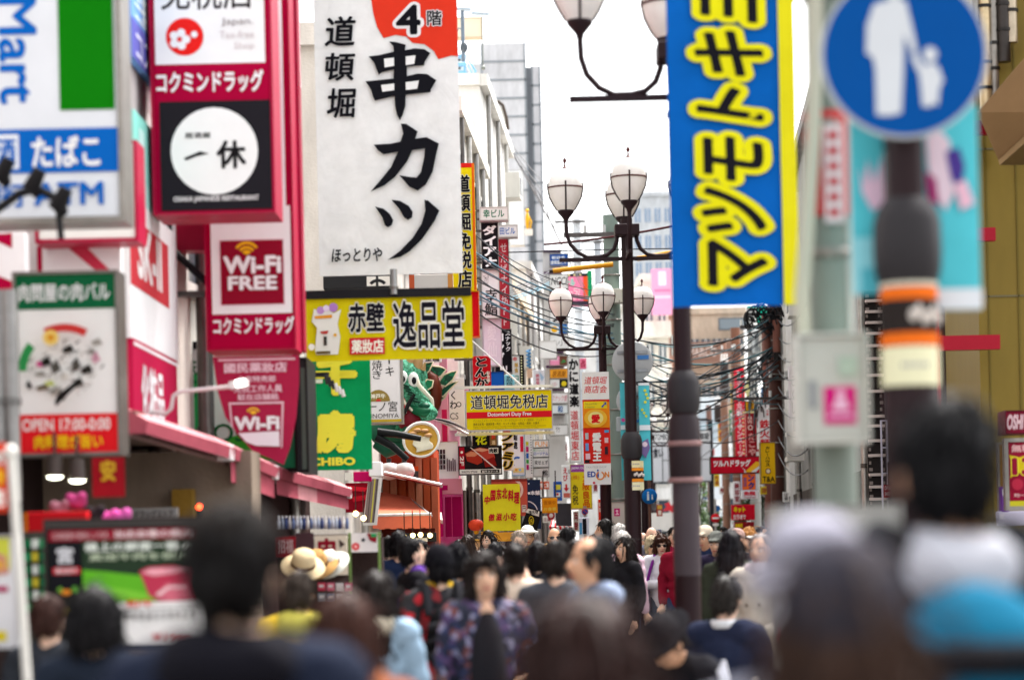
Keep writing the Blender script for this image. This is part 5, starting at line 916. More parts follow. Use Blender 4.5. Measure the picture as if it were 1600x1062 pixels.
sign('vertical_sign', 'pale vertical sign with faint characters on the white corner building', 'sign', (1233, 572, 1246, 655), 50, '#d8ccd2', [T('こくし', 1236, 585, 1243, 648, '#7a6a74', .01, vert=True)], th=.2)
sign('notice_plate', 'small white notice plate on the tangled brown pole', 'sign', (1223, 768, 1233, 784), 54.7, '#e4e2e0', [T('注意', 1225, 770, 1231, 782, '#5a5656', .01, vert=True)], th=.03)
sign('gantry_sign', 'wide black framed street gantry with white translucent panels', 'sign', (1012, 674, 1110, 752), 92, '#cfd2d8', [Rc(1012, 674, 1110, 690, '#e0e2e4'), T('DOTOMBORI STREET', 1014, 677, 1072, 687, '#4a4c50', .03), T('道頓堀', 1084, 677, 1108, 688, '#33353a', .03), Rc(1012, 690, 1110, 692, '#2a2a2e'), T('食い', 1020, 698, 1036, 715, '#3a3c42', .04), T('だ', 1046, 697, 1058, 714, '#4a4c52', .04), Rc(1034, 692, 1035, 752, '#2a2a2e'), Rc(1034, 718, 1110, 719, '#2a2a2e')], th=.3, fr='#232327', fw=1.5)
o = thing('street_gantry', 'black steel legs and top rail of the street gantry', 'gantry', (gx(1012, 92.4), 92.4, 0)); k = 92.4 / F; m = MB()
m.box((-.1, 0, 0), (.08, .2, zz(662, 92.4)), M('#2a2a2e')); m.box((98 * k, 0, 0), (98 * k + .18, .2, zz(662, 92.4)), M('#2a2a2e')); m.build('leg', o); m = MB(); m.box((.081, .02, zz(664, 92.4)), (98 * k - .001, .18, zz(660, 92.4)), M('#2a2a2e')); m.build('top_rail', o)
sign('blue_sign', 'dark blue sign with outlined gold characters by the ochre wall', 'sign', (1499, 588, 1546, 640), 25.8, '#2a3f92', [T('得情', 1501, 592, 1526, 632, '#c9a02a', .01), Rc(1532, 590, 1538, 616, '#c46a5a'), Rc(1499, 635, 1546, 640, '#b98a2a')], th=.2, bgk='print')
sign('shop_sign', 'maroon box sign with white brush letters at the right edge', 'sign', (1566, 643, 1612, 678), 21.5, '#7a1c30', [T('OSHI', 1568, 648, 1594, 672, '#d8b8bc', .05, it=.2)], th=.3, fr='#5a1a28', fw=1)
sign('poster_board', 'crimson and yellow price poster in a steel frame at the right edge', 'poster', (1575, 690, 1640, 790), 21, '#8a1830', [T('無料', 1580, 694, 1612, 706, '#d8a8a8', .03), Po([(1576, 710), (1592, 714), (1612, 708), (1612, 742), (1590, 738), (1577, 746), (1582, 726)], '#c9b41c'), T('130', 1580, 714, 1636, 742, '#8a1830', .06, ol='#e2d43a', olw=.04), Ci(1588, 756, 9, '#a82a40'), T('均一価格', 1582, 770, 1620, 776, '#d8b0b0', .02), Rc(1575, 782, 1640, 790, '#b8b02a')], th=.06, fr='#8c8780', fw=6)
sign('display_stand', 'empty steel frame beside the price poster', 'frame', (1562, 694, 1568, 800), 22.4, '#8f6a2e', [], th=.04, fr='#8c8780', fw=3)
for i, (x, c) in enumerate(((1563, '#6a3a8a'), (1558, '#c8c4d8'))): sign('leaflet_rack', ['purple leaflet holder under the steel frame', 'white leaflet holder at the foot of the ochre wall'][i], 'rack', (x, 760 + i * 38, x + 12 + i * 30, 800 + i * 20), 22, c, [Rc(x + 2, 764 + i * 38, x + 9, 774 + i * 36, '#e0dce6')], th=.1)
# middle distance street furniture
o = sign('control_box', 'grey control box with a magenta sticker at the green pole', 'cabinet', (952, 784, 975, 818), 41, '#c2bfb6', [Rc(959, 794, 968, 806, '#c22a72'), Ci(963.5, 798, 2, '#eac0d4'), Po([(960, 804), (964, 800), (967, 804)], '#eac0d4')], th=.3, fr='#a8a69e', fw=.6)
sign('meter_box', 'pale grey meter box high on the green pole', 'cabinet', (953, 452, 976, 474), 45.7, '#c9c6b8', [Rc(966, 470, 968, 474, '#8a877c')], th=.3)
sign('notice_sign', 'red and yellow vertical notice on a white board', 'sign', (934, 779, 946, 818), 39, '#ece8e2', [Rc(935, 780, 940, 812, '#dc3a22'), Rc(941, 780, 945, 812, '#f0b41e'), T('特価', 935.5, 784, 939.5, 800, '#f4dcd0', .03, vert=True)], th=.1)
o = thing('round_sign', 'blue round no parking sign with a red rim', 'road sign', at(914, 799, 44)); k = 44 / F; m = MB(); m.lathe([(0, -.02), (5 * k, -.02), (5 * k, .02), (0, .02)], M('#2a52a8', 'print'), n=22, axis='y'); m.build('face', o); m = MB(); m.lathe([(4 * k, -.03), (5.2 * k, -.03), (5.2 * k, .03)], M('#b0384a'), n=22, axis='y'); m.obox((0, -.03, 0), (8 * k, .01, .014), 0, M('#b0384a'), ry=R(45)); m.build('rim', o); m = MB(); m.cyl((0, .04, -2), (0, .04, .1), .03, M('#b0b0ae', 'metal'), 8); m.build('post', o)
sign('vending_machine', 'slim black panel with blue sides beneath the outlet sign', 'sign', (905, 808, 920, 835), 43, '#d4dce6', [Rc(910, 810, 916, 834, '#1c1c20'), Rc(905, 816, 909, 834, '#4a9ac8')], th=.3)
o = thing('round_sign', 'blue round footpath sign far behind the central lamp', 'road sign', at(1015, 775, 48)); k = 48 / F; m = MB(); m.lathe([(0, -.02), (12 * k, -.02), (12 * k, .02), (0, .02)], M('#1a66ae', 'print'), n=24, axis='y'); m.build('face', o); m = MB()
m.box((-4 * k, -.026, -6 * k), (-1 * k, -.021, 4 * k), M('#dfe6ee', 'print')); m.ball((-2.5 * k, -.023, 6 * k), (1.5 * k, .004, 1.5 * k), M('#dfe6ee', 'print'), 8); m.box((3 * k, -.026, -5 * k), (5 * k, -.021, 0), M('#dfe6ee', 'print')); m.ball((4 * k, -.023, 1.6 * k), (1.1 * k, .004, 1.2 * k), M('#dfe6ee', 'print'), 8); m.build('figures', o); m = MB(); m.cyl((0, .05, -2.4), (0, .05, .5), .03, M('#6b4a40'), 8); m.build('post', o)
sign('poster_board', 'small red and yellow poster board beneath the blue footpath sign', 'poster', (1026, 788, 1035, 806), 60, '#a83a2a', [Rc(1027, 789, 1034, 795, '#d8b04a'), Rc(1028, 797, 1033, 804, '#e6d8c8')], th=.1)
o = thing('no_entry_sign', 'red no entry road sign with a white bar and plate below', 'road sign', at(1118, 809, 70)); k = 70 / F; m = MB(); m.lathe([(0, -.02), (7 * k, -.02), (7 * k, .02), (0, .02)], M('#d0242e', 'print'), n=24, axis='y'); m.build('face', o); m = MB(); m.box((-5 * k, -.027, -1.3 * k), (5 * k, -.021, 1.3 * k), M('#f0ecec', 'print')); m.build('white_bar', o); m = MB(); m.box((-4.5 * k, -.02, -12 * k), (4.5 * k, .02, -8.4 * k), M('#e6e4e0', 'print')); m.build('plate', o); m = MB(); m.cyl((0, .05, -1.9), (0, .05, 30 * k), .035, M('#b9bcbe', 'metal'), 8); m.build('post', o)
sign('route_sign', 'small round blue sign above the no entry sign', 'road sign', (1114, 788, 1124, 800), 70.6, '#2a5f9c', [], th=.03, poly=[(1121 + 4.5 * math.cos(a * .3926), 794 + 5 * math.sin(a * .3926)) for a in range(16)])
sign('bus_stop_sign', 'narrow dark blue information sign beside the white van', 'sign', (1027, 827, 1033, 846), 62, '#1c4f92', [Ci(1030, 832, 2, '#dfe6ee'), Rc(1028.5, 836, 1031.5, 843, '#dfe6ee')], th=.1)
sign('crab_emblem', 'red crab shaped emblem on a white wall at the street end', 'sign', (1036, 782, 1062, 802), 120, '#c8343e', [], th=.3, poly=[(1036, 798), (1042, 790), (1038, 787), (1046, 784), (1048, 789), (1054, 788), (1057, 783), (1063, 787), (1060, 793), (1064, 799), (1056, 797), (1052, 803), (1046, 797)])

# smaller shop signs stepping away down both rows
FIL = [(1122, 655, 1130, 690, 105, '#d8a01c', '鮮魚', 'amber'), (1131, 700, 1139, 735, 100, '#b81c2c', '酒場', 'deep red'), (1124, 760, 1140, 772, 96, '#e4e2de', '喫茶', 'white'), (1100, 768, 1112, 780, 118, '#2a5a9c', '歯科', 'mid blue'), (1166, 722, 1176, 738, 70, '#e8e0d8', '寿司', 'cream'), (1180, 702, 1187, 732, 66, '#a81c30', '串焼', 'crimson'), (1140, 640, 1147, 680, 92, '#2f7a4a', '薬', 'green'), (1128, 690, 1134, 715, 108, '#d8d4d0', '旅館', 'pale grey'), (1105, 700, 1116, 712, 112, '#c8342c', 'うどん', 'orange red'), (1188, 760, 1198, 772, 62, '#c8b02a', '珈琲', 'mustard'), (1150, 724, 1157, 750, 84, '#e2dce0', '理容', 'lilac white'), (1092, 740, 1100, 760, 125, '#c04a3a', '鍋', 'brick red'), (1168, 560, 1177, 590, 80, '#e6e2de', '会館', 'bone white'), (1210, 640, 1216, 690, 57, '#c01c30', '居酒屋', 'scarlet'), (1062, 772, 1072, 782, 118, '#3a8a6a', '茶', 'sea green'),
       (868, 690, 876, 712, 64, '#4a2a1c', '焼鳥', 'chocolate'), (860, 706, 868, 742, 62, '#d8b41c', '牛丼', 'golden'), (877, 690, 887, 722, 66, '#e4e2e4', '麻雀', 'chalk white'), (925, 700, 932, 726, 60, '#b82430', 'ラーメン', 'ruby'), (926, 740, 934, 770, 58, '#e2dedc', '眼鏡', 'off white'), (956, 600, 962, 640, 52, '#d8d8dc', '中華', 'frost white'), (956, 700, 962, 740, 54, '#c02a3a', '餃子', 'cherry red'), (848, 610, 858, 640, 63, '#d8d6e4', '会席', 'pale violet'), (806, 614, 816, 640, 50, '#2a4a8a', '質', 'royal blue'), (840, 752, 858, 764, 55, '#c8502a', '名物たこ焼', 'rust orange'), (848, 806, 862, 816, 54, '#e0dcd4', '土産', 'ivory'), (896, 798, 904, 830, 48, '#c8c0b8', '両替', 'stone grey'), (906, 560, 916, 576, 68, '#d86a8a', '占', 'rose pink'), (866, 600, 872, 636, 70, '#e8c81c', '靴', 'lemon'), (786, 640, 797, 676, 42, '#b4182a', '串', 'carmine'), (1146, 752, 1156, 786, 70, '#d8d4d8', '美容室', 'silver white'), (1116, 740, 1124, 760, 110, '#e0c020', '映画', 'canary yellow'), (1076, 700, 1084, 740, 120, '#dcdadc', '本', 'snow white'), (1190, 604, 1199, 640, 63, '#2f6a9a', '整体', 'steel blue'), (1142, 600, 1148, 636, 94, '#c8a22a', '金', 'ochre yellow')]
for (x0, y0, x1, y1, d_, bg_, tx, cn) in FIL:
    vert_ = (y1 - y0) > (x1 - x0); dark = sum(lin(bg_)) < 1.0
    sign('shop_sign', 'small %s %s sign farther down the street reading %s' % (cn, 'vertical' if vert_ else 'horizontal', tx), 'sign', (x0, y0, x1, y1), d_, bg_, [T(tx, x0 + 1, y0 + 2, x1 - 1, y1 - 2, '#f0ebe6' if dark else '#8a1c2c', .03, vert=vert_)], th=.2, group='small signs down the street')
# ------------------------------------------------------------------ dragon and ramen bowl over the noodle shop
def remesh(prims, vox, mat, smooth=4, name='body'):
    """one continuous surface grown from capsules ('c',a,b,ra,rb) and ellipsoids ('e',c,r[,rot])"""
    mb = MB()
    for p in prims:
        if p[0] == 'c': mb.capsule(p[1], p[2], p[3], p[4], mat)
        else: mb.ball(p[1], p[2], mat, 14, p[3] if len(p) > 3 else None)
    me = mb.mesh('tmp'); o = bpy.data.objects.new('tmp', me)
    rm = o.modifiers.new('r', 'REMESH'); rm.mode = 'VOXEL'; rm.voxel_size = vox; rm.use_smooth_shade = True
    if smooth: sm = o.modifiers.new('s', 'SMOOTH'); sm.factor = .5; sm.iterations = smooth
    r = evaluated(o); r.name = name
    bpy.data.objects.remove(o); bpy.data.meshes.remove(me); r.materials.clear(); r.materials.append(mat)
    return r
def part_mesh(name, me, parent):
    o = bpy.data.objects.new(name, me); COL.objects.link(o); o.parent = parent; return o
GD, GL = pattern('dragon_dark_scales', 'cells', ['#0c4a30', '#0f5a3c', '#0a3a28', '#167048'], 26), pattern('dragon_pale_scales', 'cells', ['#2f7a58', '#3f9070', '#226a4a', '#58a888'], 40)
dr = thing('dragon_head', 'green painted dragon head sculpture with white eyes and open red mouth over the noodle shop', 'sculpture', at(650, 620, 29.6)); k = 33 / F; dr.scale = (29.6 / 33,) * 3
def dp(x, y, dy=0): return ((x - 650) * k, dy, (620 - y) * k)
part_mesh('head', remesh([('c', dp(640, 610), dp(652, 640, -.15), .30, .2), ('c', dp(648, 628, -.1), dp(668, 646, -.3), .18, .13), ('c', dp(662, 640, -.28), dp(674, 648, -.34), .13, .1), ('e', dp(630, 588), (.3, .3, .26)), ('e', dp(648, 590), (.2, .25, .2)), ('c', dp(665, 600, .1), dp(676, 640, .05), .1, .07), ('c', dp(634, 592, -.2), dp(655, 628, -.3), .1, .09)], .03, GL, 3, 'head'), dr)
m = MB(); m.ball(dp(631, 592, -.28), (.075, .05, .10), M('#eceae4', 'paint')); m.ball(dp(648, 596, -.3), (.075, .05, .11), M('#eceae4', 'paint')); m.ball(dp(649, 597, -.345), (.032, .02, .05), M('#15151a')); m.ball(dp(632, 594, -.325), (.03, .02, .045), M('#15151a')); m.build('eye', dr)
m = MB(); m.tube([dp(640, 638, -.28), dp(650, 643, -.36), dp(664, 647, -.4), dp(677, 645, -.36)], [.05, .06, .07, .05], M('#0b5636'), 10); m.ball(dp(664, 638, -.36), (.09, .07, .06), M('#0c4a34')); m.build('snout_ridge', dr)
m = MB(); m.tube([dp(628, 620, -.3), dp(636, 634, -.36), dp(646, 644, -.4)], .018, M('#e8ddc8'), 6); m.tube([dp(652, 592, -.3), dp(656, 604, -.32), dp(666, 616, -.3), dp(675, 626, -.26), dp(676, 640, -.24)], .03, M('#e9e0cc'), 8); m.build('jaw_line', dr)
m = MB(); m.tube([dp(630, 645, -.15), dp(640, 655, -.2), dp(655, 664, -.2), dp(660, 660, -.2)], [.14, .2, .16, .05], M('#6a1220'), 12); m.ball(dp(630, 632, -.2), (.12, .1, .14), M('#d8464a')); m.build('mouth', dr)
m = MB(); m.tube([dp(628, 668, -.1), dp(640, 672, -.2), dp(658, 674, -.22)], [.13, .16, .1], GD, 12); m.build('lower_jaw', dr)
m = MB()
for i in range(6): m.tube([dp(630 + i * 5.5, 676 + i * .4, -.34), dp(631 + i * 5.5, 681, -.36)], [.022, .003], M('#efe8d8'), 6)
for x in (636, 644, 662): m.tube([dp(x, 646, -.34), dp(x + 1, 655, -.36)], [.02, .003], M('#efe8d8'), 6)
m.build('teeth', dr)
m = MB(); hc = M('#a8875a')
for x in (642, 655): m.tube([dp(x - 4, 584, -.1), dp(x - 1, 570, -.12), dp(x + 3, 558, -.08), dp(x + 6, 546, 0)], [.09, .07, .05, .02], hc, 10)
for x, y in ((636, 578), (650, 575), (662, 574)): m.tube([dp(x, y + 6, -.15), dp(x + 4, y - 6, -.15)], [.04, .01], hc, 8)
m.build('horn', dr)
def leaf(name, pts, dy, c, th=.05):
    m = MB(); m.prism([(dp(*p)[0], dp(*p)[2]) for p in pts], dy - th / 2, dy + th / 2, c); e = MB()
    m.build(name, dr); e.tube([dp(p[0], p[1], dy - th / 2) for p in pts + [pts[0]]], .012, M('#d9c9a8'), 5); e.build('fin_edge', dr)
leaf('mane_fin', [(664, 590), (676, 572), (690, 574), (698, 578), (690, 588), (676, 594)], .05, GD); leaf('mane_fin', [(684, 600), (694, 586), (704, 582), (715, 580), (708, 594), (696, 604)], .1, GD)
leaf('mane_fin', [(682, 614), (694, 604), (706, 598), (716, 596), (704, 608), (692, 620)], .12, M('#0c4a34')); leaf('mane_fin', [(680, 626), (692, 616), (700, 612), (694, 622), (684, 630)], .14, GD); leaf('mane_fin', [(656, 582), (664, 568), (678, 566), (672, 580), (662, 588)], .0, GD); leaf('mane_fin', [(660, 606), (668, 594), (678, 596), (676, 606), (666, 612)], -.1, M('#137048'))
m = MB(); m.tube([dp(668, 584, .05), dp(676, 592, .0), dp(680, 610, 0), dp(680, 632, 0), dp(677, 652, 0)], [.07, .09, .1, .08, .02], M('#5c2414'), 10); m.build('whisker_mane', dr)
m = MB()
for i in range(6): m.tube([dp(630 + i * 3, 602 + i * 5, -.3 - i * .015), dp(640 + i * 3.4, 606 + i * 5, -.33 - i * .01), dp(650 + i * 3, 604 + i * 5, -.27 - i * .01)], .014, M('#123f2e'), 5)
for i in range(5): m.tube([dp(655 + i * 3, 598 + i * 7, -.12), dp(668 + i * 2, 604 + i * 8, -.1), dp(674 + i, 612 + i * 8, -.02)], .02, M('#0c4a30'), 5)
m.build('wrinkle', dr)
m = MB(); m.tube([dp(650, 618, -.45), dp(640, 634, -.45), dp(632, 650, -.4)], [.02, .03, .02], M('#1c1e1c'), 8); m.build('whisker', dr)
m = MB(); m.tube([dp(582, 672, .3), dp(610, 668, .2), dp(640, 690, .2), dp(600, 702, .25), dp(585, 690, .3)], [.16, .2, .14, .1, .08], M('#1f5a44'), 12); m.build('neck', dr)
bo = thing('noodle_bowl', 'large tilted white noodle bowl sculpture with yellow broth held by the dragon', 'sculpture', at(658, 686, 29.0)); bo.scale = (29 / 32.6 * 1.08,) * 3; rx = Matrix.Rotation(R(70), 4, 'X') @ Matrix.Rotation(0, 4, 'Y'); k = 32.6 / F
def lath(m, prof, mt, n=28):
    t = MB(); t.lathe(prof, mt, n=n); Mx = Matrix.Rotation(R(-12), 4, 'Y') @ Matrix.Rotation(R(72), 4, 'X'); m.add([tuple(Mx @ Vector(v)) for v in t.v], t.f, mt, True)
m = MB(); lath(m, [(.1, -.16), (.2, -.13), (.235, -.02), (.24, .0), (.215, .0), (.205, -.03)], M('#ece8e2')); m.build('bowl', bo)
m = MB(); lath(m, [(0, -.028), (.206, -.028)], M('#c99a3a')); m.build('broth', bo)
m = MB(); Mx = Matrix.Rotation(R(-12), 4, 'Y') @ Matrix.Rotation(R(72), 4, 'X')
for i in range(16): m.tube([Mx @ Vector((-.09 + i * .013 + .02 * math.sin(t * 1.2), -.15 + t * .03, -.01 + .01 * math.sin(t))) for t in range(7)], .009, M('#efe4cc'), 6)
m.build('noodle', bo); m = MB()
for x, y in ((-.02, .13), (.07, .1), (-.08, .1), (.1, .03)): c = Mx @ Vector((x, y, .0)); m.ball(c, (.05, .03, .025), M('#c99a6a'))
m.build('topping', bo)
cs = thing('claw_pole', 'black painted dragon claw poles reaching towards the noodle bowl', 'sculpture', at(620, 690, 28.7)); k = 28.7 / F
for pts in (([(-30, 16), (0, 12), (38, 4)]), ([(-32, 8), (-8, -6), (16, -28)])):
    m = MB(); m.tube([(x * k, 0, z * k) for x, z in pts], [.05, .045, .035], M('#151719'), 8); m.build('claw', cs)
# ------------------------------------------------------------------ noodle shop front, awnings
ns = thing('noodle_shop', 'orange noodle shop front with vertical boards below the dragon', 'shop', (gx(585, 31), 31, 0)); X0 = gx(585, 31)
m = MB(); m.box((gx(585, 31) - X0, .3, 0), (gx(690, 34) - X0, 2.5, zz(705, 34)), M('#c24a24', 'wall')); m.build('wall', ns)
m = MB()
for i, x in enumerate((600, 612, 626, 640, 652, 664, 676)): m.box((gx(x, 31.3) - X0, .24, .3), (gx(x + 10, 31.3) - X0, .299, zz(712, 31.3)), M(('#c8684a', '#cf8264', '#b8502e')[i % 3], 'wall'))
m.build('board', ns)
m = MB(); m.box((gx(588, 31) - X0, .1, zz(718, 31)), (gx(650, 31) - X0, .24, zz(690, 31)), M('#8a2a1a', 'wall')); m.box((gx(588, 31) - X0, .05, zz(690, 31)), (gx(668, 31) - X0, .28, zz(672, 31)), M('#e0b01c', 'wall'))
m.build('eaves', ns); m = MB(); m.box((gx(588, 31) - X0, .0, 0), (gx(680, 31) - X0, .08, zz(822, 31)), M('#5a1f16', 'wall')); m.build('counter', ns)
m = MB(); m.box((gx(640, 31.2) - X0, .2, zz(746, 31)), (gx(656, 31.2) - X0, .239, zz(732, 31)), M('#4a4446')); m.box((gx(640, 31.2) - X0, .2, zz(731, 31)), (gx(656, 31.2) - X0, .239, zz(724, 31)), M('#e8561e')); m.build('panel', ns)
pb = [o for o in COL.objects if o.name == 'pink_building'][0]
sign('picture_poster', 'white panel with dark printed figures on the pink building', 'poster', (673, 690, 716, 748), 36.9, '#e9e6e8', [*[Rc(674 + (i % 5) * 4.6, 702 + (i // 5) * 8, 677.5 + (i % 5) * 4.6, 709 + (i // 5) * 8, ['#3a2a30', '#5a4048', '#2a2024'][i % 3]) for i in range(20)], *[Rc(698 + i * 3, 716 + (i % 3) * 2, 700 + i * 3, 736, '#6a5058') for i in range(5)]], th=.06, fr='#c08a9a', fw=1)
sign('magenta_post', 'magenta painted door post of the pink building', 'post', (685, 762, 692, 838), 36.8, '#b40d5c', [], th=.3); sign('magenta_post', 'wide magenta shutter of the pink building', 'shutter', (696, 776, 722, 838), 37.0, '#9c0c50', [Rc(706, 776, 707, 838, '#d84a8a')], th=.2)
sign('shop_sign', 'pink band above the magenta shutter', 'sign', (664, 748, 722, 772), 36.95, '#d88a9e', [Rc(690, 758, 700, 766, '#b40d5c')], th=.3)
def awning(name, label, p_hi, p_lo, dhi, dlo, col, stripe=None, drop=14, bars=True):
    """p_hi: (left,right) back edge pixels; p_lo: front edge pixels; cloth panel with valance"""
    o = thing(name, label, 'awning', at(*p_lo[0], dlo)); P0 = o.location.copy(); n = 10
    A, B, C, D = at(*p_hi[0], dhi), at(*p_hi[1], dhi), at(*p_lo[1], dlo), at(*p_lo[0], dlo)
    m = MB(); cm = M(col, 'cloth'); sm = M(stripe or col, 'cloth')
    for i in range(n):
        t0, t1 = i / n, (i + 1) / n; q = [A.lerp(B, t0) - P0, A.lerp(B, t1) - P0, D.lerp(C, t1) - P0, D.lerp(C, t0) - P0]
        mid = [(q[0] + q[3]) / 2 - Vector((0, 0, .03)), (q[1] + q[2]) / 2 - Vector((0, 0, .03))]; mt = sm if stripe and i % 2 else cm
        m.add([q[3], q[2], mid[1], mid[0]], [(0, 1, 2, 3)], mt, True); m.add([mid[0], mid[1], q[1], q[0]], [(0, 1, 2, 3)], mt, True)
    m.build('canopy', o); v = MB(); k = dlo / F
    for i in range(n):
        t0, t1 = i / n, (i + 1) / n; a, b = D.lerp(C, t0) - P0, D.lerp(C, t1) - P0; h = Vector((0, 0, drop * k * (1 if i % 2 else .93)))
        v.add([a + Vector((0, -.01, 0)), b + Vector((0, -.01, 0)), b - h, a - h], [(3, 2, 1, 0)], sm if stripe and i % 2 else cm)
    v.build('valance', o)
    if bars:
        f = MB(); f.cyl(D - P0, C - P0, .02, M('#d8d4d4', 'metal'), 8)
        for t in (0, 1): f.cyl(A.lerp(B, t) - P0 - Vector((0, 0, .02)), D.lerp(C, t) - P0 - Vector((0, 0, .02)), .015, M('#c9c4c2', 'metal'), 6)
        f.build('frame', o)
    return o
awning('awning', 'salmon orange cloth awning with streaked top over the noodle counter', ((594, 768), (640, 776)), ((582, 805), (674, 803)), 31, 29.6, '#e2785e', None, 22)
awning('awning', 'dark red awning slanting below the dragon bowl', ((598, 730), (640, 748)), ((600, 738), (690, 757)), 31.6, 30.2, '#a01c2a', '#7a1420', 4)
awning('awning', 'pale grey awning edge beside the magenta posts', ((660, 798), (690, 800)), ((664, 806), (692, 812)), 35, 34, '#c9b8b4', None, 6, False)
for i, x in enumerate((608, 632)):
    o = thing('white_lantern', ['white round shop lantern nearer the green banner', 'white round shop lantern nearer the red awning'][i], 'lantern', at(x, 736, 30.5)); m = MB(); m.lathe([(.02, -.11), (.1, -.09), (.135, 0), (.1, .09), (.02, .11)], M('#e9e6e4', 'opal'), n=18); m.build('shade', o); m = MB(); m.cyl((0, 0, .11), (0, 0, .16), .03, M('#3a3636'), 8); m.build('cap', o)
sign('price_board', 'grey striped menu board leaning out under the awning', 'board', (570, 746, 596, 818), 27, '#c9c6c2', [Po([(577, 748), (593, 748), (584, 816), (568, 816)], '#7a6a66'), Po([(586, 748), (588, 748), (580, 816), (578, 816)], '#b8b04a'), Po([(581, 748), (582, 748), (574, 816), (573, 816)], '#3a3436'), Po([(590, 748), (592, 748), (584, 816), (582, 816)], '#4a4446')], th=.06, poly=[(577, 746), (598, 746), (588, 820), (566, 820)])
sign('awning_box', 'white awning end box at the edge of the green banner', 'box', (578, 722, 597, 744), 26, '#e4e0e0', [], th=.4)
sign('magenta_sign', 'magenta strip under the green banner', 'sign', (553, 737, 580, 752), 26.2, '#b8125a', [Rc(540, 738, 552, 750, '#d8d4cc')], th=.2)
sign('red_interior', 'deep red folded curtain under the magenta strip', 'curtain', (540, 754, 582, 800), 27.6, '#7a0e1c', [Po([(545, 758), (575, 762), (570, 768), (548, 766)], '#c01a2c'), Po([(550, 776), (578, 772), (576, 780), (552, 784)], '#a81424')], cloth=True, wave=.03)
for i, (x, y) in enumerate(((556, 802), (568, 809), (632, 838), (645, 836), (657, 835), (672, 836))):
    o = thing('hanging_bulb', ['warm round bulb left under the menu board', 'warm round bulb right under the menu board', 'first warm bulb of the counter row', 'second warm bulb of the counter row', 'third warm bulb of the counter row', 'last warm bulb of the counter row'][i], 'bulb', at(x, y, 26 if i < 2 else 29.3), 0, 'warm bulbs'); m = MB(); m.ball((0, 0, 0), .03, M('#ffc878', 'glow'), 12); m.build('bulb', o); m = MB(); m.cyl((0, 0, .03), (0, 0, .3), .006, M('#2a2422'), 6); m.build('wire', o)
sign('menu_counter', 'black counter header board behind the bulbs', 'board', (634, 832, 682, 846), 29.6, '#2a2a2c', [Rc(650, 840, 668, 846, '#c9c6c4')], th=.1)
lt = thing('paper_lantern', 'orange red paper lantern beside the yellow green cloth', 'lantern', at(744, 820, 36.4)); k = 36.4 / F; m = MB(); pr = []
for i in range(13): t = i / 12 * math.pi; pr.append(((.02 + 10.5 * k * math.sin(t)) * (1 if i % 2 else .93), -9 * k * math.cos(t)))
m.lathe(pr, M('#e0482a', 'paint'), n=20); m.build('shade', lt); m = MB(); m.lathe([(.03, -14 * k), (.045, -9 * k)], M('#e0a02a'), n=12); m.cyl((0, 0, 9 * k), (0, 0, 20 * k), .01, M('#3a2a22'), 6); m.build('tassel', lt)
o = thing('red_ball_lantern', 'small red round lantern beside the grey control box', 'lantern', at(951, 797, 40.5)); m = MB(); m.lathe([(.01, -.05), (.045, -.03), (.055, 0), (.045, .03), (.01, .05)], M('#c8141e'), n=16); m.build('shade', o); m = MB(); m.cyl((0, 0, .05), (0, 0, .25), .006, M('#2a2222'), 6); m.build('cord', o)
sign('menu_stand', 'framed food poster stand with lit strip beneath the lantern', 'poster', (728, 846, 751, 880), 32, '#c9a878', [Rc(728, 842, 751, 847, '#d8b05a'), Ci(741, 858, 8, '#8a5a2a', 7), Ci(743, 856, 4, '#e0c8a0'), Po([(730, 870), (738, 862), (746, 866), (750, 880), (730, 880)], '#3a2a22'), Rc(728, 874, 751, 880, '#1f6a5c')], th=.1, fr='#3a3230', fw=1)
awning('awning', 'red and white striped awning below the dark grey awning panel', ((862, 812), (880, 815)), ((858, 822), (897, 823)), 47, 45.5, '#c8242c', '#ece8e4', 5, False)
o = thing('red_mask_ornament', 'round red ornament at the end of the striped awning', 'ornament', at(861, 805, 44)); m = MB(); m.ball((0, 0, 0), (.07, .06, .08), M('#c0242c')); m.ball((0, -.05, 0), (.04, .03, .04), M('#e8d8d0')); m.build('body', o)
for i, (x, y, d) in enumerate(((764, 834, 34.5), (790, 835, 34.5))): sign('yellow_skirt', ['amber cloth skirt left beneath the yellow green cloth', 'amber cloth skirt right beneath the yellow green cloth'][i], 'cloth', (x - 12, y - 4, x + 14, y + 10), d, '#e0a83a', [], cloth=True, wave=.02)
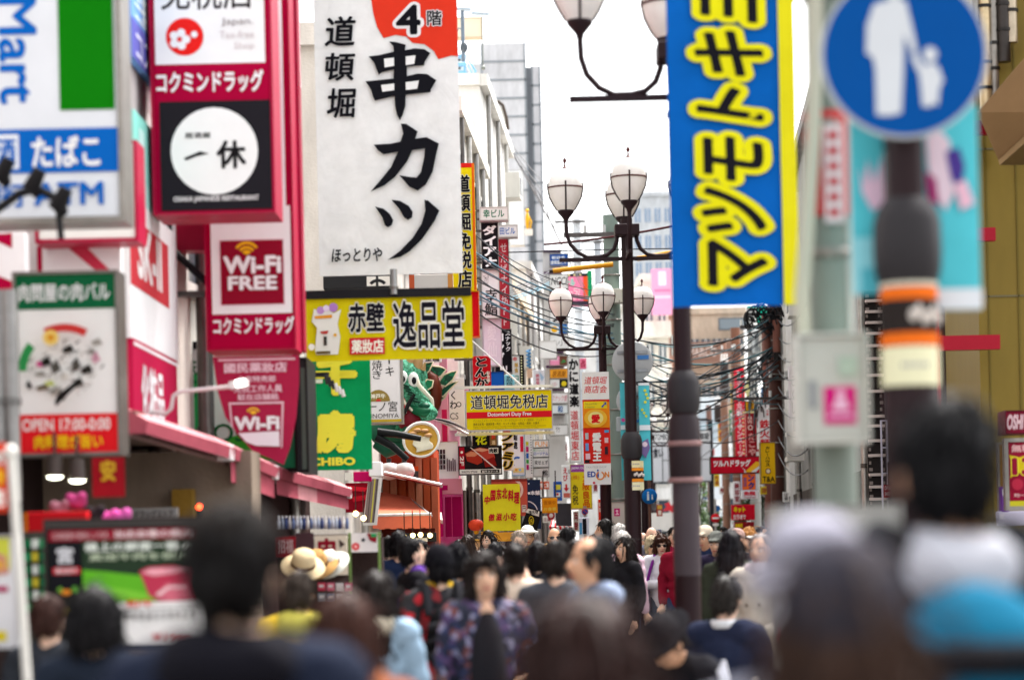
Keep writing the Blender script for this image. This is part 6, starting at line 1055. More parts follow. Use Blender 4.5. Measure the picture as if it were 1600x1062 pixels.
# ------------------------------------------------------------------ drugstore awning, interior and stalls
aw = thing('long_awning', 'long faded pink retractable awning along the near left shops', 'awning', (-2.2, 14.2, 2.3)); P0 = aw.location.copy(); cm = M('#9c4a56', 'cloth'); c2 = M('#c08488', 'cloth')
segs = [((214, 664, 14.25), (352, 706, 16.4)), ((356, 707, 16.6), (424, 737, 18.6)), ((428, 738, 18.8), (541, 769, 24))]
for i, (a, b) in enumerate(segs):
    A, B = at(*a) - P0, at(*b) - P0; n = 8; m = MB(); back = Vector((-1.05, 0, .42))
    for j in range(n):
        p, q = A.lerp(B, j / n), A.lerp(B, (j + 1) / n)
        m.add([p, q, q + back * .5 + Vector((0, 0, .05)), p + back * .5 + Vector((0, 0, .05))], [(0, 1, 2, 3)], cm, True); m.add([p + back * .5 + Vector((0, 0, .05)), q + back * .5 + Vector((0, 0, .05)), q + back, p + back], [(0, 1, 2, 3)], cm, True)
    m.build('canopy', aw); m = MB()
    for j in range(n):
        p, q = A.lerp(B, j / n), A.lerp(B, (j + 1) / n); o1, o2, o3 = Vector((.05, 0, -.05)), Vector((.06, 0, .03)), Vector((-.06, 0, .10))
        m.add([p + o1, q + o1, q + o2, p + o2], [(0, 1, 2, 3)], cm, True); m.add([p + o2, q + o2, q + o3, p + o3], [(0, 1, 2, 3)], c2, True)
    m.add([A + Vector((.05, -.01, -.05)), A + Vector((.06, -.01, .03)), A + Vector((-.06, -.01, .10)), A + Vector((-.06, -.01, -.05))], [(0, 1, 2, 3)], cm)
    m.build('fascia', aw); m = MB(); m.cyl(A, B, .035, M('#b8707e', 'paint'), 10); m.cyl(A + Vector((-.05, 0, -.05)), B + Vector((-.05, 0, -.05)), .02, M('#6b4a48', 'paint'), 8); m.build('front_bar', aw)
    m = MB(); m.box(B + Vector((-.05, -.1, -.06)), B + Vector((.05, .1, .05)), M('#ded6d6'), .01); m.build('end_cap', aw)
    m = MB()
    for t in (.15, .5, .85): p = A.lerp(B, t); m.cyl(p + Vector((0, 0, -.04)), p + back + Vector((0, 0, -.12)), .02, M('#6b5550', 'metal'), 6)
    m.build('arm', aw)
    if i:
        m = MB()
        for j in range(n):
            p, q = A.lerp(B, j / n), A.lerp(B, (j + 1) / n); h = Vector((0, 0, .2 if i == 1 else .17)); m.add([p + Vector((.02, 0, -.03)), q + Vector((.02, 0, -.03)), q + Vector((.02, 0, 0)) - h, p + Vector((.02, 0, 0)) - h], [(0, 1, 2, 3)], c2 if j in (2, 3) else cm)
        m.build('valance', aw)
o = thing('floodlight', 'white sign floodlight on a bent arm in front of the shield banner', 'floodlight', at(268, 660, 16.2)); k = 16.2 / F; m = MB(); m.tube([(-32 * k, 0, 18 * k), (-8 * k, 0, 14 * k), (0, 0, 22 * k), (4 * k, 0, 42 * k), (14 * k, 0, 48 * k), (92 * k, 0, 54 * k)], .014, M('#d6d0ce'), 10); m.build('arm', o)
m = MB(); m.obox((108 * k, -.05, 57 * k), (28 * k, .1, 12 * k), 0, M('#c9c4c4'), ry=R(-10)); m.build('housing', o); m = MB(); m.obox((112 * k, -.105, 58 * k), (14 * k, .008, 10 * k), 0, M('#fff4e0', 'glow'), ry=R(-10)); m.build('lens', o)
si = thing('shop_interior', 'dim drugstore interior with grey back wall under the pink awning', 'shop', (-3.1, 13, 0)); m = MB()
m.box((-.2, 3.8, 0), (1.3, 4.4, 2.3), M('#857668', 'wall')); m.box((-.2, 1.25, 2.35), (.9, 4.4, 2.45), M('#6b5a52', 'wall')); m.build('back_wall', si); 
m = MB(); m.box((gx(270, 16.6) + 3.1, 3.6, zz(800, 16.6)), (gx(302, 16.6) + 3.1, 3.79, zz(752, 16.6)), M('#8a6a2a', 'wall')); m.build('amber_recess', si)
for i, (x, y) in enumerate(((86, 744), (121, 750))):
    o = thing('spotlight', ['left lit spotlight under the shop ceiling', 'right lit spotlight under the shop ceiling'][i], 'spotlight', at(x, y, 13.6)); m = MB(); m.lathe([(.04, .12), (.045, .02), (.05, 0)], M('#4a4440'), n=14); m.cyl((0, 0, .12), (0, 0, .25), .01, M('#4a4440'), 6); m.build('can', o); m = MB(); m.lathe([(0, -.0), (.046, -.0)], M('#fff0d0', 'glow'), n=14); m.ball((0, 0, .0), (.045, .045, .015), M('#fff0d0', 'glow'), 12); m.build('lamp', o)
sign('hanging_pennant', 'dark red hanging pennant with yellow characters in the shop mouth', 'banner', (145, 714, 194, 776), 13.4, '#8a1620', [T('安', 158, 718, 182, 752, '#b89a2a', .04)], cloth=True, wave=.02)
sign('red_counter', 'bright red counter front inside the drugstore', 'counter', (52, 800, 148, 830), 13, '#b8161e', [Rc(52, 800, 58, 830, '#c86a1e')], th=.5)
for i, (x, y, c) in enumerate(((95, 797, '#8a5a66'), (120, 785, '#a03a6a'), (150, 805, '#2a2226'), (172, 812, '#d0509a'), (190, 810, '#c85aa0'))):
    o = thing('soft_toy', ['dusky pink stuffed bundle on the red counter', 'magenta stuffed bundle behind the red counter', 'black stuffed bundle beside the pink bundles', 'bright pink stuffed bundle by the poster board', 'pale magenta stuffed bundle at the end of the row'][i], 'soft goods', at(x, y, 12.9)); o2 = part_mesh('bundle', remesh([('e', (0, 0, 0), (.055, .05, .04)), ('e', (.03, -.02, .03), (.03, .03, .03)), ('e', (-.035, 0, .025), (.03, .03, .03))], .012, M(c, 'cloth'), 2), o)
sign('price_sign', 'grey lettered rail sign in the shop', 'sign', (206, 793, 278, 812), 15.5, '#8a8684', [T('ドラッグストア', 212, 797, 272, 808, '#3a3638', .03)], th=.05)
o = thing('red_beacon', 'small glowing red beacon in the dark shop', 'beacon', at(311, 791, 16)); m = MB(); m.ball((0, 0, 0), .02, M('#ff3a1a', 'glow'), 10); m.build('lamp', o); m = MB(); m.cyl((0, 0, -.08), (0, 0, -.02), .02, M('#2a2020'), 10); m.build('base', o)
pbd = sign('poster_stand', 'framed meat poster stand with green field and raw steak picture', 'poster', (74, 812, 318, 1008), 11.6, '#1f2420', [
    Rc(74, 812, 318, 822, '#4a4644'), Rc(78, 826, 318, 843, '#8a1a2c'), T('北海道産の美味しい牛肉', 84, 829, 170, 840, '#c9a8a8', .01), T('当店自慢の焼肉', 180, 828, 300, 840, '#e0c8c8', .03), Rc(80, 846, 128, 918, '#1a1a1e'), T('宮', 90, 852, 116, 878, '#d8d8dc', .03), Rc(84, 884, 126, 894, '#c8303a'), T('黒毛和牛', 88, 885, 122, 893, '#e8d8d8', .02), Rc(130, 843, 318, 905, '#2a3a2a'), T('極上の鮮度一番の', 134, 846, 300, 860, '#dfe4da', .03), T('直送牛肉を使用', 140, 863, 296, 874, '#b8c4a8', .02),
    Po([(130, 888), (170, 892), (230, 900), (318, 906), (318, 940), (130, 940)], '#5fae2a'), Po([(130, 910), (200, 920), (260, 934), (130, 945)], '#7ac23a'), Po([(218, 892), (232, 886), (270, 884), (300, 890), (308, 920), (300, 948), (258, 946), (232, 930)], '#b83a52'), Po([(222, 894), (236, 888), (286, 888), (296, 894), (240, 900)], '#e6a0aa'), Po([(240, 930), (260, 912), (290, 914), (296, 936), (262, 940)], '#d06a7c'), Po([(244, 928), (262, 916), (288, 917), (288, 920), (264, 920), (248, 932)], '#eec6c8'),
    Rc(180, 940, 318, 950, '#e4e0de'), T('和牛', 196, 936, 240, 948, '#d84a2a', .03), Rc(176, 952, 318, 1004, '#e6e4e2'), *[T('焼肉定食盛合せ'[i % 7], 184 + i * 11, 954, 192 + i * 11, 968, '#6a6666', .01) for i in range(11)], T('¥1980', 236, 988, 296, 998, '#c84a4a', .02), Rc(80, 920, 128, 1004, '#20201c'), Ci(104, 922, 8, '#d8822a', 4), Ci(95, 918, 4, '#6aa03a'), Ci(118, 918, 5, '#5a9a3a'), Ci(100, 950, 7, '#8a7a2a'), Ci(112, 970, 5, '#b8b04a')], th=.06, fr='#3a3230', fw=4, yaw=R(8))
sf = thing('goods_shelf', 'shelf of small green and white packets at the shop mouth', 'shelf', at(62, 900, 12.2)); k = 12.2 / F; m = MB(); m.box((-24 * k, 0, -250 * k), (16 * k, .25, 70 * k), M('#3c3a34')); m.build('rack', sf)
for r_ in range(6):
    for c_ in range(3): m = MB(); m.box(((-21 + c_ * 12) * k, -.04, (44 - r_ * 20) * k), ((-12 + c_ * 12) * k, -.002, (58 - r_ * 20) * k), M(('#1f6a44', '#d8dcd4', '#2f8a5a', '#c9b83a')[(r_ * 2 + c_) % 4], 'print')); m.build('packet', sf)
ps = sign('poster_stand', 'white poster stand with a yellow and pink print at the lower left edge', 'poster', (-40, 838, 30, 1010), 10.5, '#dcdcde', [Rc(-40, 840, 20, 890, '#c9cc4a'), Po([(-10, 860), (14, 868), (18, 896), (-20, 900)], '#c88a7a'), Ci(4, 882, 8, '#d8a04a'), Rc(-40, 915, 16, 924, '#a82a5a'), Rc(-40, 985, 12, 1000, '#d8c42a')], th=.08, fr='#cfcfd0', fw=2)
fp = thing('banner_pole', 'thin white street banner pole at the lower left', 'pole', (gx(32, 9.6), 9.6, 0)); m = MB(); m.tube([(.04, 0, 0), (.02, 0, 1.0), (-.03, 0, zz(690, 9.6))], .018, M('#d8d4cc'), 10); m.build('pole', fp); m = MB(); m.ball((-.03, 0, zz(688, 9.6)), (.026, .026, .03), M('#e0dcd4')); m.cyl((-.03, 0, zz(694, 9.6)), (-.2, 0, zz(694, 9.6)), .008, M('#c9c6c0'), 6); m.build('finial', fp); m = MB(); m.box((-.14, -.14, 0), (.2, .14, .12), M('#2a2a30'), .03); m.build('base', fp)
sign('street_banner', 'orange red cloth flag cropped at the left edge', 'banner', (-60, 692, 10, 800), 9.6, '#d8442a', [T('大', -20, 700, 8, 726, '#efe4dc', .05), T('特', -20, 732, 8, 758, '#efb02a', .05), T('売', -20, 764, 8, 792, '#efe4dc', .05)], cloth=True, wave=.015)
# souvenir stall
st_ = thing('souvenir_stall', 'green posted souvenir stall with red and cream sign boards', 'stall', (gx(500, 19), 19, 0)); X0 = gx(500, 19)
for x in (544, 590): m = MB(); m.box((gx(x, 18.9) - X0, -.1, 0), (gx(x + 4, 18.9) - X0, -.06, zz(826, 18.9)), M('#6f8a4a')); m.build('post', st_)
m = MB(); m.box((gx(430, 19) - X0, -.05, zz(832, 19)), (gx(592, 19) - X0, .5, zz(828, 19)), M('#4a3a36')); m.build('shelf', st_); m = MB(); m.box((gx(430, 19) - X0, .2, 0), (gx(594, 19) - X0, .5, zz(834, 19)), M('#3a2c2a', 'wall')); m.build('back_panel', st_)
sign('stall_board', 'cream stall board with a large dark red brush character', 'sign', (492, 836, 543, 898), 18.8, '#d9cdb8', [T('忠', 494, 840, 528, 878, '#8a1c2c', .05), Po([(530, 842), (540, 850), (532, 856)], '#4a3a36'), Po([(500, 882), (536, 886), (530, 894), (504, 892)], '#c8a878')], th=.04)
sign('stall_board', 'red stall board with pale characters left of the cream board', 'sign', (432, 838, 462, 870), 18.85, '#9a1c28', [T('招福', 436, 842, 459, 864, '#d8b0b0', .03)], th=.04)
sign('stall_board', 'white stall board with a red roundel right of the green post', 'sign', (549, 832, 590, 862), 18.9, '#e0dcda', [Ci(556, 853, 6, '#d0242e'), Ci(556, 853, 3, '#e8a0a0'), Po([(574, 833), (590, 833), (588, 848), (578, 844)], '#8a1c2c'), Rc(580, 833, 589, 839, '#2f9a5a'), Ci(568, 843, 3, '#4a4a50')], th=.04)
sign('stall_board', 'plum coloured blank board hanging in the stall', 'sign', (462, 832, 490, 860), 18.7, '#4a3438', [], th=.03)
bt_cols = ('#c9ccd4', '#aab4c8', '#3a4a7a', '#d8d4d0', '#6a7aa0')
for i in range(20):
    x = 436 + i * 5.6; o = thing('souvenir_bottle', 'small capped souvenir bottle standing on the stall shelf', 'bottle', at(x, 826, 19.1 + (i % 2) * .12), 0, 'bottles on the stall shelf'); m = MB(); m.lathe([(0, 0), (.014, 0), (.014, .06), (.008, .075), (.008, .09), (0, .09)], M(bt_cols[i % 5], 'paint'), n=10); m.build('glass', o); m = MB(); m.cyl((0, 0, .0901), (0, 0, .105), .009, M('#e6e2e0'), 8); m.build('cap', o)
def hat_obj(label, x, y, d, col, tilt=0, s=1):
    o = thing('straw_hat', label, 'hat', at(x, y, d), 0, 'hats on the stall'); mt = M(col, 'cloth'); Mx = Euler((R(35), R(tilt), 0)).to_matrix(); t = MB()
    t.lathe([(.0, .115), (.05, .112), (.078, .09), (.085, .03), (.088, .0), (.15, -.012), (.155, -.02), (.15, -.025), (.086, -.01)], mt, n=22); m = MB(); m.add([tuple(Mx @ (Vector(v) * s)) for v in t.v], t.f, mt, True); m.build('crown', o)
    t = MB(); t.lathe([(.0865, .005), (.088, .006), (.0865, .032)], M('#5a4030', 'cloth'), n=22); m = MB(); m.add([tuple(Mx @ (Vector(v) * s)) for v in t.v], t.f, M('#5a4030', 'cloth'), True); m.build('hat_band', o)
hat_obj('cream round sun hat hanging at the front of the stall', 474, 882, 17.6, '#cdb892', 10, 1.05); hat_obj('brown straw hat behind the cream sun hat', 496, 882, 17.9, '#a8814e', -15); hat_obj('white brimmed hat at the end of the hat row', 518, 880, 18, '#dcdcd0', -30, .9)
for i in range(8):
    x = 497 + (i % 4) * 14; y = 910 + (i // 4) * 16; sign('souvenir_card', ['red', 'pink', 'white', 'rose', 'grey', 'blue', 'pale', 'dark'][i] + ' packet pinned in the lower stall rack', 'packet', (x, y, x + 11, y + 12), 18.2, ['#c8405a', '#d86a84', '#e6dfe0', '#c85a78', '#8a929c', '#7a8aa4', '#d8dce2', '#4a5260'][i], [Rc(x + 2, y + 3, x + 9, y + 7, '#ece6e6')], th=.03, group='packets in the stall rack')
# van at the end of the street
v = thing('parked_van', 'white van parked at the far end of the street', 'van', (gx(1046, 78), 78, 0)); k = 78 / F; ht = zz(806, 78); m = MB()
m.prism([(-1.0, .3), (1.0, .3), (1.0, ht - .2), (.92, ht), (-.92, ht), (-1.0, ht - .2)], 0, 4.2, M('#e4e4e2')); m.build('body', v)
m = MB(); m.box((-.82, -.03, 1.15), (.82, -.002, 1.75), M('#3a444a', 'glass')); m.build('rear_window', v)
for s in (-.9, .7): m = MB(); m.box((s, -.03, .75), (s + .2, -.002, 1.0), M('#b0202a')); m.build('tail_light', v)
for y in (.8, 3.4):
    for s in (-.95, .78): m = MB(); m.cyl((s, y, .32), (s + .17, y, .32), .32, M('#1c1c1e'), 18); m.build('wheel', v)
m = MB(); m.box((-.95, -.08, .3), (.95, -.001, .5), M('#5a5c5e')); m.build('bumper', v)
# ------------------------------------------------------------------ people
BODY = {}
def mir(p): return Vector((-p[0], p[1], p[2]))
def pose_joints(pose):
    J = dict(shL=(.18, .01, 1.385), elL=(.235, .035, 1.11), wrL=(.225, -.06, .87), hpL=(.09, .0, .92), knL=(.1, -.01, .49), anL=(.1, .03, .085))
    for k_ in list(J): J[k_] = Vector(J[k_]); J[k_[:2] + 'R'] = mir(J[k_])
    lean, drop, hp, hy = 0, Vector((0, 0, 0)), 0, 0
    def st(**kw):
        for a, b in kw.items(): J[a] = Vector(b)
    if pose == 'walk': st(knL=(.1, -.16, .5), anL=(.1, -.12, .09), knR=(-.1, .02, .49), anR=(-.1, .26, .14), elL=(.23, .1, 1.12), wrL=(.23, .05, .88), elR=(-.23, -.04, 1.11), wrR=(-.21, -.2, .9))
    elif pose == 'phone': st(elL=(.23, .0, 1.11), wrL=(.05, -.25, 1.12), elR=(-.23, .0, 1.11), wrR=(-.05, -.25, 1.12)); hp = .15
    elif pose == 'raise': st(elR=(-.26, -.1, 1.2), wrR=(-.1, -.25, 1.45), elL=(.42, -.02, 1.3), wrL=(.16, -.18, 1.52))
    elif pose == 'armout': st(elR=(-.23, .03, 1.11), elL=(.44, .02, 1.26), wrL=(.52, -.12, 1.46))
    elif pose == 'bag': st(elL=(.25, -.02, 1.1), wrL=(.12, -.22, 1.0)); 
    elif pose == 'reach': st(elL=(.26, .08, 1.13), wrL=(.3, -.02, .9), elR=(-.22, -.08, 1.12), wrR=(-.15, -.28, 1.05))
    elif pose == 'down': hp = .5; st(elL=(.23, .0, 1.11), wrL=(.08, -.24, 1.08), elR=(-.23, .0, 1.11), wrR=(-.08, -.24, 1.08))
    elif pose in ('sit', 'sit_lean'):
        drop = Vector((0, 0, -.44)); lean = .12 if pose == 'sit' else .55
        st(hpL=(.1, -.02, .92), hpR=(-.1, -.02, .92), knL=(.14, -.44, .97), knR=(-.14, -.44, .97), anL=(.14, -.4, .53), anR=(-.14, -.4, .53), elL=(.25, -.08, 1.12), wrL=(.12, -.32, 1.02), elR=(-.25, -.08, 1.12), wrR=(-.12, -.32, 1.02)); hp = .25 if pose == 'sit_lean' else .05
    up = Matrix.Translation(Vector((0, 0, .93)) + drop) @ Matrix.Rotation(lean, 4, 'X') @ Matrix.Translation((0, 0, -.93))
    dn = Matrix.Translation(drop); nk = Vector((0, .01, 1.45))
    hd = up @ Matrix.Translation(nk) @ Matrix.Rotation(hy, 4, 'Z') @ Matrix.Rotation(hp, 4, 'X') @ Matrix.Translation(-nk)
    Q = {a: ((up if a[:2] in ('sh', 'el', 'wr') else dn) @ b) for a, b in J.items()}
    return Q, up, dn, hd
def E3(Mx, c, r): return ('e', Mx @ Vector(c), r, Mx.to_3x3())
def C3(Mx, a, b, ra, rb): return ('c', Mx @ Vector(a), Mx @ Vector(b), ra, rb)
def torso(up, g=0):
    return [E3(up, (0, .0, 1.25), (.155 + g, .105 + g, .19)), C3(up, (-.145, .012, 1.385), (.145, .012, 1.385), .062 + g, .062 + g), E3(up, (0, .005, 1.08), (.135 + g, .1 + g, .16)), E3(up, (0, .01, .94), (.16 + g, .115 + g, .12))]
def arms(Q, g=0, full=True):
    o = []
    for s in 'LR':
        w_ = Q['wr' + s] if full else Q['el' + s].lerp(Q['wr' + s], .92)
        o += [('c', Q['sh' + s], Q['el' + s], .052 + g, .041 + g), ('c', Q['el' + s], w_, .041 + g, .029 + g)]
    return o
def legs(Q, g=0):
    o = []
    for s in 'LR': o += [('c', Q['hp' + s], Q['kn' + s], .083 + g, .058 + g), ('c', Q['kn' + s], Q['an' + s], .056 + g, .038 + g)]
    return o
def feet(Q, g=0):
    o = []
    for s in 'LR':
        a = Q['an' + s]; o += [('c', a + Vector((0, .02, -.045)), a + Vector((.01, -.15, -.05)), .04 + g, .032 + g), ('c', a, a + Vector((0, .02, -.04)), .04 + g, .042 + g)]
    return o
def head(hd):
    return [E3(hd, (0, .008, 1.595), (.073, .09, .1)), E3(hd, (0, -.03, 1.545), (.056, .062, .072)), E3(hd, (0, -.055, 1.505), (.03, .03, .026)), C3(hd, (0, -.088, 1.588), (0, -.107, 1.558), .009, .015), E3(hd, (.075, .008, 1.57), (.012, .02, .03)), E3(hd, (-.075, .008, 1.57), (.012, .02, .03)),
            E3(hd, (.03, -.068, 1.558), (.022, .022, .02)), E3(hd, (-.03, -.068, 1.558), (.022, .022, .02))]
def hand_prims(w_, el, side, curl):
    d = (w_ - el).normalized(); x = d.cross(Vector((0, 1, 0.01))).normalized() * side; n = d.cross(x).normalized()
    o = [('c', w_, w_ + d * .07, .026, .03), ('c', w_ + d * .03 + x * .02, w_ + d * .085 + x * .028, .016, .014), ('c', w_ + d * .03 - x * .02, w_ + d * .085 - x * .028, .016, .014)]
    for i, L_ in enumerate((.068, .078, .073, .056)):
        b = w_ + d * .09 + x * (.03 - i * .02); m_ = b + d * L_ * .5 + n * curl * .012; t = m_ + (d * (1 - curl * .6) + n * curl).normalized() * L_ * .5
        o += [('c', b, m_, .0088, .0082), ('c', m_, t, .0082, .0068)]
    b = w_ + d * .03 + x * .03; m_ = b + (d * .7 + x * .7).normalized() * .04; o += [('c', b, m_, .012, .01), ('c', m_, m_ + (d * .9 + x * .2 + n * .3 * curl).normalized() * .032, .01, .0085)]
    return o
def get(kind, pose, vox):
    key = (kind, pose, vox)
    if key in BODY: return BODY[key]
    Q, up, dn, hd = pose_joints(pose); sk = M('#caa188', 'skin'); me = None
    if kind == 'body':
        pr = head(hd) + [C3(hd, (0, .012, 1.52), (0, .018, 1.4), .052, .058)] + torso(up) + arms(Q) + legs(Q) + feet(Q)
        me = remesh(pr, vox, sk, 3, 'body')
        hp_ = []
        for s, sg in (('L', 1), ('R', -1)): hp_ += hand_prims(Q['wr' + s], Q['el' + s], sg, .6 if pose in ('phone', 'raise', 'bag', 'down') else .35)
        h = remesh(hp_, .006 if vox < .018 else .011, sk, 1, 'hand')
        bm = bmesh.new(); bm.from_mesh(me); bm.from_mesh(h); bm.to_mesh(me); bm.free(); bpy.data.meshes.remove(h)
    elif kind == 'jacket': me = remesh(torso(up, .024) + arms(Q, .02, False) + [E3(up, (0, .012, .9), (.178, .135, .13)), C3(up, (-.05, .02, 1.44), (.05, .02, 1.44), .045, .045)], vox, sk, 2, 'jacket')
    elif kind == 'coat': me = remesh(torso(up, .028) + arms(Q, .024, False) + [E3(up, (0, .012, .88), (.185, .15, .2)), E3(dn, (0, .012, .72), (.2, .165, .22)), E3(dn, (0, .012, .6), (.205, .17, .12)), C3(up, (-.06, .02, 1.445), (.06, .02, 1.445), .05, .05)], vox, sk, 2, 'coat')
    elif kind == 'trousers': me = remesh(legs(Q, .016) + [E3(dn if 'sit' in pose else up, (0, .012, .93), (.165, .122, .12))], vox, sk, 2, 'trousers')
    elif kind == 'shoes': me = remesh(feet(Q, .007), max(.012, vox * .8), sk, 2, 'shoes')
    elif kind == 'hood': me = remesh([E3(up, (0, .1, 1.42), (.13, .07, .07)), C3(up, (-.08, .05, 1.44), (.08, .05, 1.44), .05, .05)], vox, sk, 2, 'hood')
    elif kind == 'scarf': me = remesh([C3(up, (-.07, .0, 1.45), (.07, 0, 1.45), .06, .06), C3(up, (-.09, -.02, 1.44), (.02, .13, 1.22), .035, .03), C3(up, (0, .0, 1.46), (0, -.03, 1.46), .07, .07)], vox, sk, 2, 'scarf')
    else:
        hv = min(vox, .014)
        hs_ = {'short': [E3(hd, (0, .028, 1.618), (.081, .092, .09)), E3(hd, (0, .05, 1.575), (.077, .068, .08))],
               'bald': [E3(hd, (0, .05, 1.565), (.08, .055, .05))],
               'receding': [E3(hd, (0, .05, 1.615), (.083, .075, .088)), E3(hd, (0, .06, 1.57), (.082, .06, .08)), E3(hd, (.06, .0, 1.6), (.026, .05, .05)), E3(hd, (-.06, .0, 1.6), (.026, .05, .05))],
               'fringe': [E3(hd, (0, .025, 1.62), (.084, .098, .09)), E3(hd, (0, .05, 1.57), (.085, .07, .09)), C3(hd, (-.04, -.078, 1.645), (.04, -.078, 1.645), .022, .022)],
               'bob': [E3(hd, (0, .025, 1.622), (.088, .1, .093)), E3(hd, (0, .05, 1.56), (.1, .075, .1)), C3(hd, (.085, -.01, 1.6), (.082, -.02, 1.49), .032, .026), C3(hd, (-.085, -.01, 1.6), (-.082, -.02, 1.49), .032, .026), C3(hd, (-.05, -.068, 1.655), (.03, -.075, 1.66), .025, .025)],
               'long': [E3(hd, (0, .025, 1.622), (.086, .098, .092)), E3(hd, (0, .055, 1.55), (.098, .07, .12)), C3(hd, (-.05, .07, 1.5), (-.06, .09, 1.3), .06, .045), C3(hd, (.05, .07, 1.5), (.06, .09, 1.28), .06, .045), C3(hd, (0, .075, 1.5), (0, .1, 1.26), .06, .05), C3(hd, (.08, -.005, 1.6), (.09, 0, 1.4), .03, .03), C3(hd, (-.08, -.005, 1.6), (-.09, 0, 1.4), .03, .03)],
               'curly': [E3(hd, (0, .02, 1.63), (.098, .108, .096)), E3(hd, (0, .05, 1.57), (.1, .08, .09)), E3(hd, (.075, -.01, 1.6), (.035, .04, .05)), E3(hd, (-.075, -.01, 1.6), (.035, .04, .05)), E3(hd, (.03, -.06, 1.67), (.04, .035, .03)), E3(hd, (-.03, -.06, 1.67), (.04, .035, .03))],
               'bun': [E3(hd, (0, .025, 1.62), (.083, .096, .09)), E3(hd, (0, .05, 1.575), (.08, .068, .08)), E3(hd, (0, .12, 1.63), (.05, .045, .05))],
               'cap': [E3(hd, (0, .015, 1.64), (.088, .105, .078)), E3(hd, (0, -.105, 1.638), (.07, .07, .012))],
               'beanie': [E3(hd, (0, .018, 1.635), (.096, .112, .1)), E3(hd, (0, .018, 1.61), (.1, .115, .035))],
               'brim': [E3(hd, (0, .01, 1.665), (.088, .105, .07)), E3(hd, (0, .01, 1.645), (.17, .185, .014))],
               'sunhat': [E3(hd, (0, .01, 1.66), (.098, .112, .085)), E3(hd, (0, .01, 1.625), (.14, .15, .022))],
               'visor': [E3(hd, (0, .015, 1.632), (.092, .105, .028)), E3(hd, (0, -.11, 1.63), (.075, .07, .012))]}
        me = remesh(hs_[kind], hv if kind in ('cap', 'beanie', 'brim', 'visor', 'sunhat') else min(hv, .011), sk, 1 if kind in ('curly',) else 2, kind)
        if kind not in ('cap', 'beanie', 'brim', 'visor', 'sunhat'):
            iv = hd.inverted(); amp = .016 if kind == 'curly' else .012
            for v in me.vertices:
                q = iv @ v.co; an_ = math.atan2(q.x, q.y + .02)
                v.co += v.normal * (amp * noise.noise((an_ * 9, q.z * (22 if kind == 'curly' else 4), 3.1)) + amp * .6 * noise.noise((an_ * 26, q.z * 9, 1.7)) + .012 * noise.noise(q * 13))
            me.update()
            rs = random.Random(len(me.vertices)); st_ = MB(); mt_ = me.materials[0]; lg = {'long': .16, 'bob': .1, 'curly': .05}.get(kind, .055)
            for v in rs.sample(list(me.vertices), min(len(me.vertices), 260 if vox < .018 else 120)):
                nr = (iv.to_3x3() @ v.normal); q = iv @ v.co
                if nr.y < -.75 and q.z < 1.62: continue
                tg = Vector((0, 0, -1)) - nr * -nr.z + Vector((rs.gauss(0, .25), rs.gauss(0, .25), 0)) + Vector((q.x * 2, q.y * 2, 0)); tg = (tg - nr * tg.dot(nr)); tg = tg.normalized() if tg.length > .01 else Vector((1, 0, 0))
                L_ = lg * rs.uniform(.5, 1.2); li = rs.uniform(.0, .3); P_ = [hd @ (q - nr * .004), hd @ (q + tg * L_ * .5 + nr * L_ * (.1 + li * .4)), hd @ (q + tg * L_ + nr * L_ * (li - .12))]
                st_.tube(P_, [.0055, .004, .0008], mt_, 4, False)
            s2 = st_.mesh('strands'); bm = bmesh.new(); bm.from_mesh(me); bm.from_mesh(s2); bm.to_mesh(me); bm.free(); bpy.data.meshes.remove(s2)
    if kind in ('jacket', 'coat', 'trousers', 'hood', 'scarf'):
        for v in me.vertices:
            p_ = v.co; v.co = p_ + v.normal * (.011 * noise.noise((p_.x * 7, p_.y * 7, p_.z * 13 + p_.x * 9)) + .006 * noise.noise((p_.x * 19, p_.y * 19, p_.z * 24)))
        me.update()
    BODY[key] = me; return me
SK = {'a': '#d6a98c', 'b': '#e2b9a0', 'c': '#b98a6c', 'd': '#c99878'}
PEOPLE = []
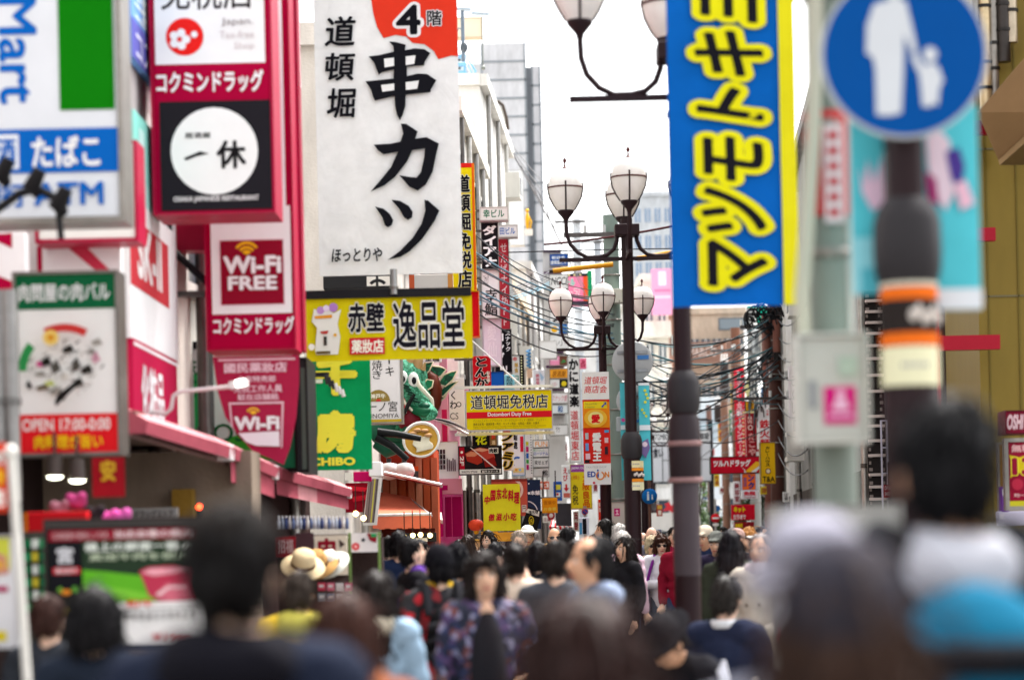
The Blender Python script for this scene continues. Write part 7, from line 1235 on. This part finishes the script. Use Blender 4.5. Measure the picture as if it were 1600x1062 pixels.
def person(label, px_, ytop, d, yaw, top, bottom, hair, pose='stand', hat=None, skin='b', face=None, group='pedestrians in the street', coat=False, hood=None, scarf=None, hgt=None, girth=.94):
    P = at(px_, ytop, d); H0 = {'sit': 1.27, 'sit_lean': 1.2}.get(pose, 1.71)
    if hat: H0 += .02
    sc = (hgt or P.z) / H0; r = thing('person', label, 'person', (P.x, P.y, 0), R(yaw), group); r.scale = (sc * girth, sc * girth, sc)
    vox = .015 if d < 16 else (.02 if d < 32 else .028)
    def pt(name, kind, mat):
        me = get(kind, pose, vox); o = bpy.data.objects.new(name, me); COL.objects.link(o); o.parent = r; o.material_slots[0].link = 'OBJECT'; o.material_slots[0].material = mat; return o
    mt = lambda c, k_='cloth': c if not isinstance(c, str) else M(c, k_)
    pt('body', 'body', M(SK[skin], 'skin'))
    if hair: pt('hair', hair[0], M(hair[1], 'hair'))
    pt('coat' if coat else 'jacket', 'coat' if coat else 'jacket', mt(top)); pt('trousers', 'trousers', mt(bottom)); pt('shoes', 'shoes', M('#2a2624', 'paint'))
    if hat: pt('hat', hat[0], mt(hat[1]))
    if hood: pt('hood', 'hood', mt(hood))
    if scarf: pt('scarf', 'scarf', mt(scarf))
    if face:
        Q, up, dn, hd = pose_joints(pose); m = MB(); f3 = hd.to_3x3(); V = lambda *a: hd @ Vector(a)
        if 'g' in face:
            for s in (-1, 1): m.ball(V(.034 * s, -.084, 1.585), (.027, .012, .02), M('#17161a', 'paint'), 12, f3)
            m.tube([V(-.075, -.03, 1.592), V(-.05, -.085, 1.592), V(.05, -.085, 1.592), V(.075, -.03, 1.592)], .004, M('#17161a'), 6)
            m.build('sunglasses', r); m = MB()
        else:
            for s in (-1, 1):
                m.ball(V(.031 * s, -.079, 1.585), (.013, .007, .008), M('#e8e2dc', 'paint'), 10, f3); m.ball(V(.031 * s, -.0845, 1.585), (.006, .004, .007), M('#1c1512', 'paint'), 8, f3)
                m.tube([V(.016 * s, -.083, 1.603), V(.034 * s, -.085, 1.608), V(.05 * s, -.073, 1.602)], .004, M('#2a201c', 'hair'), 6)
            m.build('eyes', r); m = MB()
        m.tube([V(-.024, -.083, 1.522), V(-.01, -.09, 1.521), V(.01, -.09, 1.521), V(.024, -.083, 1.522)], [.003, .006, .006, .003], M('#a8564e', 'skin'), 8)
        if 't' in face: m.ball(V(0, -.0885, 1.523), (.016, .006, .004), M('#efe8e2', 'paint'), 10, f3)
        m.build('mouth', r)
    PEOPLE.append(r); r['_q'] = 0; del r['_q']; return r
def local(r, p): return Matrix.LocRotScale(r.location, r.rotation_euler, r.scale) @ Vector(p)
def backpack(r, label, col, trim, pose='stand', s=1.0):
    o = thing('backpack', label, 'backpack', local(r, (0, .2, 1.15)), r.rotation_euler.z); o.scale = r.scale
    me = remesh([('e', (0, 0, 0), (.15 * s, .085 * s, .21 * s)), ('e', (0, .03, -.06), (.13 * s, .085 * s, .14 * s)), ('e', (0, 0, .12), (.12 * s, .075 * s, .1 * s))], .015, M(col, 'cloth'), 3, 'bag'); part_mesh('bag', me, o)
    m = MB(); m.tube([(-.15 * s, .03, .0), (-.1 * s, .09, .03), (0, .11, .04), (.1 * s, .09, .03), (.15 * s, .03, 0)], .012, M(trim, 'cloth'), 8); m.tube([(-.14 * s, .05, -.07), (-.07 * s, .11 * s, -.05), (.07 * s, .11 * s, -.05), (.14 * s, .05, -.07)], .02 * s, M(trim, 'cloth'), 6); m.tube([(-.125 * s, .03, .1 * s), (-.06 * s, .085 * s, .115 * s), (.06 * s, .085 * s, .115 * s), (.125 * s, .03, .1 * s)], .022 * s, M(trim, 'cloth'), 8); m.build('zip_band', o)
    m = MB()
    for x in (-.1, .1): m.tube([(x, -.05, .16), (x * 1.05, -.1, .325), (x * 1.1, -.24, .335), (x * 1.15, -.31, .25), (x * 1.2, -.34, .1), (x * 1.25, -.3, -.06)], .03, M(trim, 'cloth'), 8)
    m.tube([(-.03, 0, .2), (-.02, -.01, .25), (.02, -.01, .25), (.03, 0, .2)], .009, M(trim, 'cloth'), 6); m.build('strap', o); return o
def handbag(r, label, p, col, size=(.24, .1, .2), cat='bag'):
    o = thing('handbag', label, cat, local(r, p), r.rotation_euler.z); me = remesh([('e', (0, 0, 0), (size[0] / 2, size[1] / 2, size[2] / 2)), ('e', (size[0] * .25, 0, -size[2] * .2), (size[0] * .3, size[1] * .5, size[2] * .35)), ('e', (-size[0] * .25, 0, -size[2] * .2), (size[0] * .3, size[1] * .5, size[2] * .35))], .012, M(col, 'cloth'), 3, 'pouch'); part_mesh('pouch', me, o)
    m = MB(); m.tube([(-size[0] * .3, 0, size[2] * .3), (-size[0] * .2, 0, size[2] * .9), (size[0] * .2, 0, size[2] * .9), (size[0] * .3, 0, size[2] * .3)], .009, M('#5a4030', 'cloth'), 6); m.build('handle', o); return o
BUF = pattern('buffalo_check', 'cells', ['#15131a', '#a81020', '#121016', '#15131a', '#780e18', '#15131a'], 15); FLO = pattern('floral_cloth', 'cells', ['#15182c', '#242c50', '#4a345a', '#181a32', '#6a3836', '#8a86a0', '#1c1e30'], 30); FLD = pattern('dark_floral_cloth', 'cells', ['#1c1a24', '#2a2838', '#6a3a58', '#20202c'], 20); PLD = pattern('pale_plaid', 'check', ['#c9c6d6', '#a8a6c0'], 18)
NV, CH, BKc, JN = '#1c2233', '#3a3b40', '#18171a', '#2f3f58'
p = person('large person in navy jacket and dark cap close in front at left', 362, 768, 4.4, 178, '#1c2130', BKc, ('short', '#0e0b0b'), hat=('cap', '#1d1917'), hood='#131218', girth=1.0)
person('person with round black hair and dark blue jacket before the meat poster stand', 147, 906, 8, 182, '#1d232e', BKc, ('bob', '#141214'), hgt=1.52)
person('small person with brown hair and grey jacket beside the goods shelf', 76, 918, 10.2, 170, '#2f3238', BKc, ('short', '#3a2520'), hgt=1.46)
person('person with brown hair and rust orange collar low in front', 537, 926, 6.1, 180, '#8a5034', '#3a302c', ('bob', '#3a221b'), hgt=1.52, scarf='#a8663f')
person('person in a long mustard yellow hooded coat walking away', 466, 884, 11.6, 185, '#c9a92e', CH, ('short', '#3b322c'), 'walk', coat=True, hood='#b3ab4e', hgt=1.52)
p = person('long haired person in pale denim beside the mustard coat', 588, 893, 11.2, 165, '#8ea6ba', JN, ('long', '#1d1715'), 'walk', hgt=1.51, hood='#d6cbb4')
handbag(p, 'white and pink shopping bag carried beside the pale denim jacket', (-.3, -.05, .8), '#d9ccd6', (.26, .1, .34))
p = person('person in a red and black checked jacket walking away', 684, 848, 13.4, 195, BUF, BKc, ('short', '#121014'), 'walk', hat=('beanie', '#141318'), coat=True, scarf='#d9b01e'); backpack(p, 'black backpack worn over the red checked jacket', '#141416', '#2a2a2e', s=.95)
person('man with thinning black hair and navy jacket left of the checked jacket', 622, 828, 20, 182, '#1d2740', BKc, ('short', '#161416'))
person('person in a black jacket and violet collar between navy man and checked jacket', 646, 838, 17, 110, '#1a191d', BKc, ('short', '#121012'), scarf='#5a3a86')
person('person in dark floral blouse with black beret hair', 712, 846, 16.2, 190, FLD, BKc, ('bob', '#100f12'), hat=('beanie', '#131216'))
p = person('woman with dark bob facing the camera in an open blue floral jacket', 757, 861, 11.5, 4, FLO, '#3a3c42', ('bob', '#1b1412'), 'stand', face='e', skin='a', hgt=1.59)
m = MB(); m.tube([(0, -.128, 1.4), (0, -.142, 1.28), (0, -.146, 1.1), (0, -.14, .92)], [.03, .085, .1, .11], M('#1f1e22', 'cloth'), 12); m.build('shirt', p); m = MB(); m.ball((0, -.07, 1.395), (.04, .028, .06), M('#d6a98c', 'skin'), 14); m.build('neckline', p); m = MB(); m.box((-.015, -.235, .98), (.015, -.21, 1.1), M('#c9bfb8')); m.build('badge', p)
person('person in a cream jacket with one arm raised to take a picture', 803, 846, 14.6, 182, '#dcc8b4', '#4a4a50', ('bun', '#1e1816'), 'raise')
person('person with dark hair in a charcoal jacket behind the balding man', 868, 842, 13.2, 172, '#45474d', CH, ('short', '#241f1d'))
person('balding man in profile wearing a blue grey denim jacket', 918, 834, 10.9, -72, '#3f4c60', '#33363c', ('receding', '#1d1b1c'), 'reach', face='e', skin='d', hood='#8a97b0')
person('dark brown haired person close in front at the bottom centre', 908, 930, 4.2, 180, '#2a2024', BKc, ('long', '#2a1916'), hgt=1.55, girth=1.18)
def seat(label, p_, d, h=.45): o = thing('stone_seat', label, 'seat', (gx(p_, d), d + .05, 0)); m = MB(); m.box((-.3, -.25, 0), (.3, .3, h), M('#8a8680', 'wall'), .02); m.build('block', o)
p = person('seated person in black wide hat with white striped sleeve and grey trousers', 1108, 934, 12.6, -42, '#1b1b20', '#b9bcc4', ('short', '#141214'), 'sit_lean', hat=('brim', '#17161a'), hgt=1.3, skin='d'); seat('low stone block under the person in the wide black hat', 1112, 12.6, .44)
Q, up, dn, hd = pose_joints('sit_lean'); m = MB()
for s in 'L':
    for o_ in (-.02, 0, .02): a, b, c = Q['sh' + s], Q['el' + s], Q['wr' + s]; v = Vector((.058, o_ - .01, o_)); m.tube([a + v + Vector((.01, 0, .04)), a.lerp(b, .5) + v + Vector((.005, 0, 0)), b + v * .95, b.lerp(c, .8) + v * .72], .011, M('#d9d9e2', 'cloth'), 6)
m.build('sleeve_stripe', p)
p = person('seated person in a navy jacket with a white collar seen from behind', 1128, 910, 14.4, 155, '#20263a', BKc, ('short', '#2a2826'), 'sit', hgt=1.4); seat('taller stone block under the navy jacket with white collar', 1133, 14.4, .48)
m = MB(); m.lathe([(.07, .985), (.078, 1.0), (.074, 1.03), (.066, 1.03)], M('#d6d6d8', 'cloth'), (0, -.02, 0), 16); m.build('collar', p)
person('woman with long black hair in a dark olive coat seen from behind', 1141, 828, 18.6, 176, '#2f3329', BKc, ('long', '#151317'), coat=True)
p = person('person in a pale cream trench coat carrying a tan handbag', 1186, 832, 16.6, -28, '#d2c8b8', '#3a2f2e', ('short', '#7a706c'), 'bag', coat=True, skin='a', face='e', scarf='#d8ccd0'); handbag(p, 'tan handbag held by the person in the cream trench coat', (-.24, -.06, .72), '#c99a5e')
m = MB()
for z in (1.2, 1.06, .92):
    for x in (-.05, .05): m.ball((x, -.165, z), (.014, .008, .014), M('#6a5a48'), 8)
m.build('button', p)
p = person('smiling brown haired woman in a white blouse looking up from her phone', 1033, 834, 28, 0, '#dcd9e2', JN, ('bob', '#3a2218'), 'phone', face='gt', skin='b')
o = thing('mobile_phone', 'dark mobile phone held by the woman in the white blouse', 'phone', local(p, (0, -.3, 1.16))); m = MB(); m.obox((0, 0, 0), (.075, .012, .15), 0, M('#1c1a1e', 'paint'), rx=R(-40)); m.build('case', o); m = MB(); m.obox((0, .0085, .007), (.066, .003, .135), 0, M('#3a4048', 'glass'), rx=R(-40)); m.build('screen', o)
o = thing('shoulder_bag', 'purple strapped shoulder bag across the white blouse', 'bag', local(p, (-.22, -.02, .95))); m = MB(); m.tube([(.12, -.0, .5), (.05, -.1, .3), (.0, -.06, .08)], .018, M('#7a2a8a', 'cloth'), 8); m.build('strap', o); m = MB(); m.box((-.05, -.09, -.16), (.06, .09, .1), M('#3a2a44', 'cloth'), .02); m.build('pouch', o)
person('older woman with fair grey hair and sunglasses left of the white blouse', 1019, 838, 29.6, 12, '#b8a898', '#4a4a52', ('curly', '#b9a98c'), 'stand', face='g', skin='a')
person('bald man standing behind the fair haired older woman', 1018, 821, 31.5, 20, '#6a6e7c', CH, ('bald', '#8a8078'), skin='b', face='e')
person('bald pink faced man partly behind the central lamp', 1004, 829, 32, 25, '#8a8c94', CH, ('bald', '#9a928c'), skin='b', face='e')
person('older woman with short grey hair in a crimson cardigan', 1062, 828, 27.3, -14, '#7a1428', '#2a3450', ('short', '#8f8880'), 'bag', skin='b', face='e')
person('dark haired person in a magenta jacket behind the crimson cardigan', 1054, 822, 31, 5, '#a81a44', JN, ('short', '#1b1616'), face='e')
person('grey haired man in a black jacket in profile left of the central lamp', 970, 817, 26.4, 140, '#222227', CH, ('short', '#b4aeaa'), skin='b')
person('white haired man in a pale pink shirt left of the central lamp', 974, 828, 24.6, 148, '#e0bccb', '#3a3f52', ('short', '#c4beb8'), skin='b')
person('woman with long dark hair in black beside the pale pink shirt', 974, 838, 23.5, -50, '#1c1b1e', BKc, ('long', '#1c1614'), skin='a', face='e')
person('man in a cream baseball cap and navy jacket', 1102, 817, 25, -35, '#232c46', JN, ('short', '#6a5a4c'), 'phone', hat=('cap', '#d6c8b2'), skin='d', face='e')
person('person in a grey cap and dark violet jacket', 1119, 826, 24.2, -20, '#2a2438', CH, ('short', '#5a5650'), 'phone', hat=('cap', '#6a6c66'), skin='a', face='e')
person('person in a dusty pink cap raising a hand to the face', 1151, 822, 23.4, -10, '#3a3238', CH, ('short', '#4a3a30'), 'raise', hat=('cap', '#b9988e'), skin='a', face='e')
person('fair haired woman with sunglasses and a white visor', 1170, 820, 24.8, 0, '#a8bcc4', JN, ('bob', '#b07a44'), 'phone', hat=('visor', '#e6e2da'), skin='b', face='gt')
person('person in a dark cap and lavender grey jacket right of the white visor', 1203, 826, 20.5, -5, '#b9b8c6', CH, ('short', '#2a2628'), hat=('cap', '#2f2e34'), skin='b', face='e')
p = person('person in a grey knitted beanie with long brown hair close in front at right', 1312, 834, 3.0, 176, '#1d1f36', BKc, ('long', '#33221a'), hat=('beanie', '#2f2d34'))
p = person('tall man with short black hair and pale grey shirt close in front at right', 1474, 632, 4.35, 182, '#a9a9b0', BKc, ('short', '#0d0c0e'), 'stand', skin='c', hgt=1.89, hood='#a9a9b0', girth=.95); backpack(p, 'turquoise backpack worn by the tall man in the pale grey shirt', '#165f7c', '#17181c', s=1.25)
person('person in a pale lavender hooded jacket in front of the thick utility pole', 1268, 810, 3.9, 172, '#85848f', CH, ('short', '#c9c6cc'), hat=('sunhat', '#85838f'))
person('fair haired person in a white top at the right edge', 1592, 836, 8.6, 20, '#cfcfd4', JN, ('curly', '#b39a78'), skin='b', face='e'); person('person in a maroon cap behind the turquoise backpack', 1546, 828, 12.5, 10, '#6a6470', CH, ('short', '#4a3a34'), hat=('cap', '#4e1424'), skin='b', face='e')
person('dark haired man in profile beside the red round lantern', 942, 810, 28, -120, '#4a5566', CH, ('short', '#1a1716'), skin='d'); person('black haired person under the dark grey awning panel', 886, 822, 24.5, 178, '#8a94a4', CH, ('short', '#141214'))
person('man with sunglasses and receding hair under the striped awning', 866, 822, 27.5, 5, '#5a5660', CH, ('bald', '#4a3c34'), skin='d', face='g')
p = person('grey haired person in a bright violet top looking down', 812, 826, 25.4, -10, '#7a2390', '#3a3a44', ('short', '#8a7c70'), 'down', skin='b', face='e'); backpack(p, 'blue grey daypack on the violet top', '#5a6a9a', '#3a4258', s=.8)
person('person in a white sun hat behind the violet top', 824, 820, 31, 0, '#d9b25a', CH, ('short', '#5a4030'), hat=('brim', '#ece8e2'), skin='a', face='e'); person('long haired woman in a cream jacket beside the food poster stand', 727, 836, 27.5, -95, '#d9c9b4', CH, ('long', '#2b1f1a'), skin='a')
person('black haired person in a slate jacket below the yellow green cloth', 772, 846, 22, 182, '#34363e', CH, ('short', '#131114')); person('black haired person in dark grey right of the cream jacket', 838, 846, 18.6, 180, '#2f3034', CH, ('bob', '#171416')); person('person with dark hair and brown jacket left of the balding man', 898, 842, 17.5, 175, '#4a3c36', CH, ('short', '#1b1614'))
person('dark haired person in a steel blue jacket by the salmon awning', 606, 836, 23, 190, '#34465c', CH, ('short', '#1a1716')); person('black haired person in an olive jacket at the noodle counter', 660, 842, 24.5, 120, '#3d4030', CH, ('short', '#151214')); person('person with dark hair in a wine jacket at the noodle counter', 640, 846, 26, 100, '#4a1f2a', CH, ('bob', '#1a1414'))
# distant crowd
TOPS = [('navy', '#242c44'), ('pale blue', '#a8bccc'), ('white', '#dcdad8'), ('lilac', '#b4a4c8'), ('beige', '#c2ae92'), ('red', '#a8202c'), ('olive', '#4a4c36'), ('grey', '#7c7e84'), ('pink', '#cf9aa8'), ('teal', '#2f6a70')]
HRS = [('black hair', ('short', '#161416')), ('long dark hair', ('long', '#1f1916')), ('brown bobbed hair', ('bob', '#3f2a20')), ('grey hair', ('short', '#8f8a86')), ('fair hair', ('curly', '#b89a6c'))]
rc = random.Random(11); used = set(); spots = [(716, 34), (742, 38), (762, 31), (784, 33), (798, 40), (806, 36), (832, 34), (846, 41), (856, 33), (876, 36), (894, 31), (906, 39), (916, 33), (928, 45), (934, 31), (956, 34), (962, 44), (978, 38), (1000, 46), (1010, 52), (1026, 42), (1040, 36), (1046, 48), (1058, 42), (1070, 35), (1086, 31), (1094, 44), (1110, 34), (1126, 31), (1130, 42), (1144, 36), (1160, 33), (1166, 46), (1178, 38), (1192, 31), (1206, 36), (1218, 30), (1230, 27)]
for i, (p_, d_) in enumerate(spots):
    a, b = TOPS[i % 10], HRS[(i // 2 + i // 10) % 5]; fc = i % 3 != 0
    lab = 'distant pedestrian with %s in a %s top %s' % (b[0], a[0], 'facing the camera' if fc else 'walking away')
    if lab in used: lab = lab.replace('distant pedestrian', 'more distant pedestrian')
    used.add(lab); person(lab, p_, 800, d_, rc.uniform(-40, 40) + (0 if fc else 180), a[1], rc.choice([CH, JN, BKc, '#6a6458']), b[1], rc.choice(['stand', 'walk', 'walk', 'phone']), hgt=rc.uniform(1.54, 1.76), group='distant pedestrians', skin=rc.choice('abcd'), face='e' if fc else None)
    if i % 3 == 0 and d_ < 40: backpack(PEOPLE[-1], 'small backpack on the ' + lab.replace('distant ', ''), rc.choice(['#2a3a5a', '#8a2a30', '#3a4a34', '#6a5a48']), '#1c1c20', s=.85)
# litter of small street things between the crowd
o = thing('pink_umbrella', 'folded bright pink umbrella hanging beside the beanie wearer', 'umbrella', at(1220, 990, 7)); k = 7 / F; m = MB(); m.lathe([(.004, -22 * k), (16 * k, -8 * k), (14 * k, 6 * k), (8 * k, 20 * k), (5 * k, 90 * k), (.004, 96 * k)], M('#d0144e', 'cloth'), n=14); m.build('canopy', o); m = MB(); m.cyl((0, 0, 96 * k), (0, 0, 120 * k), .006, M('#4a2a2a'), 8); m.build('handle', o)

bpy.data.scenes.remove(BENCH)
